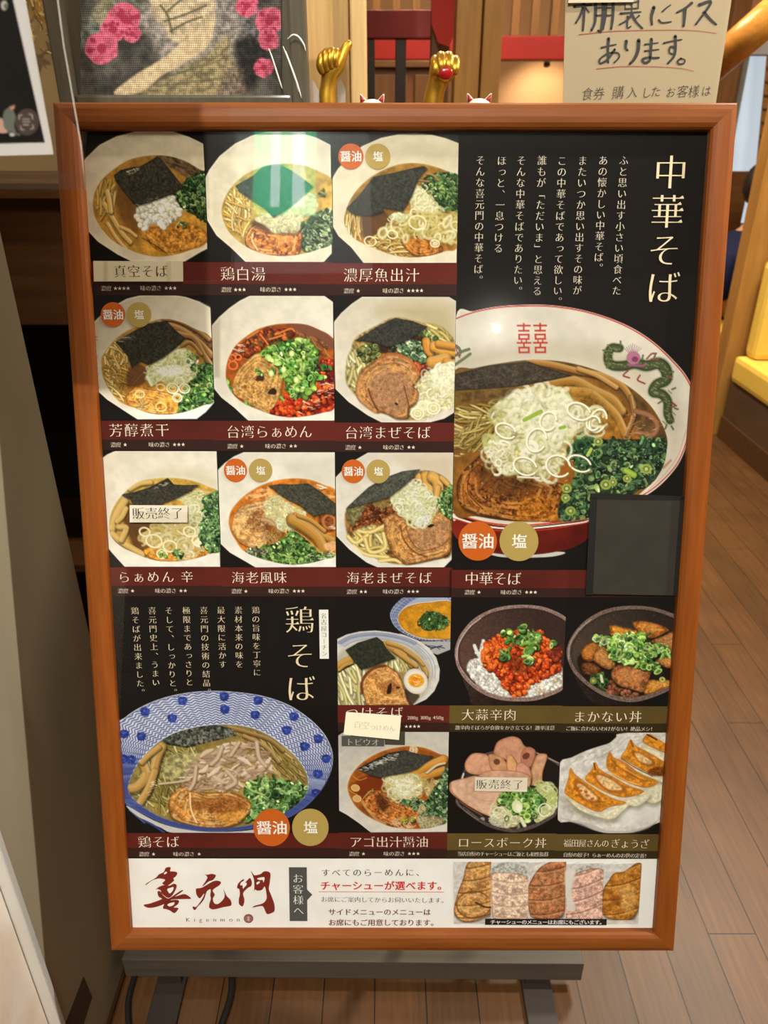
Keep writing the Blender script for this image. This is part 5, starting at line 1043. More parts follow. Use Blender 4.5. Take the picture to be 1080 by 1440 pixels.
class Letters:
    # collects glyphs of one block as flat triangles; placement is given in sheet millimetres
    def __init__(s, style=MINCHO): s.v = []; s.f = []; s.n = 0; s.st = style
    def add(s, ch, c, ex, ey, st=None, ctr=(.48, .38)):
        if ch == ' ': return
        V, T = glyph(ch, st or s.st); q = np.array(c)+(V[:, :1]-ctr[0])*np.array(ex)+(V[:, 1:]-ctr[1])*np.array(ey)
        s.v.append(q); s.f.append(T+s.n); s.n += len(q)
    def poly(s, pts):
        pts, T = fill_loops([np.asarray(pts, float)]); s.v.append(pts); s.f.append(T+s.n); s.n += len(pts)
    def mesh(s, name, fn):                         # fn maps the 2-D points to 3-D
        V = np.vstack(s.v); Tm = np.vstack(s.f); P3 = fn(V)
        a, b, c = P3[Tm[:, 0]], P3[Tm[:, 1]], P3[Tm[:, 2]]; ok = np.linalg.norm(np.cross(b-a, c-a), axis=1) > 1e-14; Tm = Tm[ok]
        me = bpy.data.meshes.new(name); me.from_pydata([tuple(p) for p in P3], [], [tuple(int(i) for i in t) for t in Tm]); return me
def view_uv(view, pts):
    p = np.asarray(pts, float).reshape(-1, 2); return uvs(np.c_[view[0]+p[:, 0]/view[2], view[1]+p[:, 1]/view[2]])
def em_uv(view, c, size):
    a = view_uv(view, [c, (c[0]+size, c[1])]); return float(np.hypot(*(a[1]-a[0])))
def row(L, view, text, c0, c1, size, st=None, sy=1.):                # level line between the centres of its first and last character
    a, b = view_uv(view, [c0, c1]); e = em_uv(view, c0, size)
    for i, ch in enumerate(text): L.add(ch, a+(b-a)*(i/max(1, len(text)-1)), (e, 0), (0, -e*sy), st)
def col(L, view, text, c0, c1, size, st=None):                       # upright line
    a, b = view_uv(view, [c0, c1]); e = em_uv(view, c0, size)
    for i, ch in enumerate(text):
        c = a+(b-a)*(i/max(1, len(text)-1))
        if ch in '「」ー': L.add(ch, c, (0, e), (e, 0), st)
        elif ch in '。、': L.add(ch, c+[e*.62, -e*.55], (e, 0), (0, -e), st)
        elif ch in 'っょ': L.add(ch, c+[e*.1, -e*.08], (e, 0), (0, -e), st)
        else: L.add(ch, c, (e, 0), (0, -e), st)
def fit(L, view, text, x0, x1, y, size, st=None, y1=None):           # latin/mixed line squeezed between two x positions
    wd = [(.95 if ord(c) > 0x2fff else .3 if c in ' il' else GL[c][1]) for c in text]; tot = sum(wd); x = 0
    a, b = view_uv(view, [(x0, y), (x1, y1 or y)]); e = em_uv(view, (x0, y), size)
    sx = float(np.hypot(*(b-a)))/tot
    for c, k in zip(text, wd):
        p = a+(b-a)*(x+k/2)/tot; ctr = (.48 if ord(c) > 0x2fff else (k-.05)/2, .38); L.add(c, p, (sx, 0), (0, -e), st, ctr); x += k
# ---------------------------------------------------------------- the menu sign
O3 = Vector((.01229, .80614, .88179)); AX = Vector((1, -.0008, -.0008)).normalized(); AN = Vector((0, -.95473, .29747)); AY = AN.cross(AX).normalized(); AX = AY.cross(AN).normalized()
MB = Matrix(((AX.x, AY.x, AN.x, O3.x), (AX.y, AY.y, AN.y, O3.y), (AX.z, AY.z, AN.z, O3.z), (0, 0, 0, 1)))      # board space: x right, y up the board, z out of its face
sign = empty('menu_sign', (0, .82, 0), 'large brown wood framed ramen menu sign leaning back on a dark metal floor stand', 'menu sign')
def bd(uv, z):                                       # sheet millimetres -> board space
    uv = np.asarray(uv, float); return np.c_[(uv[:, 0]-PW/2)/1000, (PH/2-uv[:, 1])/1000, np.full(len(uv), z)]
M_BLACK = mat('printed_black', (25, 21, 18), .6, .06, noise=(60, (23, 19, 16), (1, 1, 1)))
M_PRINT = print_mat('dish_print')
wood_v = wood('frame_wood_upright', (124, 62, 17), (142, 75, 23), 1, 14); wood_h = wood('frame_wood_level', (116, 60, 18), (134, 73, 26), 0, 14)
# frame: four mitred rails with a rounded face
prof = [(-.003, -.004), (-.003, .0085), (-.001, .0115), (.003, .0135), (.009, .0142), (.017, .0142), (.022, .0128), (.0248, .0095), (.0255, .005), (.0255, -.022), (.004, -.022), (.004, -.004)]
hx, hy = .3635, .518
def rail(side):
    bm = bmesh.new(); ends = []
    for e in (-1, 1):
        ring = []
        for d, z in prof:
            ring.append(bm.verts.new({'t': (e*(hx+d), hy+d, z), 'b': (e*(hx+d), -hy-d, z), 'l': (-hx-d, e*(hy+d), z), 'r': (hx+d, e*(hy+d), z)}[side]))
        ends.append(ring)
    n = len(prof)
    for k in range(n): bm.faces.new((ends[0][k], ends[0][(k+1) % n], ends[1][(k+1) % n], ends[1][k]))
    bm.faces.new(ends[0]); bm.faces.new(ends[1][::-1])
    return from_bm('frame_rail', bm, wood_h if side in 'tb' else wood_v, sign, MB)
for sd_ in 'tblr': rail(sd_)
box('back_panel', (-hx-.003, -hy-.003, -.012), (hx+.003, hy+.003, -.003), mat('board_back', (70, 48, 30), .8), sign, .001, MB)
def flat(name, quads, z, material, parent, th=0.0):
    # printed area(s) given as sheet rectangles (u0, v0, u1, v1) or point lists
    bm = bmesh.new()
    for q in quads:
        p = [(q[0], q[1]), (q[2], q[1]), (q[2], q[3]), (q[0], q[3])] if np.ndim(q[0]) == 0 else q
        vs = [bm.verts.new(v) for v in bd(p, z)]; f = bm.faces.new(vs)
        if th:
            e = bmesh.ops.extrude_face_region(bm, geom=[f]); bmesh.ops.translate(bm, verts=[v for v in e['geom'] if isinstance(v, bmesh.types.BMVert)], vec=(0, 0, th))
    for f in bm.faces:
        if not th and f.normal.z < 0: f.normal_flip()
    if th: return from_bm(name, bm, material, parent, MB)
    me = bpy.data.meshes.new(name); bm.to_mesh(me); bm.free(); return link(name, me, material, parent, MB)
flat('printed_sheet', [(0, 0, PW, PH)], 0, M_BLACK, sign)
def grid_mesh(name, img, fn):
    H, W = img.shape[:2]; yy, xx = np.mgrid[0:H, 0:W]
    P3 = fn((xx.ravel()+.5)/W, (yy.ravel()+.5)/H)
    me = bpy.data.meshes.new(name); me.vertices.add(H*W); me.vertices.foreach_set('co', P3.astype(np.float32).ravel())
    i = (np.arange(H-1)[:, None]*W+np.arange(W-1)[None]).ravel(); q = np.c_[i, i+W, i+W+1, i+1].astype(np.int32)
    me.loops.add(len(q)*4); me.loops.foreach_set('vertex_index', q.ravel()); me.polygons.add(len(q)); me.polygons.foreach_set('loop_start', np.arange(len(q), dtype=np.int32)*4)
    me.update(calc_edges=True)
    s = img.reshape(-1, 3)/255.; l = np.where(s <= .04045, s/12.92, ((s+.055)/1.055)**2.4)
    at = me.color_attributes.new('print', 'FLOAT_COLOR', 'POINT'); at.data.foreach_set('color', np.c_[l, np.ones(len(l))].astype(np.float32).ravel())
    return me
def photo(fn, label, z=.0003, name='dish_photo'):
    c = fn(); img = c.out()
    me = grid_mesh(name, img, lambda s, t: bd(np.c_[c.u0+s*(c.u1-c.u0), c.v0+t*(c.v1-c.v0)], z))
    return tag(link(name, me, M_PRINT, sign, MB), label)
MAROON = mat('band_maroon', (104, 38, 28), .6, .08, noise=(9, (80, 29, 22), (1, 1, 1))); MAR2 = mat('band_brown', (58, 34, 27), .6, .08, noise=(9, (48, 27, 22), (1, 1, 1)))
OLIVE = mat('band_olive', (106, 88, 42), .6, .08, noise=(9, (84, 64, 32), (1, 1, 1))); OLI2 = mat('band_dark_olive', (58, 48, 24), .6, .08, noise=(9, (48, 36, 20), (1, 1, 1)))
CREAM = ink((238, 222, 200)); WHITE = ink((240, 236, 226)); INKD = ink((44, 40, 40))
ORANGE = mat('badge_orange', (198, 96, 30), .6, .08); GOLD_B = mat('badge_gold', (178, 152, 82), .6, .08)
def put(name, L, z, material, parent): return link(name, L.mesh(name, lambda V: bd(V, z)), material, parent, MB)
ALL = ('真空そば鶏白湯濃厚魚出汁芳醇煮干台湾らぁめんまぜ辛海老風味中華けアゴ醤油大蒜肉丼ロスポーク福田屋さのぎょうざ塩度★激ろが食欲をかき立てる！注意ご飯に合わないわけ絶品メシ当店自慢チャュはとも相性抜群餃子お供定番'
       'トビウオ販売終了つ200g345ふと思い出す小頃べあ懐し。またいつかのこであって欲誰もがただ「」ありほっ、一息喜元門旨味丁寧素材本来最大限活技術結晶極史上う成名古コチンKigenmo客様へ選席案内伺サイドニューメ用します棚裏スり食券購入たえぼ')
load_glyphs(ALL)
def band(u0, u1, v0, v1, v2, m1, m2, parent):
    flat('caption_band', [(u0, v0, u1, v1)], .0005, m1, parent); flat('rating_strip', [(u0, v1, u1, v2)], .0005, m2, parent)
def rating(view, y, x0, n1, x1, n2, parent, k=1., extra=None):
    L = Letters(MINCHO)
    row(L, view, '濃度', (x0+18*k, y), (x0+59*k, y), 42*k)
    if n1: row(L, view, '★'*n1, (x0+110*k, y), (x0+(110+32*(n1-1))*k, y), 34*k, SANS)
    put('rating_lettering', L, .0008, CREAM, parent); L = Letters(MINCHO)
    row(L, view, '味の濃さ', (x1+20*k, y+1), (x1+143*k, y+1), 42*k)
    row(L, view, '★'*n2, (x1+198*k, y+1), (x1+(198+32.5*(n2-1))*k, y+1), 34*k, SANS)
    put('rating_lettering', L, .0008, CREAM, parent)
def badges(view, a, ra, b, rb, parent):
    for (cx, cy), r, m, t in ((a, ra, ORANGE, '醤油'), (b, rb, GOLD_B, '塩')):
        L = Letters(); L.poly(view_uv(view, ell_pts(cx, cy, r, r*1.02, 0, 48)))
        put('flavour_badge', L, .0010, m, parent)
        L = Letters(BOLD)
        if len(t) == 2: row(L, view, t, (cx-r*.43, cy), (cx+r*.43, cy), r*.86)
        else: row(L, view, t, (cx, cy), (cx, cy), r*.8)
        put('badge_lettering', L, .0013, WHITE, parent)
def caption(view, items, parent, z=.0008, m=None, name='caption_lettering'):
    L = Letters(MINCHO)
    for it in items: row(L, view, *it)
    put(name, L, z, m or CREAM, parent)
V1, V2, V3 = (110, 165, 5.4), (290, 165, 5.4), (465, 165, 5.4); V4, V5, V6 = (120, 400, 5.4), (290, 400, 5.4), (460, 400, 5.4); V7, V8, V9 = (130, 620, 5.4), (290, 620, 5.4), (460, 620, 5.4)
VB = (630, 420, 3); VT = (640, 190, 2.842); VC = (150, 960, 3.273); VD = (150, 835, 3.273); V12, V14, V15 = (460, 835, 6), (620, 835, 6), (780, 835, 6); V13, V16, V17 = (460, 1020, 6), (620, 1020, 6), (770, 1020, 6)
C1, C2, C3 = (0, 143.5), (143.5, 291), (291, 438)
def std(fn, label, cols, v, view, items, rt, bdg=None, k=1., m1=None, m2=None):
    p = photo(fn, label); band(*cols, *v, m1 or MAROON, m2 or MAR2, p)
    if items: caption(view, items, p)
    if rt: rating(view, *rt, p, k)
    if bdg: badges(view, *bdg, p)
    return p
p1 = std(d1, 'photo of thick brown ramen with a square of seaweed', C1, (148, 173, 186), V1, None, (1284, 200, 4, 497, 3))
p2 = std(d2, 'photo of pale ramen with seaweed over seared pork', C2, (148, 173, 186), V2, [('鶏白湯', (187, 1178), (420, 1182), 112)], (1300, 140, 3, 435, 3))
p3 = std(d3, 'photo of clear ramen with wide seaweed and onion rings', C3, (149, 173, 186), V3, [('濃厚魚出汁', (175, 1195), (645, 1198), 110)], (1315, 125, 1, 420, 4), ((192, 295), 96, (396, 297), 96))
p4 = std(d4, 'photo of golden ramen with white onion and seaweed', C1, (335, 358, 371), V4, [('芳醇煮干', (243, 1093), (595, 1093), 108)], (1203, 205, 1, 492, 3), ((235, 215), 93, (432, 217), 94))
p5 = std(d5, 'photo of red ramen with minced meat and chopped leek', C2, (335, 359, 372), V5, [('台湾らぁめん', (215, 1110), (765, 1112), 106)], (1220, 172, 1, 458, 2))
p6 = std(d6, 'photo of brothless noodles with a big pork slice', C3, (337, 360, 373), V6, [('台湾まぜそば', (195, 1122), (745, 1125), 106)], (1235, 150, 1, 435, 2))
p7 = std(d7, 'photo of ramen with seaweed and bamboo shoots', (0, 144), (520, 544, 558), V7, [('らぁめん', (238, 1020), (570, 1020), 98), ('辛', (715, 1020), (715, 1020), 98)], (1125, 193, 1, 473, 2))
p8 = std(d8, 'photo of orange ramen with rolled pork and bamboo shoots', (144, 291), (520, 545, 558), V8, [('海老風味', (238, 1030), (560, 1030), 102)], (1133, 190, 1, 470, 3), ((232, 215), 88, (422, 217), 89))
p9 = std(d9, 'photo of brothless noodles with white onion and pork', C3, (520, 545, 558), V9, [('海老まぜそば', (193, 1037), (743, 1040), 102)], (1142, 147, 2, 420, 3), ((208, 228), 88, (397, 230), 89))
p10 = std(d10, 'largest photo, ramen bowl with a green dragon on its rim', (435, 728), (523, 547, 559), VB, [('中華そば', (98, 1182), (277, 1184), 62)], (1240, 68, 1, 220, 3), ((126, 1024), 81, (300, 1026), 82), .556)
p11 = std(d11, 'photo of ramen in a blue patterned bowl', (0, 291), (890, 912, 926), VC, [('鶏そば', (158, 725), (288, 725), 64)], (781, 133, 1, 290, 1), ((745, 662), 84, (923, 662), 84), .606)
p12 = std(d12, 'photo of dipping noodles beside a bowl of orange soup', C3, (706, 730, 743), V12, [('つけそば', (195, 1000), (570, 1000), 112)], None)
L = Letters(MINCHO); fit(L, V12, '200g 300g 450g', 658, 968, 1044, 44); put('portion_lettering', L, .0008, CREAM, p12); L = Letters(MINCHO); row(L, V12, '★★★★', (652, 1118), (755, 1118), 36, SANS); row(L, V12, '味の濃さ', (450, 1118), (590, 1118), 46); put('rating_lettering', L, .0008, CREAM, p12)
p13 = std(d13, 'photo of dark soy ramen with a seared pork slice', C3, (889, 913, 927), V13, [('アゴ出汁醤油', (210, 980), (770, 982), 112)], (1080, 155, 1, 445, 3), None, 1.11)
flat('label_patch', [view_uv(V13, [(105, 85), (465, 88), (463, 175), (104, 172)])], .0009, mat('label_grey', (84, 82, 76), .5), p13); flat('label_patch', [view_uv(V13, [(185, 66), (640, 50), (638, 166), (470, 162), (466, 118), (186, 118)])], .0007, mat('label_olive', (66, 62, 48), .5), p13)
caption(V13, [('トビウオ', (172, 136), (388, 140), 72)], p13, .0012, ink((206, 200, 186)), 'label_lettering')
def side(fn, label, cols, v, view, items, sub):
    p = std(fn, label, cols, v, view, None, None, m1=OLIVE, m2=OLI2); L = Letters(MINCHO)
    for t, a, b, s_, *sy in items: row(L, view, t, a, b, s_, None, *sy)
    put('caption_lettering', L, .0008, CREAM, p); L = Letters(MINCHO); fit(L, view, *sub); put('rating_lettering', L, .0008, CREAM, p); return p
p14 = side(d14, 'photo of rice topped with red minced meat', (438, 586), (706, 731, 743), V14, [('大蒜辛肉', (208, 1022), (565, 1025), 112)], ('激辛肉そぼろが食欲をかき立てる！激辛注意', 100, 942, 1130, 44, None, 1138))
p15 = side(d15, 'photo of rice bowl with chunks of braised pork', (586, 728), (707, 731, 744), V15, [('まかない丼', (190, 1045), (660, 1048), 112)], ('ご飯に合わないわけがない！絶品メシ！', 75, 830, 1143, 44, None, 1153))
p16 = side(d16, 'photo of pink sliced pork over a dark bowl', (438, 586), (890, 915, 928), V16, [('ロースポーク丼', (160, 990), (810, 997), 104)], ('当店自慢のチャーシューはご飯とも相性抜群', 108, 876, 1084, 46, None, 1094))
p17 = side(d17, 'photo of fried dumplings on a white plate', (586, 728), (891, 916, 928), V17, [('福田屋さんの', (135, 1000), (455, 1005), 66, 1.2), ('ぎょうざ', (540, 1005), (785, 1012), 84, 1.1)], ('自慢の餃子！らぁーめんのお供の定番！', 100, 825, 1098, 46, None, 1112))
# big titles and their stories
L = Letters(MINCHO)
for ch, c, s_ in (('中', (877, 155), 140), ('華', (862, 312), 140), ('そ', (848, 466), 138), ('ば', (842, 615), 138)): row(L, VT, ch, c, c, s_)
put('title_lettering', L, .0008, ink((232, 212, 172)), sign)
L = Letters(MINCHO)
for t, a, b in (('ふと思い出す小さい頃食べた', (692, 107), (657, 627)), ('あの懐かしい中華そば。', (610, 107), (585, 535)), ('またいつか思い出すその味が', (528, 107), (500, 625)), ('この中華そばであって欲しい。', (446, 107), (420, 668)), ('誰もが「ただいま」と思える', (366, 105), (340, 627)), ('そんな中華そばでありたい。', (283, 105), (262, 625)), ('ほっと、一息つける', (205, 105), (187, 455)), ('そんな喜元門の中華そば。', (120, 103), (105, 580))): col(L, VT, t, a, b, 39)
put('story_lettering', L, .0008, ink((214, 202, 178)), sign)
L = Letters(MINCHO)
for ch, c in (('鶏', (882, 115)), ('そ', (883, 280)), ('ば', (885, 432))): row(L, VD, ch, c, c, 140)
put('title_lettering', L, .0008, ink((232, 212, 172)), sign)
L = Letters(MINCHO)
for t, a, b in (('鶏の旨味を丁寧に', (683, 70), (686, 357)), ('素材本来の味を', (603, 70), (605, 319)), ('最大限に活かす', (523, 70), (528, 319)), ('喜元門の技術の結晶。', (444, 70), (454, 445)), ('極限まであっさりと', (364, 70), (374, 400)), ('そして、しっかりと。', (283, 70), (299, 445)), ('喜元門史上、うまい', (206, 70), (220, 400)), ('鶏そばが出来ました。', (127, 70), (150, 445))): col(L, VD, t, a, b, 38)
put('story_lettering', L, .0008, ink((224, 206, 172)), sign)
tg = flat('breed_label', [view_uv(VD, [(975, 70), (1018, 70), (1018, 296), (976, 296)])], .0010, WHITE, sign)
L = Letters(MINCHO); col(L, VD, '名古屋コーチン', (996, 98), (997, 272), 28); put('label_lettering', L, .0013, INKD, tg)
# notice strip along the bottom
NV, LV, PV = (430, 1200, 5.143), (190, 1210, 5.4), (620, 1195, 3.484); SV = (160, 1195, 3.857)
strip = flat('notice_strip', [(0, 928, PW, PH)], .0004, mat('strip_white', (243, 240, 234), .6, .08, noise=(30, (236, 232, 224), (1, 1, 1))), sign)
LOGO = [[(52,175),(60,160),(130,118),(150,95),(190,75),(205,45),(235,38),(243,48),(238,70),(270,72),(292,82),(285,105),(262,125),(268,140),(240,165),(215,180),(190,172),(178,160),(200,135),(160,125),(135,128),(100,140)],
 [(125,210),(150,190),(190,175),(230,180),(265,165),(285,175),(283,200),(265,235),(245,262),(222,272),(200,262),(170,235),(165,215),(140,205)], [(140,225),(160,222),(180,250),(205,270),(230,275),(310,222),(335,215),(328,225),(275,262),(300,255),(350,245),(395,278),(350,282),(250,285),(230,300),(150,335),(80,348),(40,335),(38,322),(80,315),(165,285),(170,275),(148,262)],
 [(180,350),(200,305),(245,290),(290,288),(303,300),(290,325),(262,345),(298,350),(280,380),(262,388),(235,370),(205,358)],
 [(478,90),(520,98),(550,92),(583,100),(580,118),(560,140),(530,150),(500,175),(480,185),(505,150),(520,120),(505,98)], [(432,210),(440,202),(480,195),(560,150),(600,145),(622,155),(612,178),(560,215),(575,250),(560,280),(570,315),(600,320),(640,285),(650,250),(640,205),(665,260),(690,285),(700,310),(695,335),(640,345),(570,362),(540,355),(530,335),(545,280),(540,255),(545,210),(515,225),(490,290),(440,345),(430,362),(415,365),(405,345),(412,338),(435,340),(480,280),(495,240),(465,275),(450,270),(435,245)],
 [(745,200),(755,165),(790,135),(800,142),(775,160),(770,180),(790,175),(825,140),(845,125),(858,160),(850,188),(830,198),(790,240),(800,290),(790,335),(775,338),(758,320),(757,285),(765,250),(762,210)], [(850,70),(872,100),(885,105),(925,95),(950,76),(985,78),(1000,100),(992,170),(985,210),(1000,250),(1025,320),(1028,365),(1020,385),(980,400),(962,390),(945,350),(925,338),(860,350),(880,335),(935,320),(965,290),(968,250),(955,190),(935,215),(900,222),(880,212),(872,232),(876,190),(872,130)]]
HOLES = [[(205,72),(215,80),(200,92),(190,88)], [(215,205),(240,195),(262,190),(258,215),(235,238),(222,225)], [(215,322),(240,310),(268,306),(262,325),(240,335),(225,335)], [(788,165),(815,160),(818,175),(800,195),(790,205)], [(898,128),(945,118),(955,130),(945,160),(940,140),(915,140)], [(893,160),(915,150),(918,158),(898,175)]]
L = Letters()
for q in LOGO: L.poly(view_uv(LV, smooth_closed(q, 3)))
lg = put('logo_lettering', L, .0007, ink((124, 42, 30)), strip)
for q in HOLES:
    L = Letters(); L.poly(view_uv(LV, smooth_closed(q, 3))); put('logo_gap', L, .0009, ink((241, 238, 232)), strip)
L = Letters(MINCHO)
for ch, x in zip('Kigenmon', (370, 420, 466, 518, 572, 632, 695, 752)):
    V, T = glyph(ch, MINCHO); e = em_uv(LV, (x, 437), 50); L.add(ch, view_uv(LV, [(x, 455)])[0], (e, 0), (0, -e), None, ((V[:, 0].max()+V[:, 0].min())/2, 0))
put('romanised_lettering', L, .0007, INKD, strip)
RED = ink((134, 44, 44)); L = Letters(); L.poly(view_uv(LV, ell_pts(829, 433, 36, 34, 0, 40))); em = put('round_emblem', L, .0007, RED, strip)
L = Letters(SANS)
for r0, r1 in ((28, 26), (20, 18)):
    for k in range(24):
        a0, a1 = k*PI/12, (k+.72)*PI/12; L.poly(view_uv(LV, [(829+r*math.cos(a), 433+r*.95*math.sin(a)) for r, a in ((r0, a0), (r0, a1), (r1, a1), (r1, a0))]))
for x0, y0, x1, y1 in ((817, 420, 841, 423), (817, 443, 841, 446), (820, 420, 823, 446), (835, 420, 838, 446), (827, 416, 831, 450), (820, 430, 838, 433)): L.poly(view_uv(LV, [(x0, y0), (x1, y0), (x1, y1), (x0, y1)]))
put('emblem_mark', L, .0010, ink((226, 200, 190)), strip)
L = Letters(); L.poly(view_uv(SV, [(930, 90), (1027, 91), (1027, 211), (1055, 240), (1027, 270), (1027, 383), (931, 382)])); put('arrow_tag', L, .0007, ink((82, 81, 79)), strip)
L = Letters(MINCHO); col(L, SV, 'お客様へ', (977, 150), (979, 325), 60); put('tag_lettering', L, .0010, WHITE, strip)
for t, a, b, s_, st, c in (('すべてのらーめんに、', (115, 135), (800, 138), 66, (.008, .014, True), (48, 42, 42)), ('チャーシューが選べます。', (112, 229), (960, 234), 76, HEAVY, (206, 42, 34)), ('お席にご案内してからお伺いいたします。', (102, 328), (972, 341), 48, (.004, .015, False), (54, 46, 44)), ('サイドメニューのメニューは', (158, 420), (845, 425), 57, BOLD, (112, 40, 36)), ('お席にもご用意しております。', (158, 496), (898, 502), 57, BOLD, (112, 40, 36))):
    L = Letters(st); row(L, NV, t, a, b, s_); put('notice_lettering', L, .0007, ink(c), strip)
L = Letters(); L.poly(view_uv(NV, [(65, 271), (972, 279), (972, 282.5), (65, 274.5)])); put('underline', L, .0007, ink((206, 42, 34)), strip)
pk = photo(pork_strip, 'row of five sliced pork photos', .0007, 'pork_photo')
L = Letters(); L.poly(view_uv(PV, [(195, 338), (790, 343), (789, 374), (194, 369)])); put('pork_caption_bar', L, .0010, ink((34, 30, 28)), pk)
L = Letters(MINCHO); fit(L, PV, 'チャーシューのメニューはお席にもございます。', 220, 780, 354, 26, BOLD, 359); put('pork_caption_lettering', L, .0013, WHITE, pk)
# clear cover sheet and everything stuck on it
bm = bm_box((-hx-.002, -hy-.002, .0025), (hx+.002, hy+.002, .0045), 0); from_bm('clear_cover', bm, clear('cover_acrylic', fres=1.5, rough=.01, smear=.3), sign, MB)
def sticker(name, view, quad, m, text=None, c0=None, c1=None, size=0, ic=None, st=MINCHO, z=.0052, th=.0003, label=None):
    p = tag(flat(name, [view_uv(view, quad)], z, m, sign, th), label)
    if text:
        L = Letters(st); row(L, view, text, c0, c1, size); me = L.mesh('sticker_lettering', lambda V: bd(V, z+th+.0002)); link('sticker_lettering', me, ic or INKD, p)
    return p
PAPER = mat('sticker_paper', (226, 216, 196), .6, .2); 
sticker('name_sticker', V1, [(155, 1080), (832, 1088), (832, 1240), (158, 1235)], mat('sticker_tan', (206, 192, 160), .6, .2, noise=(25, (196, 182, 150), (1, 1, 1))), '真空そば', (355, 1160), (668, 1160), 98, ink((62, 44, 34)), label='tan name sticker with black lettering')
sticker('sold_out_sticker', V7, [(298, 470), (735, 475), (733, 603), (298, 600)], PAPER, '販売終了', (362, 532), (655, 532), 98, label='white sold out sticker')
sticker('sold_out_sticker', V16, [(262, 425), (702, 433), (697, 550), (257, 540)], PAPER, '販売終了', (315, 483), (620, 487), 96, label='white sold out sticker on pork rice')
for view, q in ((V1, [(235, 1085), (268, 1085), (268, 1238), (235, 1238)]), (V1, [(708, 1088), (745, 1088), (745, 1240), (708, 1240)]), (V7, [(325, 520), (800, 524), (800, 640), (325, 636)]), (V16, [(185, 370), (790, 400), (788, 520), (180, 580)])):
    flat('clear_tape', [view_uv(view, q)], .0058, clear('tape', (.96, .95, .92), rough=.2, haze=.012), sign)
nt_ = sticker('handwritten_note', V12, [(147, 978), (609, 1012), (588, 1214), (124, 1166)], mat('note_paper', (240, 232, 204), .7, .2), z=.0062, th=.0006, label='cream paper note in thin pencil handwriting')
L = Letters((-.022, .026, False)); row(L, V12, '真空', (240, 1086), (308, 1090), 74); row(L, V12, 'つけめん', (368, 1106), (530, 1114), 54); link('pencil_lettering', L.mesh('pencil_lettering', lambda V: bd(V, .0071)), ink((130, 124, 104)), nt_)
bl = tag(flat('blank_patch', [uvs([(830, 695), (961, 700), (947, 838), (822, 835)])], .0055, mat('patch_grey', (54, 49, 43), .6, .2, noise=(40, (48, 43, 37), (1, 1, 1))), sign, .001), 'blank dark grey square patch')
for q in ([(829, 694), (962, 699), (961, 705), (829, 702)], [(829, 700), (839, 700), (831, 836), (821, 836)], [(955, 700), (961, 700), (948, 838), (943, 838)]): flat('patch_tape', [uvs(q)], .0067, mat('patch_tape_dark', (30, 27, 25), .35), sign, .0002)
# floor stand
STEEL = mat('stand_steel', (86, 76, 64), .45, .4, noise=(12, (74, 65, 55), (.4, 6, 6))); BLK = mat('stand_foot', (52, 42, 36), .5, .4)
r_ = Matrix.Translation((-.055, .815, 0)) @ Matrix.Rotation(-.009, 4, 'Z')
box('cross_bar', (-.405, -.020, .034), (.405, .016, .082), STEEL, sign, .002, r_)
for xf, x in ((-.384, -.32), (.274, .21)):
    box('foot', (xf-.0265, .40, 0), (xf+.0265, 1.12, .010), BLK, sign, .002); box('foot_riser', (xf-.02, .80, .009), (xf+.02, .828, .036), BLK, sign, .001)
    tube('upright_pole', [(x, .892, .05), (x, .892, 1.02)], .014, STEEL, sign)
    box('pole_bracket', (x-.02, .872, .985), (x+.02, .905, 1.025), STEEL, sign, .002)
    tube('pole_strut', [(x, .892, .06), (x, .80, .06)], .010, STEEL, sign); tube('prop_arm', [(x, .892, .30), (x, .700, .43)], .009, STEEL, sign)
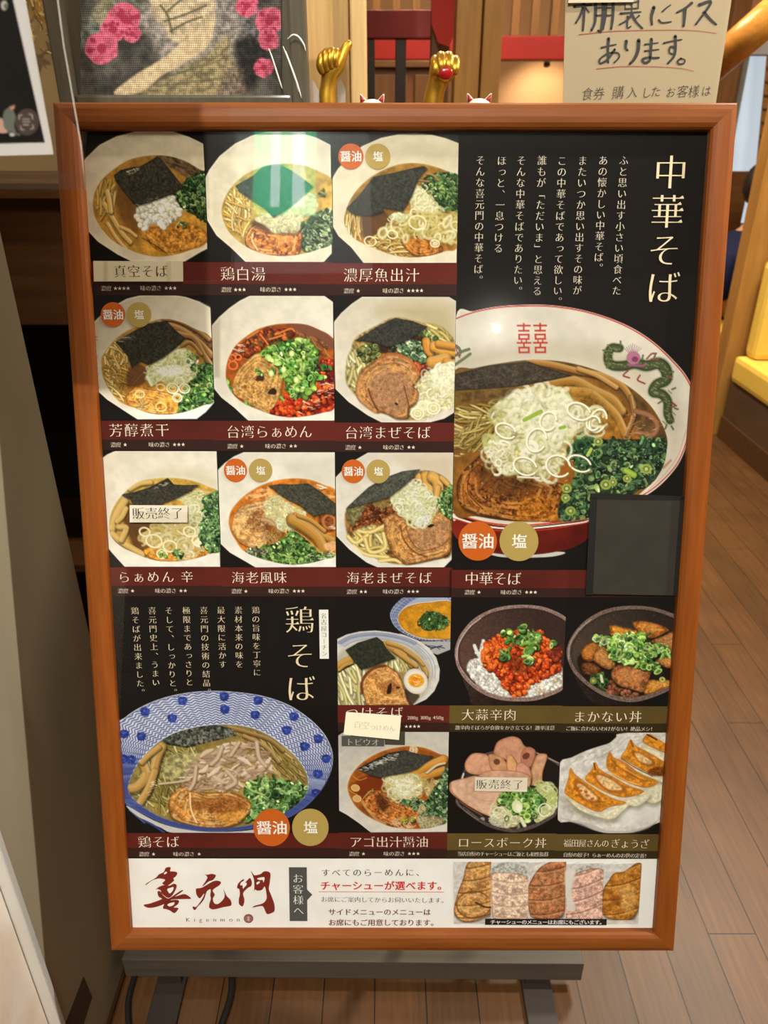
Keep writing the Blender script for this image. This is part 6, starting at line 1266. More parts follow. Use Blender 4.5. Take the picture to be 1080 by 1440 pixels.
# ---------------------------------------------------------------- the setting
def struct(o): o['kind'] = 'structure'; return o
def floor_mat():
    m = bpy.data.materials.new('floor_planks'); m.use_nodes = True; nt = m.node_tree; b = nt.nodes['Principled BSDF']; L = nt.links.new; N = nt.nodes.new
    tc = N('ShaderNodeTexCoord'); sp = N('ShaderNodeSeparateXYZ'); cb = N('ShaderNodeCombineXYZ'); L(tc.outputs['Object'], sp.inputs[0])
    ax = N('ShaderNodeMath'); ax.operation = 'ADD'; ax.inputs[1].default_value = 9.152+.1975; L(sp.outputs[0], ax.inputs[0])
    ay = N('ShaderNodeMath'); ay.operation = 'ADD'; ay.inputs[1].default_value = 10.02; L(sp.outputs[1], ay.inputs[0])
    L(ay.outputs[0], cb.inputs[0]); L(ax.outputs[0], cb.inputs[1])
    br = N('ShaderNodeTexBrick'); br.inputs['Scale'].default_value = 1; br.inputs['Brick Width'].default_value = .91; br.inputs['Row Height'].default_value = .0915; br.inputs['Mortar Size'].default_value = .0011; br.inputs['Mortar Smooth'].default_value = .2; br.offset = .37
    br.inputs['Color1'].default_value = (*lin((84, 54, 27)), 1); br.inputs['Color2'].default_value = (*lin((98, 63, 32)), 1); br.inputs['Mortar'].default_value = (*lin((22, 15, 11)), 1); L(cb.outputs[0], br.inputs['Vector'])
    mp = N('ShaderNodeMapping'); mp.inputs['Scale'].default_value = (40, 2.2, 1); L(tc.outputs['Object'], mp.inputs[0]); nz = N('ShaderNodeTexNoise'); nz.inputs['Scale'].default_value = 3; nz.inputs['Detail'].default_value = 8; L(mp.outputs[0], nz.inputs['Vector'])
    mr = N('ShaderNodeMapRange'); mr.inputs[1].default_value = .3; mr.inputs[2].default_value = .7; mr.inputs[3].default_value = .72; mr.inputs[4].default_value = 1.12; L(nz.outputs['Fac'], mr.inputs[0])
    n2 = N('ShaderNodeTexNoise'); n2.inputs['Scale'].default_value = 5; L(tc.outputs['Object'], n2.inputs['Vector']); m2 = N('ShaderNodeMapRange'); m2.inputs[1].default_value = .35; m2.inputs[2].default_value = .65; m2.inputs[3].default_value = .85; m2.inputs[4].default_value = 1.08; L(n2.outputs['Fac'], m2.inputs[0])
    mu = N('ShaderNodeMath'); mu.operation = 'MULTIPLY'; L(mr.outputs[0], mu.inputs[0]); L(m2.outputs[0], mu.inputs[1])
    mx = N('ShaderNodeMix'); mx.data_type = 'RGBA'; mx.blend_type = 'MULTIPLY'; mx.inputs[0].default_value = 1; L(br.outputs[0], mx.inputs[6]); L(mu.outputs[0], mx.inputs[7]); L(mx.outputs[2], b.inputs['Base Color'])
    b.inputs['Roughness'].default_value = .42; b.inputs['Specular IOR Level'].default_value = .45
    bp = N('ShaderNodeBump'); bp.inputs['Strength'].default_value = .5; bp.inputs['Distance'].default_value = .002; iv = N('ShaderNodeMath'); iv.operation = 'SUBTRACT'; iv.inputs[0].default_value = 1; L(br.outputs['Fac'], iv.inputs[1]); L(iv.outputs[0], bp.inputs['Height']); L(bp.outputs[0], b.inputs['Normal'])
    return m
struct(box('floor', (-3.5, -5, -.05), (4, 7, 0), floor_mat(), r=0))
PLASTER = mat('plaster_peach', (226, 176, 128), .8, .2, noise=(1.5, (216, 164, 116), (1, 1, 1)))
struct(box('ceiling', (-3.5, -5, 4.0), (4, 7, 4.06), mat('ceiling_paint', (96, 82, 66), .85, .1), r=0))
struct(box('wall_far', (-3.5, 6.0, 0), (4, 6.12, 4.0), PLASTER, r=0))
struct(box('wall_right', (3.6, -4, 0), (3.72, 6.0, 4.0), PLASTER, r=0))
BEIGE = mat('pillar_beige', (156, 146, 122), .55, .3, noise=(3, (148, 138, 114), (1, 1, .4)))
struct(box('wall_left', (-1.0, .632, 0), (-.480, .985, 4.0), BEIGE, r=.003))
STUC = mat('stucco_stained', (234, 226, 214), .85, .2, noise=(7, (206, 184, 158), (1, 1, 1)), bump=.4)
struct(box('wall_left_front', (-1.0, .34, 0), (-.486, .618, .98), STUC, r=.002))
struct(box('trim_1', (-.50, .619, 0), (-.470, .631, 1.0), mat('trim_metal', (226, 224, 218), .3, .5, .3), r=.002))
WOODC = wood('cream_wood', (176, 138, 84), (196, 158, 102), 2, 10, .5, .1)
AMBER = wood('amber_wood', (150, 104, 48), (168, 120, 58), 2, 8, .45, .15)
AMBX = wood('amber_wood_level', (164, 106, 40), (186, 126, 54), 1, 8, .4, .3)
DBRN = wood('dark_wood', (78, 50, 26), (92, 60, 32), 2, 8, .5, .1); DBRNX = wood('dark_wood_level', (78, 48, 24), (94, 60, 30), 0, 8, .5, .1)
SLAT = wood('slat_wood', (104, 68, 30), (122, 82, 38), 2, 8, .5)
REDP = mat('red_paint', (134, 24, 14), .5, .2, noise=(6, (122, 20, 13), (1, 1, 1)))
struct(box('wall_left_inner', (-2.4, 1.95, 0), (-.20, 2.0, 4.0), mat('tan_wall', (176, 146, 98), .6, .3, noise=(3, (166, 136, 90), (1, 1, 1))), r=0))
tag(flat_ := prism('brown_patch', [tuple(pX(x, y, -.4795)) for x, y in ((117, 1374), (129, 1402), (114, 1450), (91, 1442))], (.001, 0, 0), mat('patch_brown', (70, 54, 38), .6)), 'small brown diamond patch low on the beige pillar', 'patch')  # thin brown diamond laid on the pillar's side
# ---------------------------------------------------------------- display shelf behind the sign
sh = empty('display_shelf', (-.2, 1.55, 0), 'dark brown wooden display shelf standing behind the menu sign', 'shelf')
box('shelf_top', (-1.02, 1.335, 1.275), (.565, 1.80, 1.30), DBRNX, sh); box('front_panel', (-1.0, 1.36, 1.06), (.55, 1.385, 1.275), DBRNX, sh)
box('side_panel', (-1.0, 1.385, 0), (-.975, 1.78, 1.275), DBRN, sh); box('side_panel', (.525, 1.385, 0), (.55, 1.78, 1.275), DBRN, sh); box('rear_panel', (-.975, 1.755, 0), (.525, 1.78, 1.275), mat('shelf_rear_shade', (30, 22, 16), .8), sh); box('inner_shelf', (-.975, 1.41, .50), (.525, 1.755, .52), DBRNX, sh)  # rear panel is near black to paint in the open shelf's shade
# things standing on the shelf
def quad_at(px, Y): return [pY(x, y, Y) for x, y in px]
def page_photo_mesh(name, c, Y, dy=0.):
    img = c.out()
    def fn(s, t):
        P = [pY(c.u0+a*(c.u1-c.u0), c.v0+b*(c.v1-c.v0), Y) for a, b in zip(s, t)]; return np.array([tuple(p) for p in P])
    return img, fn
class Px(Cv):                                        # same painter, addressed straight in sight-line coordinates
    def view(s): s.o = (0, 0, 1); s.k = s.res; return s
    def tp(s, pts): return (np.asarray(pts, float).reshape(-1, 2)-[s.u0, s.v0])*s.res
def stitch_print():
    c = Px(113, -150, 396, 138, 31, bg=(70, 66, 54), res=1.2).view()
    c.poly([(113,-150),(396,-150),(396,138),(113,138)], (76, 72, 58), tex=[(24, .25), (8, .15)])
    c.poly([(113,30),(150,10),(190,-10),(200,30),(150,60),(113,70)], (104, 108, 86), sm=True, soft=16, tex=(8, .3))
    c.poly([(310,20),(396,10),(396,60),(330,60)], (120, 116, 104), sm=True, soft=20, a=.7, tex=(5, .4)); c.poly([(196,10),(300,-40),(340,30),(325,90),(250,110),(215,60)], (150, 140, 116), sm=True, soft=14, tex=(6, .25))
    c.poly([(160,132),(190,106),(235,78),(262,50),(280,20),(302,18),(301,40),(292,66),(262,88),(226,108),(200,130)], (222, 194, 136), sm=True, soft=3, tex=(6, .1))
    c.poly([(228,-60),(300,-60),(300,20),(250,60),(232,40),(212,10)], (206, 184, 132), sm=True, soft=6, tex=(6, .15))
    for q in ([(232,30),(262,20),(290,8)], [(236,16),(255,0),(280,-12)], [(240,44),(262,32),(284,24)], [(226,8),(236,22),(242,46)], [(250,-20),(275,-30)]): c.line(q, 3.4, (96, 92, 60), a=.85)
    c.poly([(200,132),(240,106),(290,76),(320,50),(325,80),(345,110),(330,134),(240,136)], (150, 134, 88), sm=True, soft=8, tex=[(5, .25)]); c.poly([(322,100),(350,98),(350,134),(310,134)], (128, 110, 84), sm=True, soft=8, tex=(4, .3))
    for q in ([(228,110),(290,92),(320,80)], [(220,122),(300,112),(340,108)], [(250,104),(300,84),(322,64)]): c.line(q, 3, (106, 100, 60), a=.6)
    c.poly([(134,8),(160,0),(170,40),(130,30)], (150, 140, 96), sm=True, soft=6, a=.8, tex=(5, .3)); c.poly([(330,60),(360,52),(376,80),(350,130),(338,90)], (44, 40, 34), sm=True, soft=10, tex=(5, .3))
    P1, P2, P3 = (200, 74, 88), (220, 104, 112), (172, 50, 68)
    for cx, cy, r in ((143,68,23),(174,28,24),(160,42,18),(186,48,13),(348,8,16),(379,30,20),(378,56,15),(371,95,14),(130,-60,26),(330,-70,28)):
        pt = ell_pts(cx, cy, r, r, 0, 16); pt = pt+c.r.uniform(-2, 2, pt.shape); c.poly(pt, P2, sm=True, tex=(5, .2))
        for k in range(14):
            a, b = c.r.uniform(0, 6.28), c.r.uniform(.2, .8)*r; c.ell(cx+b*math.cos(a), cy+b*math.sin(a), r*.22, r*.16, (P1, P3, P2)[c.r.randint(3)], a)
        c.ell(cx, cy, r*.3, r*.3, P3)
    c.a = np.clip(c.a*np.array([1.06, 1.06, 1.2]), 0, 255); return c
pic = empty('stitched_picture', pY(260, 150, 1.44), 'framed cross stitch picture of a pale bird with pink flowers in clear wrap', 'picture')
img, fn = page_photo_mesh('x', stitch_print(), 1.43)
cz = grid_mesh('stitched_cloth', img, fn)
def local_mesh(me, parent, name, m):                 # keep the weave pattern in the cloth's own flat axes
    o = link(name, me, m, parent); co = np.empty(len(me.vertices)*3, np.float32); me.vertices.foreach_get('co', co); co = co.reshape(-1, 3)
    c0 = co.mean(0); q = np.c_[co[:, 0]-c0[0], co[:, 2]-c0[2], np.zeros(len(co))].astype(np.float32); me.vertices.foreach_set('co', q.ravel()); me.update()
    o.matrix_local = Matrix.Translation(-parent.location) @ Matrix.Translation(Vector(c0)) @ Matrix.Rotation(PI/2, 4, 'X'); return o
local_mesh(cz, pic, 'stitched_cloth', print_mat('stitch_print', .8, True))
PF = wood('picture_frame_wood', (78, 70, 54), (92, 84, 66), 2, 12, .5, .2)
a, b = pY(112, 150, 1.43), pY(397, -170, 1.43); zb = 1.302
for lo, hi in (((a.x-.028, 1.415, zb), (a.x, 1.448, b.z)), ((b.x, 1.415, zb), (b.x+.028, 1.448, b.z)), ((a.x, 1.415, zb), (b.x, 1.448, pY(200, 134, 1.43).z)), ((a.x-.028, 1.415, b.z), (b.x+.028, 1.448, b.z+.03))): box('picture_rail', lo, hi, PF, pic, .004)
box('backing_board', (a.x, 1.436, zb), (b.x, 1.446, b.z), PF, pic, 0)
WRAP = clear('wrap_film', fres=1.3, rough=.08, haze=.006, hcol=(.8, .82, .76)); prism('clear_wrap', [pY(x, y, 1.408) for x, y in ((87, 150), (87, -150), (423, -150), (423, 150))], (0, .001, 0), WRAP, pic)
CREASE_HL = mat('crease_highlight', (236, 232, 220), .15, .8)  # white tubes along the wrap's creases paint in its bright gloss streaks
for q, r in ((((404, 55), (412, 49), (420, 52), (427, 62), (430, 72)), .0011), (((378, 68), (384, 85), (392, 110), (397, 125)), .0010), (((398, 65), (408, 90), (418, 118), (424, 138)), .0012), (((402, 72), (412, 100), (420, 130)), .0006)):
    tube('crease_highlight', [pY(x, y, 1.404) for x, y in smooth_open(q, 4)], [r*(.4+1.0*math.sin(PI*(i+.5)/((len(q)-1)*4+1))) for i in range((len(q)-1)*4+1)], CREASE_HL, pic, 6)
GOLD = mat('gold_paint', (176, 128, 36), .36, .5, .75, noise=(40, (206, 156, 50), (1, 1, 1)))
def gold_hand():
    Y = 1.50; k = (pY(500, 60, Y)-pY(499, 60, Y)).length
    t = empty('hand_figurine', (pY(460, 140, Y).x, Y, 1.30), 'gold hand figurine giving a thumbs up on the shelf', 'figurine')
    def p(x, y, d=0, r=.01): v = pY(x, y, Y+d); return (v.x, v.y, v.z, r*1.0)
    b0 = Vector((pY(459, 140, Y).x, Y, 1.302)); n = [(b0.x, b0.y, b0.z, .019), p(459, 140, 0, .017), p(461, 122, 0, .0145), p(463, 108, 0, .0145), p(464, 98, 0, .017), p(462, 86, .0, .016), p(460, 78, 0, .011)]; e = [(i, i+1) for i in range(len(n)-1)]
    th = [p(475, 100, -.004, .0125), p(480, 86, -.006, .0095), p(483, 74, -.004, .0085), p(488, 64, 0, .0085), p(494, 58, .002, .006)]; s0 = len(n); n += th; e += [(4, s0)]+[(s0+i, s0+i+1) for i in range(4)]
    skin('fist', n, e, GOLD, t)
    for (x0, y0), (x1, y1), (x2, y2), (x3, y3), r in (((456, 76), (451, 80), (449, 92), (455, 104), .0078), ((461, 72), (457, 75), (456, 88), (461, 101), .0080), ((467, 71), (464, 73), (463, 85), (467, 97), .0078), ((473, 72), (471, 74), (470, 84), (473, 94), .0070)):
        skin('finger', [p(x0+2, y0+4, .008, r*.9), p(x0, y0, -.004, r), p(x1+1, y1, -.014, r), p(x2, y2, -.018, r), p(x3, y3, -.010, r*.85)], [(0, 1), (1, 2), (2, 3), (3, 4)], GOLD, t)
gold_hand()
def gold_fist():
    Y = 1.52; t = empty('hand_figurine', (pY(612, 140, Y).x, Y, 1.30), 'gold hand figurine bent forward at the wrist with a red oval mark', 'figurine')
    def p(x, y, d=0, r=.01): v = pY(x, y, Y+d); return (v.x, v.y, v.z, r)
    b0 = pY(609, 140, Y); skin('bent_hand', [(b0.x-.004, Y, 1.302, .021), p(609, 140, 0, .020), p(613, 125, -.002, .0175), p(617, 110, -.004, .020), p(621, 98, -.008, .025), p(625, 94, -.014, .028), p(629, 95, -.026, .023)], [(i, i+1) for i in range(6)], GOLD, t)
    for x, y0, r in ((612, 84, .0095), (620, 79, .0105), (630, 79, .0105), (639, 84, .0098)): skin('finger', [p(x, y0+3, .004, r), p(x+.5, y0, -.012, r), p(x+1, y0+6, -.030, r), p(x+1, y0+15, -.036, r*.9), p(x, y0+20, -.026, r*.8)], [(0, 1), (1, 2), (2, 3), (3, 4)], GOLD, t)
    c = pY(627, 103, Y-.058); bm = bm_ell(bmesh.new(), c, (.0125, .004, .0095)); from_bm('red_oval', bm, mat('red_enamel', (150, 22, 18), .2, .5), t, None, True)
gold_fist()
CERAM = mat('white_ceramic', (232, 222, 204), .25, .5); EARR = mat('ear_red', (150, 30, 34), .35, .4)
def cat(x0, x1, ytop, label):
    Y = 1.47; a_, b_ = pY(x0, ytop, Y), pY(x1, ytop, Y); cx = (a_.x+b_.x)/2; w_ = b_.x-a_.x; top = a_.z
    t = empty('cat_figurine', (cx, Y, 1.30), label, 'figurine', 'small white cat figurines')
    bm = bmesh.new(); bm_ell(bm, (cx, Y, 1.302+.030), (w_*.46, w_*.42, .031)); from_bm('body', bm, CERAM, t, None, True)
    bm = bmesh.new(); bm_ell(bm, (cx, Y-.004, top-w_*.52), (w_*.5, w_*.44, w_*.38)); hd = from_bm('head', bm, CERAM, t, None, True)
    for s in (-1, 1):
        bm = bmesh.new(); bmesh.ops.create_cone(bm, segments=14, radius1=w_*.17, radius2=w_*.02, depth=w_*.36, cap_ends=True, matrix=Matrix.Translation((cx+s*w_*.34, Y, top-w_*.15)) @ Matrix.Rotation(s*.45, 4, 'Y')); from_bm('ear', bm, CERAM, t, None, True)
        bm = bmesh.new(); bmesh.ops.create_cone(bm, segments=14, radius1=w_*.13, radius2=w_*.015, depth=w_*.30, cap_ends=True, matrix=Matrix.Translation((cx+s*w_*.345, Y-w_*.06, top-w_*.145)) @ Matrix.Rotation(s*.45, 4, 'Y')); from_bm('inner_ear', bm, EARR, t, None, True)
        bm = bmesh.new(); bm_ell(bm, (cx+s*w_*.2, Y-w_*.43, top-w_*.5), (w_*.05, w_*.03, w_*.05), seg=10, ring=6); from_bm('eye', bm, INKD, t, None, True)
    tube('collar', [(cx+w_*.36*math.cos(i*PI/8), Y+w_*.34*math.sin(i*PI/8), 1.302+.056) for i in range(17)], .004, EARR, t, 6)
cat(503, 543, 133, 'white cat figurine with red ears left of the bent gold hand'); cat(654, 694, 132, 'white cat figurine with red ears right of the bent gold hand')
PLS = clear('small_plastic', (.86, .86, .84), rough=.1, haze=.22)
prism('clear_card_stand', [(pY(x, 140, 1.455).x, 1.455, z) for x, z in ((428, 1.302), (428, pY(430, 110, 1.455).z), (441, pY(430, 112, 1.455).z), (449, pY(430, 128, 1.455).z), (449, 1.302))], (0, .004, 0), PLS); tag(bpy.data.objects['clear_card_stand'], 'clear plastic card stand left of the gold thumbs up hand', 'card stand')
prism('clear_bag_scrap', [(pY(x, 140, 1.53).x, 1.53, z) for x, z in ((474, 1.302), (475, pY(430, 116, 1.53).z), (480, pY(430, 111, 1.53).z), (486, pY(430, 126, 1.53).z), (486, 1.302))], (0, .004, 0), PLS); tag(bpy.data.objects['clear_bag_scrap'], 'small clear plastic scrap right of the gold thumbs up hand', 'plastic')
# hand lettered notice propped on the shelf
no = empty('handwritten_sign', (pY(905, 140, 1.42).x, 1.43, 1.30), 'cream handwritten paper notice in a clear holder with red underlines', 'sign')
HSV = (790, 0, 4.32)
def hp(x, y): return (790+x/4.32, y/4.32)
Yn = 1.43
def np3(pts, Y=Yn): return [pY(*hp(*q), Y) for q in pts]
prism('paper', np3([(25, -420), (1075, -420), (1030, 10), (925, 700), (5, 700), (20, 100)]), (0, .0012, 0), mat('notice_paper', (178, 158, 126), .6, .25), no)
prism('clear_holder', np3([(18, -430), (1085, -430), (1043, 10), (935, 720), (-4, 720), (12, 100)], Yn-.004), (0, .0015, 0), clear('holder_acrylic', fres=1.3, rough=.05), no)
def stroke_mesh(name, strokes, Y, m, parent):
    bm = bmesh.new(); j = 0
    for pts, wd in strokes:
        q = smooth_open(pts, 4) if len(pts) > 2 else np.array(pts, float); n = len(q); rows = []; y = Y-j*.000004; j += 1
        for i in range(n):
            t = q[min(i+1, n-1)]-q[max(i-1, 0)]; t = t/(np.hypot(*t)+1e-9); nr = np.array([-t[1], t[0]]); s = wd/2*(1-.35*(i/max(1, n-1)))
            rows.append((bm.verts.new(pY(*hp(*(q[i]+nr*s)), y)), bm.verts.new(pY(*hp(*(q[i]-nr*s)), y))))
        for r0, r1 in zip(rows, rows[1:]): bm.faces.new((r0[0], r0[1], r1[1], r1[0]))
        for c, sg in ((q[0], 1), (q[-1], .65)):
            vs = [bm.verts.new(pY(*hp(*(c+np.array([math.cos(a), math.sin(a)])*wd/2*sg)), y)) for a in np.linspace(0, 2*PI, 10, endpoint=False)]; bm.faces.new(vs)
    return from_bm(name, bm, m, parent)
BIG = [([(75,40),(180,30)],17), ([(138,-60),(134,100),(128,185)],22), ([(130,45),(112,95),(85,140)],18), ([(142,45),(165,75)],14), ([(205,-20),(205,80),(200,140),(180,185)],22), ([(205,-15),(252,-18)],14), ([(252,-18),(250,100),(238,190),(222,186)],22), ([(206,48),(250,45)],14), ([(206,95),(250,92)],14), ([(268,-20),(266,90),(250,178)],20), ([(268,-18),(312,-20)],14), ([(312,-20),(310,100),(300,175)],22), ([(268,48),(310,46)],13), ([(268,95),(308,92)],13),
 ([(380,20),(470,10)],12), ([(425,-60),(425,75)],14), ([(385,-35),(385,55)],12), ([(385,55),(465,50)],12), ([(465,-35),(465,50)],12), ([(358,82),(480,72)],14), ([(430,80),(400,120),(350,150)],16), ([(400,100),(398,168),(420,160)],14), ([(425,85),(450,130),(490,172)],18), ([(470,95),(445,118)],11),
 ([(560,45),(545,100),(548,148)],22), ([(612,70),(640,45),(662,30)],11), ([(590,122),(610,138),(665,132)],13), ([(790,18),(750,50),(700,76)],18), ([(748,55),(745,110),(740,158)],24), ([(835,30),(905,8),(880,60),(815,148)],20), ([(865,75),(905,120),(938,148)],20),
 ([(240,290),(290,278),(330,270)],12), ([(285,235),(280,300),(282,380)],20), ([(322,300),(280,360),(235,385),(232,360),(280,325),(335,320),(350,345),(320,380)],15), ([(392,250),(388,290),(400,305)],20), ([(468,245),(462,310),(440,360),(415,388)],24), ([(505,270),(585,260)],11), ([(505,310),(590,300)],11), ([(545,238),(540,310),(535,365),(505,382),(490,362),(520,350),(560,352),(590,350)],19), ([(620,262),(680,248),(730,240)],12), ([(690,220),(690,300),(680,345),(645,385)],20), ([(690,290),(660,285),(655,320),(690,330)],15), ([(725,355),(705,370),(712,388),(740,385),(748,365),(725,355)],13)]
stroke_mesh('large_handwriting', BIG, Yn-.0006, mat('marker_ink', (52, 50, 46), .6), no)
stroke_mesh('red_underline', [([(105,210),(300,190),(600,182),(800,185),(940,202)],5), ([(212,418),(350,405),(500,403),(700,412),(803,432)],5)], Yn-.0006, mat('red_pen', (176, 84, 66), .6), no)
L = Letters((-.006, .012, False))
for ch, x, y, s_ in (('食', 155, 570, 80), ('券', 225, 568, 80), ('購', 342, 562, 84), ('入', 428, 560, 74), ('し', 515, 562, 70), ('た', 572, 555, 70), ('お', 662, 560, 66), ('客', 733, 555, 78), ('様', 802, 555, 78), ('は', 878, 552, 68)):
    L.add(ch, np.array([x, y], float), (s_*.92, -s_*.1), (s_*.16, -s_*1.05))
link('small_handwriting', L.mesh('small_handwriting', lambda V: np.array([tuple(pY(*hp(*q), Yn-.0006)) for q in V])), mat('pen_ink', (58, 54, 48), .6), no)
prism('upper_slip', np3([(40, -60), (440, -60), (436, 12), (40, 18)], Yn-.006), (0, .0008, 0), mat('slip_paper', (206, 192, 166), .6), no)
# clear poster sleeve hanging in front of the sign, top left
Ys = .60
sl = empty('poster_sleeve', pY(20, 268, Ys), 'clear plastic sleeve with a black poster page hanging beside the sign', 'poster')
def page_print():
    c = Px(-200, -260, 80, 224, 33, bg=(226, 222, 224), res=1.3).view()
    c.poly([(-450, -390), (-76, -420), (63, 201), (-450, 212)], (18, 15, 15), tex=(30, .1)); c.ell(6, 8, 5, 7, (190, 186, 180)); c.ell(8, 9, 2.5, 4, (110, 104, 100))
    c.poly([(4,165),(6,157),(12,152),(18,155),(22,165),(20,178),(24,190),(12,188),(4,180)], (112, 116, 108), sm=True); c.ell(17, 150, 4, 5, (206, 150, 130)); c.ell(15, 146, 5, 4, (24, 20, 20)); c.poly([(-6,170),(3,167),(6,180),(12,186),(2,188),(-6,184)], (206, 168, 150), sm=True); c.line([(12,186),(20,188),(27,190)], 4, (96, 100, 94)); c.ell(17, 190, 4, 2.5, (196, 196, 192))
    c.poly(ell_pts(38, 172, 17, 19, .1, 30), (80, 66, 62))
    for q in ([(27,168),(27,163),(31,162)], [(41,161),(45,162),(46,168)], [(29,178),(30,183),(34,183)], [(43,182),(47,181),(46,176)], [(32,168),(41,168)], [(32,172),(42,172)], [(33,176),(40,176)]): c.line(q, 1.7, (176, 166, 160), sm=False)
    return c
pc = page_print(); img, fn = page_photo_mesh('x', pc, Ys+.001)
me = grid_mesh('poster_page', img, fn)
# trim the page to its slanted right and lower edges
bm = bmesh.new(); bm.from_mesh(me)
e1, e2 = pY(32, 0, Ys+.001), pY(75.4, 217, Ys+.001); n1 = Vector((e2.z-e1.z, 0, e1.x-e2.x)); n1 = n1 if n1.x > 0 else -n1
bmesh.ops.bisect_plane(bm, geom=bm.verts[:]+bm.edges[:]+bm.faces[:], plane_co=e1, plane_no=n1, clear_outer=True)
e1, e2 = pY(0, 219, Ys+.001), pY(75.4, 217, Ys+.001); n2 = Vector((e2.z-e1.z, 0, e1.x-e2.x)); n2 = n2 if n2.z < 0 else -n2
bmesh.ops.bisect_plane(bm, geom=bm.verts[:]+bm.edges[:]+bm.faces[:], plane_co=e1, plane_no=n2, clear_outer=True)
bm.to_mesh(me); bm.free(); link('poster_page', me, print_mat('page_print', .35), sl)
pz = pY(75.4, 216.5, Ys+.0016); pxr = pz.x-.0003
box('page_extension', (-.50, Ys+.0016, pz.z+.0006), (pxr-.006, Ys+.0022, 1.82), mat('page_black', (18, 15, 15), .6, .1), sl, 0)  # unseen rest of the page, sized to cast the shadow on the menu
box('page_border', (pxr-.006, Ys+.0016, pz.z+.0006), (pxr, Ys+.0022, 1.82), mat('page_white', (226, 222, 224), .6, .1), sl, 0)
SLV = clear('sleeve_film', (.95, .94, .92), fres=1.22, rough=.04, haze=.007, hcol=(.72, .68, .62))
fx = [pY(x, y, Ys-.002) for x, y in ((82, 0), (90, 62), (101, 125), (114, 200), (121, 266))]; fb = fx[-1].z
prism('clear_film', [(-.53, Ys-.002, fb), (-.53, Ys-.002, 1.86), (fx[0].x, Ys-.002, 1.86)]+fx, (0, .0008, 0), SLV, sl)
prism('sleeve_hem', [(-.53, Ys-.004, fb+.012), pY(119, 244, Ys-.004), pY(121, 266, Ys-.004), (-.53, Ys-.004, fb)], (0, .0008, 0), SLV, sl)
tube('sleeve_edge', [(fx[0].x, Ys-.003, 1.86)]+[v+Vector((0, -.001, 0)) for v in fx], .0003, CREASE_HL, sl, 5)
# gold tinsel on the tan wall behind
ti = empty('tinsel_garland', pY(65, 40, 1.92), 'gold tinsel garland with a star hanging on the tan wall', 'garland')
TIN = mat('tinsel_gold', (240, 206, 122), .2, .8, .35); rd = random.Random(5)
bm = bmesh.new()
for i in range(150):
    x, y = rd.uniform(30, 96), -30+abs(rd.gauss(0, 42)); a = rd.uniform(.5, 2.2); l = rd.uniform(8, 24); Y = rd.uniform(1.84, 1.93)
    q = [pY(x+math.cos(a)*l*(t-.5)+rd.uniform(-2, 2), y+math.sin(a)*l*(t-.5), Y+rd.uniform(-.01, .01)) for t in (0, .5, 1)]; wv = Vector((rd.uniform(.0010, .0024), rd.uniform(-.003, .001), rd.uniform(.0005, .0016)))
    vs = [(bm.verts.new(v-wv), bm.verts.new(v+wv)) for v in q]
    for r0, r1 in zip(vs, vs[1:]): bm.faces.new((r0[0], r0[1], r1[1], r1[0]))
tn = from_bm('tinsel_strands', bm, TIN, ti); tn['kind'] = 'stuff'
def star(x, y, r, Y, rot): return [pY(x+rr*math.cos(rot+k*PI/5), y+rr*math.sin(rot+k*PI/5), Y) for k in range(10) for rr in [r if k % 2 == 0 else r*.42]]
prism('gold_star_and_shadow', star(46, 12, 21, 1.86, .6), (0, .003, 0), mat('star_gold', (206, 166, 92), .35, .5, .6), ti); prism('gold_star_and_shadow', star(74, 70, 17, 1.93, .25), (0, .003, 0), mat('star_shadow', (140, 110, 66), .5, .5, .5), ti)  # the dull second star paints in the first one's shadow on the wall
# ---------------------------------------------------------------- posts and the dining room behind
def post(name, x0, x1, Y, d, m, label, top=3.99, yref=60):
    a, b = pY(x0, yref, Y).x, pY(x1, yref, Y).x; return tag(box(name, (a, Y, 0), (b, Y+d, top), m, r=.004), label, 'post')
post('wooden_post', 421, 491, 1.84, .09, WOODC, 'broad pale wooden post behind the gold thumbs up hand'); post('wooden_post', 493, 515, 1.82, .08, wood('cream_wood_light', (190, 156, 102), (206, 172, 118), 2, 10, .5, .1), 'narrow pale wooden post left of the red rail')
post('wooden_post', 641, 676, 2.4, .10, AMBER, 'amber wooden post right of the bent gold hand, left of the dark gap'); post('wooden_post', 679, 706, 2.4, .10, AMBER, 'amber wooden post right of the dark gap, left of the red beam')
# red topped partition on dark legs
Yp = 3.0; pt = empty('partition_frame', (pY(565, 60, Yp).x, Yp, 0), 'dark partition frame with a wide dull red top rail', 'partition')
a, b = pY(516, 55, Yp), pY(612, 15, Yp); box('top_rail', (a.x-.02, Yp-.02, a.z), (b.x+.03, Yp+.03, b.z), mat('dull_red', (132, 42, 40), .5, .3, noise=(5, (118, 36, 34), (1, 1, 1))), pt, .004)
for x0, x1 in ((517, 527), (556, 571), (606, 614)): box('partition_leg', (pY(x0, 80, Yp).x, Yp-.01, 0), (pY(x1, 80, Yp).x, Yp+.02, a.z), mat('black_lacquer', (44, 36, 34), .4), pt, .003)
post('wooden_post', 606, 633, 2.85, .06, DBRN, 'dark brown post behind the bent gold hand')
prism('red_banner', [pY(x, y, 2.80) for x, y in ((606, -40), (651, -40), (648, 12), (643, 40), (631, 66), (616, 60), (607, 34))], (0, .015, 0), mat('banner_red', (150, 34, 22), .6, .2)); tag(bpy.data.objects['red_banner'], 'slanted red banner hanging on the dark brown post', 'banner')
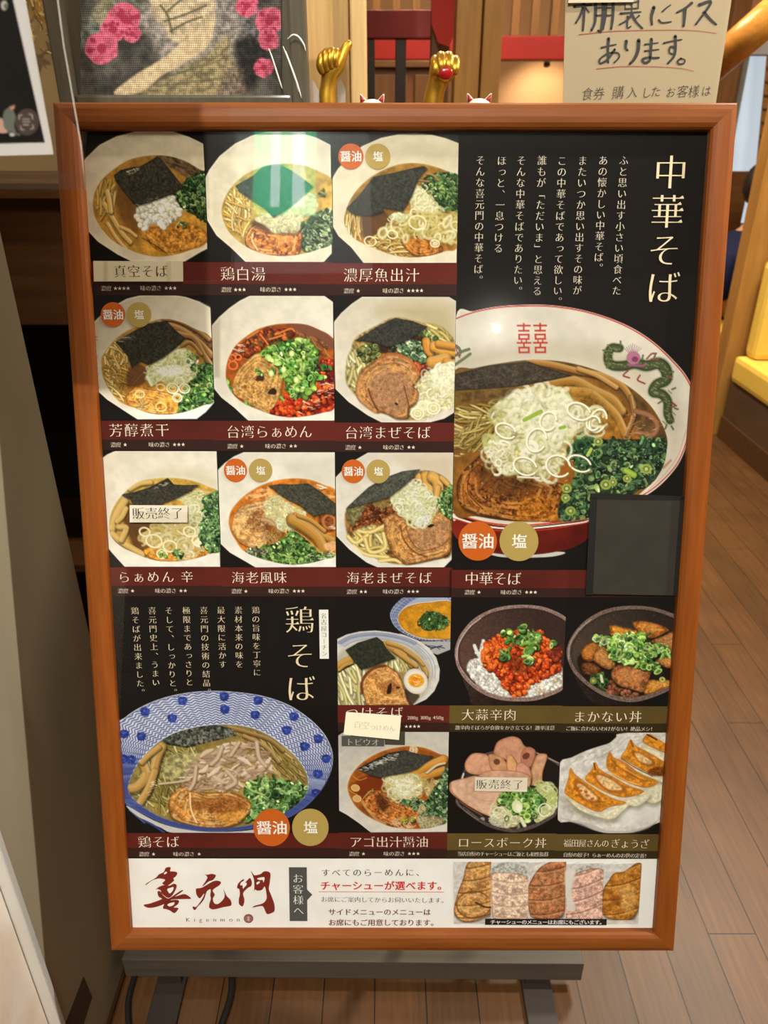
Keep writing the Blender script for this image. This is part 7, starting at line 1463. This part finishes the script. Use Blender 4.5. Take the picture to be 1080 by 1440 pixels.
# far red beam, lattice and lamp
Yb = 4.7; a, b = pY(430, 84, Yb), pY(880, 50, Yb)
bp_ = pY(560, 70, Yb); tag(box('red_beam', (a.x, Yb, a.z), (b.x, Yb+.12, b.z), REDP, r=.006), 'long red painted beam across the dining room under the lattice', 'beam')
lt = empty('lattice_screen', (pY(650, 40, Yb).x, Yb, b.z), 'wooden slat lattice screen above the red beam', 'screen')
for x in range(440, 880, 18 if 0 else 28):
    box('lattice_slat', (pY(x, 40, Yb).x, Yb+.03, b.z+.002), (pY(x+11, 40, Yb).x, Yb+.07, 2.75), SLAT, lt, .003)
box('lattice_rail', (a.x, Yb+.02, 2.10), (b.x, Yb+.08, 2.16), AMBX, lt, .003)
ct = empty('side_board', (pY(560, 110, 4.4).x, 4.4, 0), 'dark brown sideboard behind the red topped partition', 'sideboard')
a, b = pY(515, 133, 4.4), pY(640, 88, 4.4); box('cabinet_body', (a.x, 4.3, 0), (b.x, 4.62, b.z-.03), mat('sideboard_brown', (104, 62, 28), .4, .4, noise=(4, (84, 48, 22), (.5, 1, 6))), ct, .004); box('cabinet_top', (a.x-.02, 4.27, b.z-.03), (b.x+.02, 4.64, b.z), DBRNX, ct, .004)
for i in range(2): box('cabinet_door', (a.x+.02+i*(b.x-a.x)/2, 4.285, .1), (a.x-.02+(i+1)*(b.x-a.x)/2, 4.3, b.z-.06), DBRN, ct, .004)
# small spotlight under the beam
q = pY(769, 88, 5.66); sp_ = empty('spot_lamp', q, 'small black spotlight under the red beam', 'lamp')
bm = bmesh.new(); bmesh.ops.create_cone(bm, segments=20, radius1=.022, radius2=.018, depth=.04, cap_ends=True, matrix=Matrix.Translation(q) @ Matrix.Rotation(-.5, 4, 'X')); from_bm('lamp_head', bm, mat('lamp_black', (22, 20, 20), .4), sp_, None, True)
box('lamp_stem', (q.x-.006, 5.655, q.z+.01), (q.x+.006, 5.667, 3.99), mat('lamp_stem', (22, 20, 20), .4), sp_, .001)
lamp('spot_lamp_light', 'SPOT', (q.x+.01, 5.68, q.z-.04), 9, (1, .86, .64), .02, (q.x+.05, 6.0, q.z-.28), angle=2.0, blend=.8)
# right side: log beam, dark pillar, window, blind
a, b = pY(985, 108, 3.5), pY(1110, 0, 3.2); tag(tube('log_beam', [a, b], .062, AMBX, n=18), 'round amber log beam slanting at the top right', 'beam')
a, b = pY(1020, 240, 4.3), pY(1044, 62, 4.3); tag(box('dark_post', (pY(1008, 150, 5.06).x, 5.06, 0), (pY(1033, 140, 5.06).x, 5.15, 3.99), wood('mid_brown', (110, 74, 44), (126, 86, 52), 2, 8, .5), r=.004), 'brown post between the paper notice and the bright window', 'post')
tag(box('lintel_board', (pY(1018, 76, 4.25).x, 4.22, pY(1050, 78, 4.25).z), (pY(1130, 60, 4.25).x, 4.29, pY(1050, 58, 4.25).z), mat('grey_lintel', (150, 146, 150), .6), r=.003), 'grey board under the log beam above the bright window', 'board')
wn = Vector((pY(1036, 140, 5.2).x, 5.2, pY(1030, 320, 5.2).z)); wn2 = pY(1130, 40, 5.2)
win = struct(box('window_1', (wn.x, 5.2, wn.z), (wn2.x, 5.24, wn2.z), mat('window_frame', (150, 140, 124), .6), r=.002)); struct(box('pane', (wn.x+.03, 5.19, wn.z+.03), (wn2.x-.03, 5.198, wn2.z-.03), mat('lit_frosted_pane', (200, 214, 226), .5, .3, emit=(196, 218, 236), es=.62), win, .001))
bl_ = empty('woven_blind', pY(1085, 240, 4.9), 'brown woven blind hanging right of the bright window', 'blind')
prism('blind_cloth', [pY(x, y, 4.9) for x, y in ((1083, 40), (1160, 40), (1160, 268), (1061, 268))], (0, .012, 0), mat('blind_weave', (146, 104, 54), .7, .2, noise=(60, (116, 80, 40), (1, 1, 1))), bl_)
for i in range(12): box('blind_slat', (pY(1083-22*(i*19+18)/228, 58+i*19, 4.89).x, 4.884, pY(1068, 58+i*19, 4.89).z-.004), (pY(1160, 58, 4.89).x, 4.892, pY(1068, 58+i*19, 4.89).z+.004), DBRN, bl_, 0)
# booth seats
YEL = mat('yellow_vinyl', (232, 192, 84), .5, .3, noise=(30, (224, 184, 76), (1, 1, 1)))
BASE = mat('bench_base', (92, 70, 50), .55, .3, noise=(5, (80, 60, 42), (1, 1, 3)))
def bench(x, y0, y1, ln, label, back=True):
    t = empty('booth_bench', (x+ln/2, (y0+y1)/2, 0), label, 'bench', 'yellow booth benches')
    box('seat_base', (x+.01, y0+.03, .0), (x+ln, y1, .30), BASE, t, .004); box('kick_board', (x, y0+.02, 0), (x+.012, y1, .11), DBRN, t, .002)
    box('seat_cushion', (x-.01, y0, .30), (x+ln, y1-.02, .425), YEL, t, .025)
    box('seat_back', (x+.03, y1-.13, .425), (x+ln, y1-.02, .865), YEL, t, .03)
    return t
bench(1.70, 2.92, 3.54, 1.2, 'yellow vinyl booth bench nearest the aisle, right of the leaning post')
bench(1.78, 4.02, 4.62, 1.2, 'yellow vinyl booth bench under the person in navy')
b0 = pZ(1022, 618); tag(box('booth_post', (1.665, 3.56, 0), (1.775, 3.66, 3.99), AMBER, r=.004), 'tall amber post at the end of the yellow booth bench', 'post')
tag(box('booth_partition', (1.775, 3.57, 0), (3.0, 3.63, .93), DBRN, r=.004), 'dark low partition behind the nearest yellow bench', 'partition')
a, b = pY(1027, 470, 4.68), pY(1057, 241, 4.68); tag(box('wood_divider', (pY(985, 241, 4.68).x, 4.68, 0), (b.x+.0, 4.73, b.z), DBRNX, r=.004), 'dark brown wooden divider board below the bright window', 'divider')
# ---------------------------------------------------------------- diners
SKIN = mat('skin_tone', (206, 150, 118), .55, .3); HAIR = mat('dark_hair', (34, 26, 22), .5, .4)
def diner(hx_, hy_, hz, face, top, bottom, label, hair=HAIR, seat=.43, lean=1.):
    # seated figure; face is the heading of the nose in radians; head centre given
    t = empty('person', (hx_, hy_, 0), label, 'person'); c, s = math.cos(face), math.sin(face)
    def P(f, l, z, r=0): return (hx_+f*c-l*s, hy_+f*s+l*c, z, r)
    sz = hz-.30
    n = [P(-.10*lean, 0, seat+.10, .13), P(-.08*lean, 0, seat+.30, .125), P(-.05*lean, 0, sz-.06, .13), P(-.02, 0, sz+.06, .06), P(0, 0, sz+.14, .05)]; e = [(0, 1), (1, 2), (2, 3), (3, 4)]
    for g in (-1, 1):
        k = len(n); n += [P(-.03*lean, g*.17, sz-.02, .062), P(.02, g*.24, sz-.28, .046), P(.22, g*.20, sz-.36, .036), P(.30, g*.16, sz-.35, .03)]; e += [(2, k), (k, k+1), (k+1, k+2), (k+2, k+3)]
        k = len(n); n += [P(.02-.06*(lean-1), g*.10, seat+.08, .085), P(.36, g*.12, seat+.07, .066), P(.38, g*.12, .10, .042), P(.48, g*.12, .05, .035)]; e += [(0, k), (k, k+1), (k+1, k+2), (k+2, k+3)]
    skin('body', n, e, SKIN, t)
    def grow(ids, f): 
        m = {i: j for j, i in enumerate(ids)}; return [(*n[i][:3], n[i][3]*f) for i in ids], [(m[a], m[b]) for a, b in e if a in m and b in m]
    nn, ee = grow([0, 1, 2, 3, 5, 6, 7, 13, 14, 15], 1.2); skin('jacket', nn, ee, top, t); nn, ee = grow([0, 9, 10, 11, 17, 18, 19], 1.14); skin('trousers', nn, ee, bottom, t)
    R = Matrix.Rotation(face, 4, 'Z'); bm = bmesh.new(); bm_ell(bm, (hx_, hy_, hz), (.098, .076, .118), R, 28, 18)
    for v in bm.verts:
        l = R.inverted() @ (v.co-Vector((hx_, hy_, hz))); 
        if l.z < -.02: l.y *= 1+.9*(l.z+.02)/.3*2; l.x += .012
        if l.x > .07 and abs(l.y) < .02 and -.035 < l.z < .015: l.x += .020*(1-abs(l.y)/.02)
        v.co = Vector((hx_, hy_, hz))+R @ l
    hd = from_bm('head', bm, SKIN, t, None, True)
    for g in (-1, 1):
        q = P(-.005, g*.078, hz-.012); bm = bm_ell(bmesh.new(), q[:3], (.018, .008, .030), R, 12, 8); from_bm('ear', bm, SKIN, hd, None, True)
        q = P(.088, g*.030, hz+.012); bm = bm_ell(bmesh.new(), q[:3], (.010, .012, .007), R, 10, 8); from_bm('eye', bm, INKD, hd, None, True)
    q = P(.092, 0, hz-.062); bm = bm_ell(bmesh.new(), q[:3], (.008, .022, .006), R, 10, 8); from_bm('mouth', bm, mat('lips', (150, 84, 74), .5), hd, None, True)
    bm = bmesh.new(); bm_ell(bm, (hx_, hy_, hz+.016), (.108, .088, .118), R, 28, 18)
    bmesh.ops.delete(bm, geom=[v for v in bm.verts if (lambda l: l.z < -.02-.06*(l.x < 0) and True or (l.x > .055 and l.z < .062))(R.inverted() @ (v.co-Vector((hx_, hy_, hz))))], context='VERTS')
    from_bm('hair', bm, hair, t, None, True)
    for g in (-1, 1):
        w_ = Vector(P(.30, g*.16, sz-.35)[:3]); f_ = Vector((c, s, -.1)); l_ = Vector((-s, c, 0))
        nn = [(*w_, .022), (*(w_+f_*.05), .026)]; ee = [(0, 1)]
        for i, (o, ln) in enumerate(((-.03, .07), (-.01, .085), (.01, .08), (.03, .06))):
            b_ = w_+f_*.075+l_*o; k = len(nn); nn += [(*b_, .010), (*(b_+f_*ln*.5), .0085), (*(b_+f_*ln*.8-Vector((0, 0, .02))), .007)]; ee += [(1, k), (k, k+1), (k+1, k+2)]
        b_ = w_+f_*.03-l_*g*.03; k = len(nn); nn += [(*b_, .011), (*(b_+f_*.04-l_*g*.015), .009)]; ee += [(1, k), (k, k+1)]
        skin('hand', nn, ee, SKIN, t)
NAVY = mat('navy_cloth', (32, 36, 66), .8, .2); GREYC = mat('grey_cloth', (84, 80, 78), .8, .2)
h1 = pY(1072, 264, 4.32); diner(h1.x, 4.32, h1.z, .35, NAVY, GREYC, 'seated dark haired person in navy beside the yellow bench', lean=2.6)
h2 = pY(1040, 246, 5.62); diner(h2.x, 5.62, h2.z, -PI/2, GREYC, NAVY, 'person whose dark hair shows above the wooden divider')
# lit green corridor sign above and behind the viewer, seen mirrored in the cover sheet
gs = empty('corridor_sign', (-.60, -2.42, 4.0), 'green and white lit corridor sign hung from the ceiling', 'sign')
box('sign_box', (-.785, -2.46, 3.20), (-.415, -2.40, 3.76), mat('sign_green', (20, 150, 110), .5, .3, emit=(10, 220, 150), es=13.), gs, .003)
for x0, x1 in ((-.68, -.625), (-.55, -.475)): box('sign_stripe', (x0, -2.3995, 3.22), (x1, -2.398, 3.75), mat('sign_white', (230, 240, 235), .5, .3, emit=(220, 255, 240), es=18.), gs, 0)
tube('sign_rod', [(-.60, -2.43, 3.75), (-.60, -2.43, 4.0)], .006, STEEL, gs)
# cables on the floor behind the stand
CAB = mat('cable_black', (30, 26, 24), .5)
tag(tube('power_cable', [pZ(x, y, .006) for x, y in smooth_open([(300, 1480), (312, 1440), (322, 1410), (326, 1385), (322, 1360), (300, 1340), (280, 1320)], 6)], .006, CAB), 'black cable curling on the floor under the cross bar', 'cable')
tag(tube('power_cable', [pZ(x, y, .006) for x, y in smooth_open([(186, 1470), (181, 1440), (180, 1410), (187, 1380), (200, 1345), (230, 1320)], 6)], .005, CAB), 'thin black cable on the floor beside the left foot', 'cable')
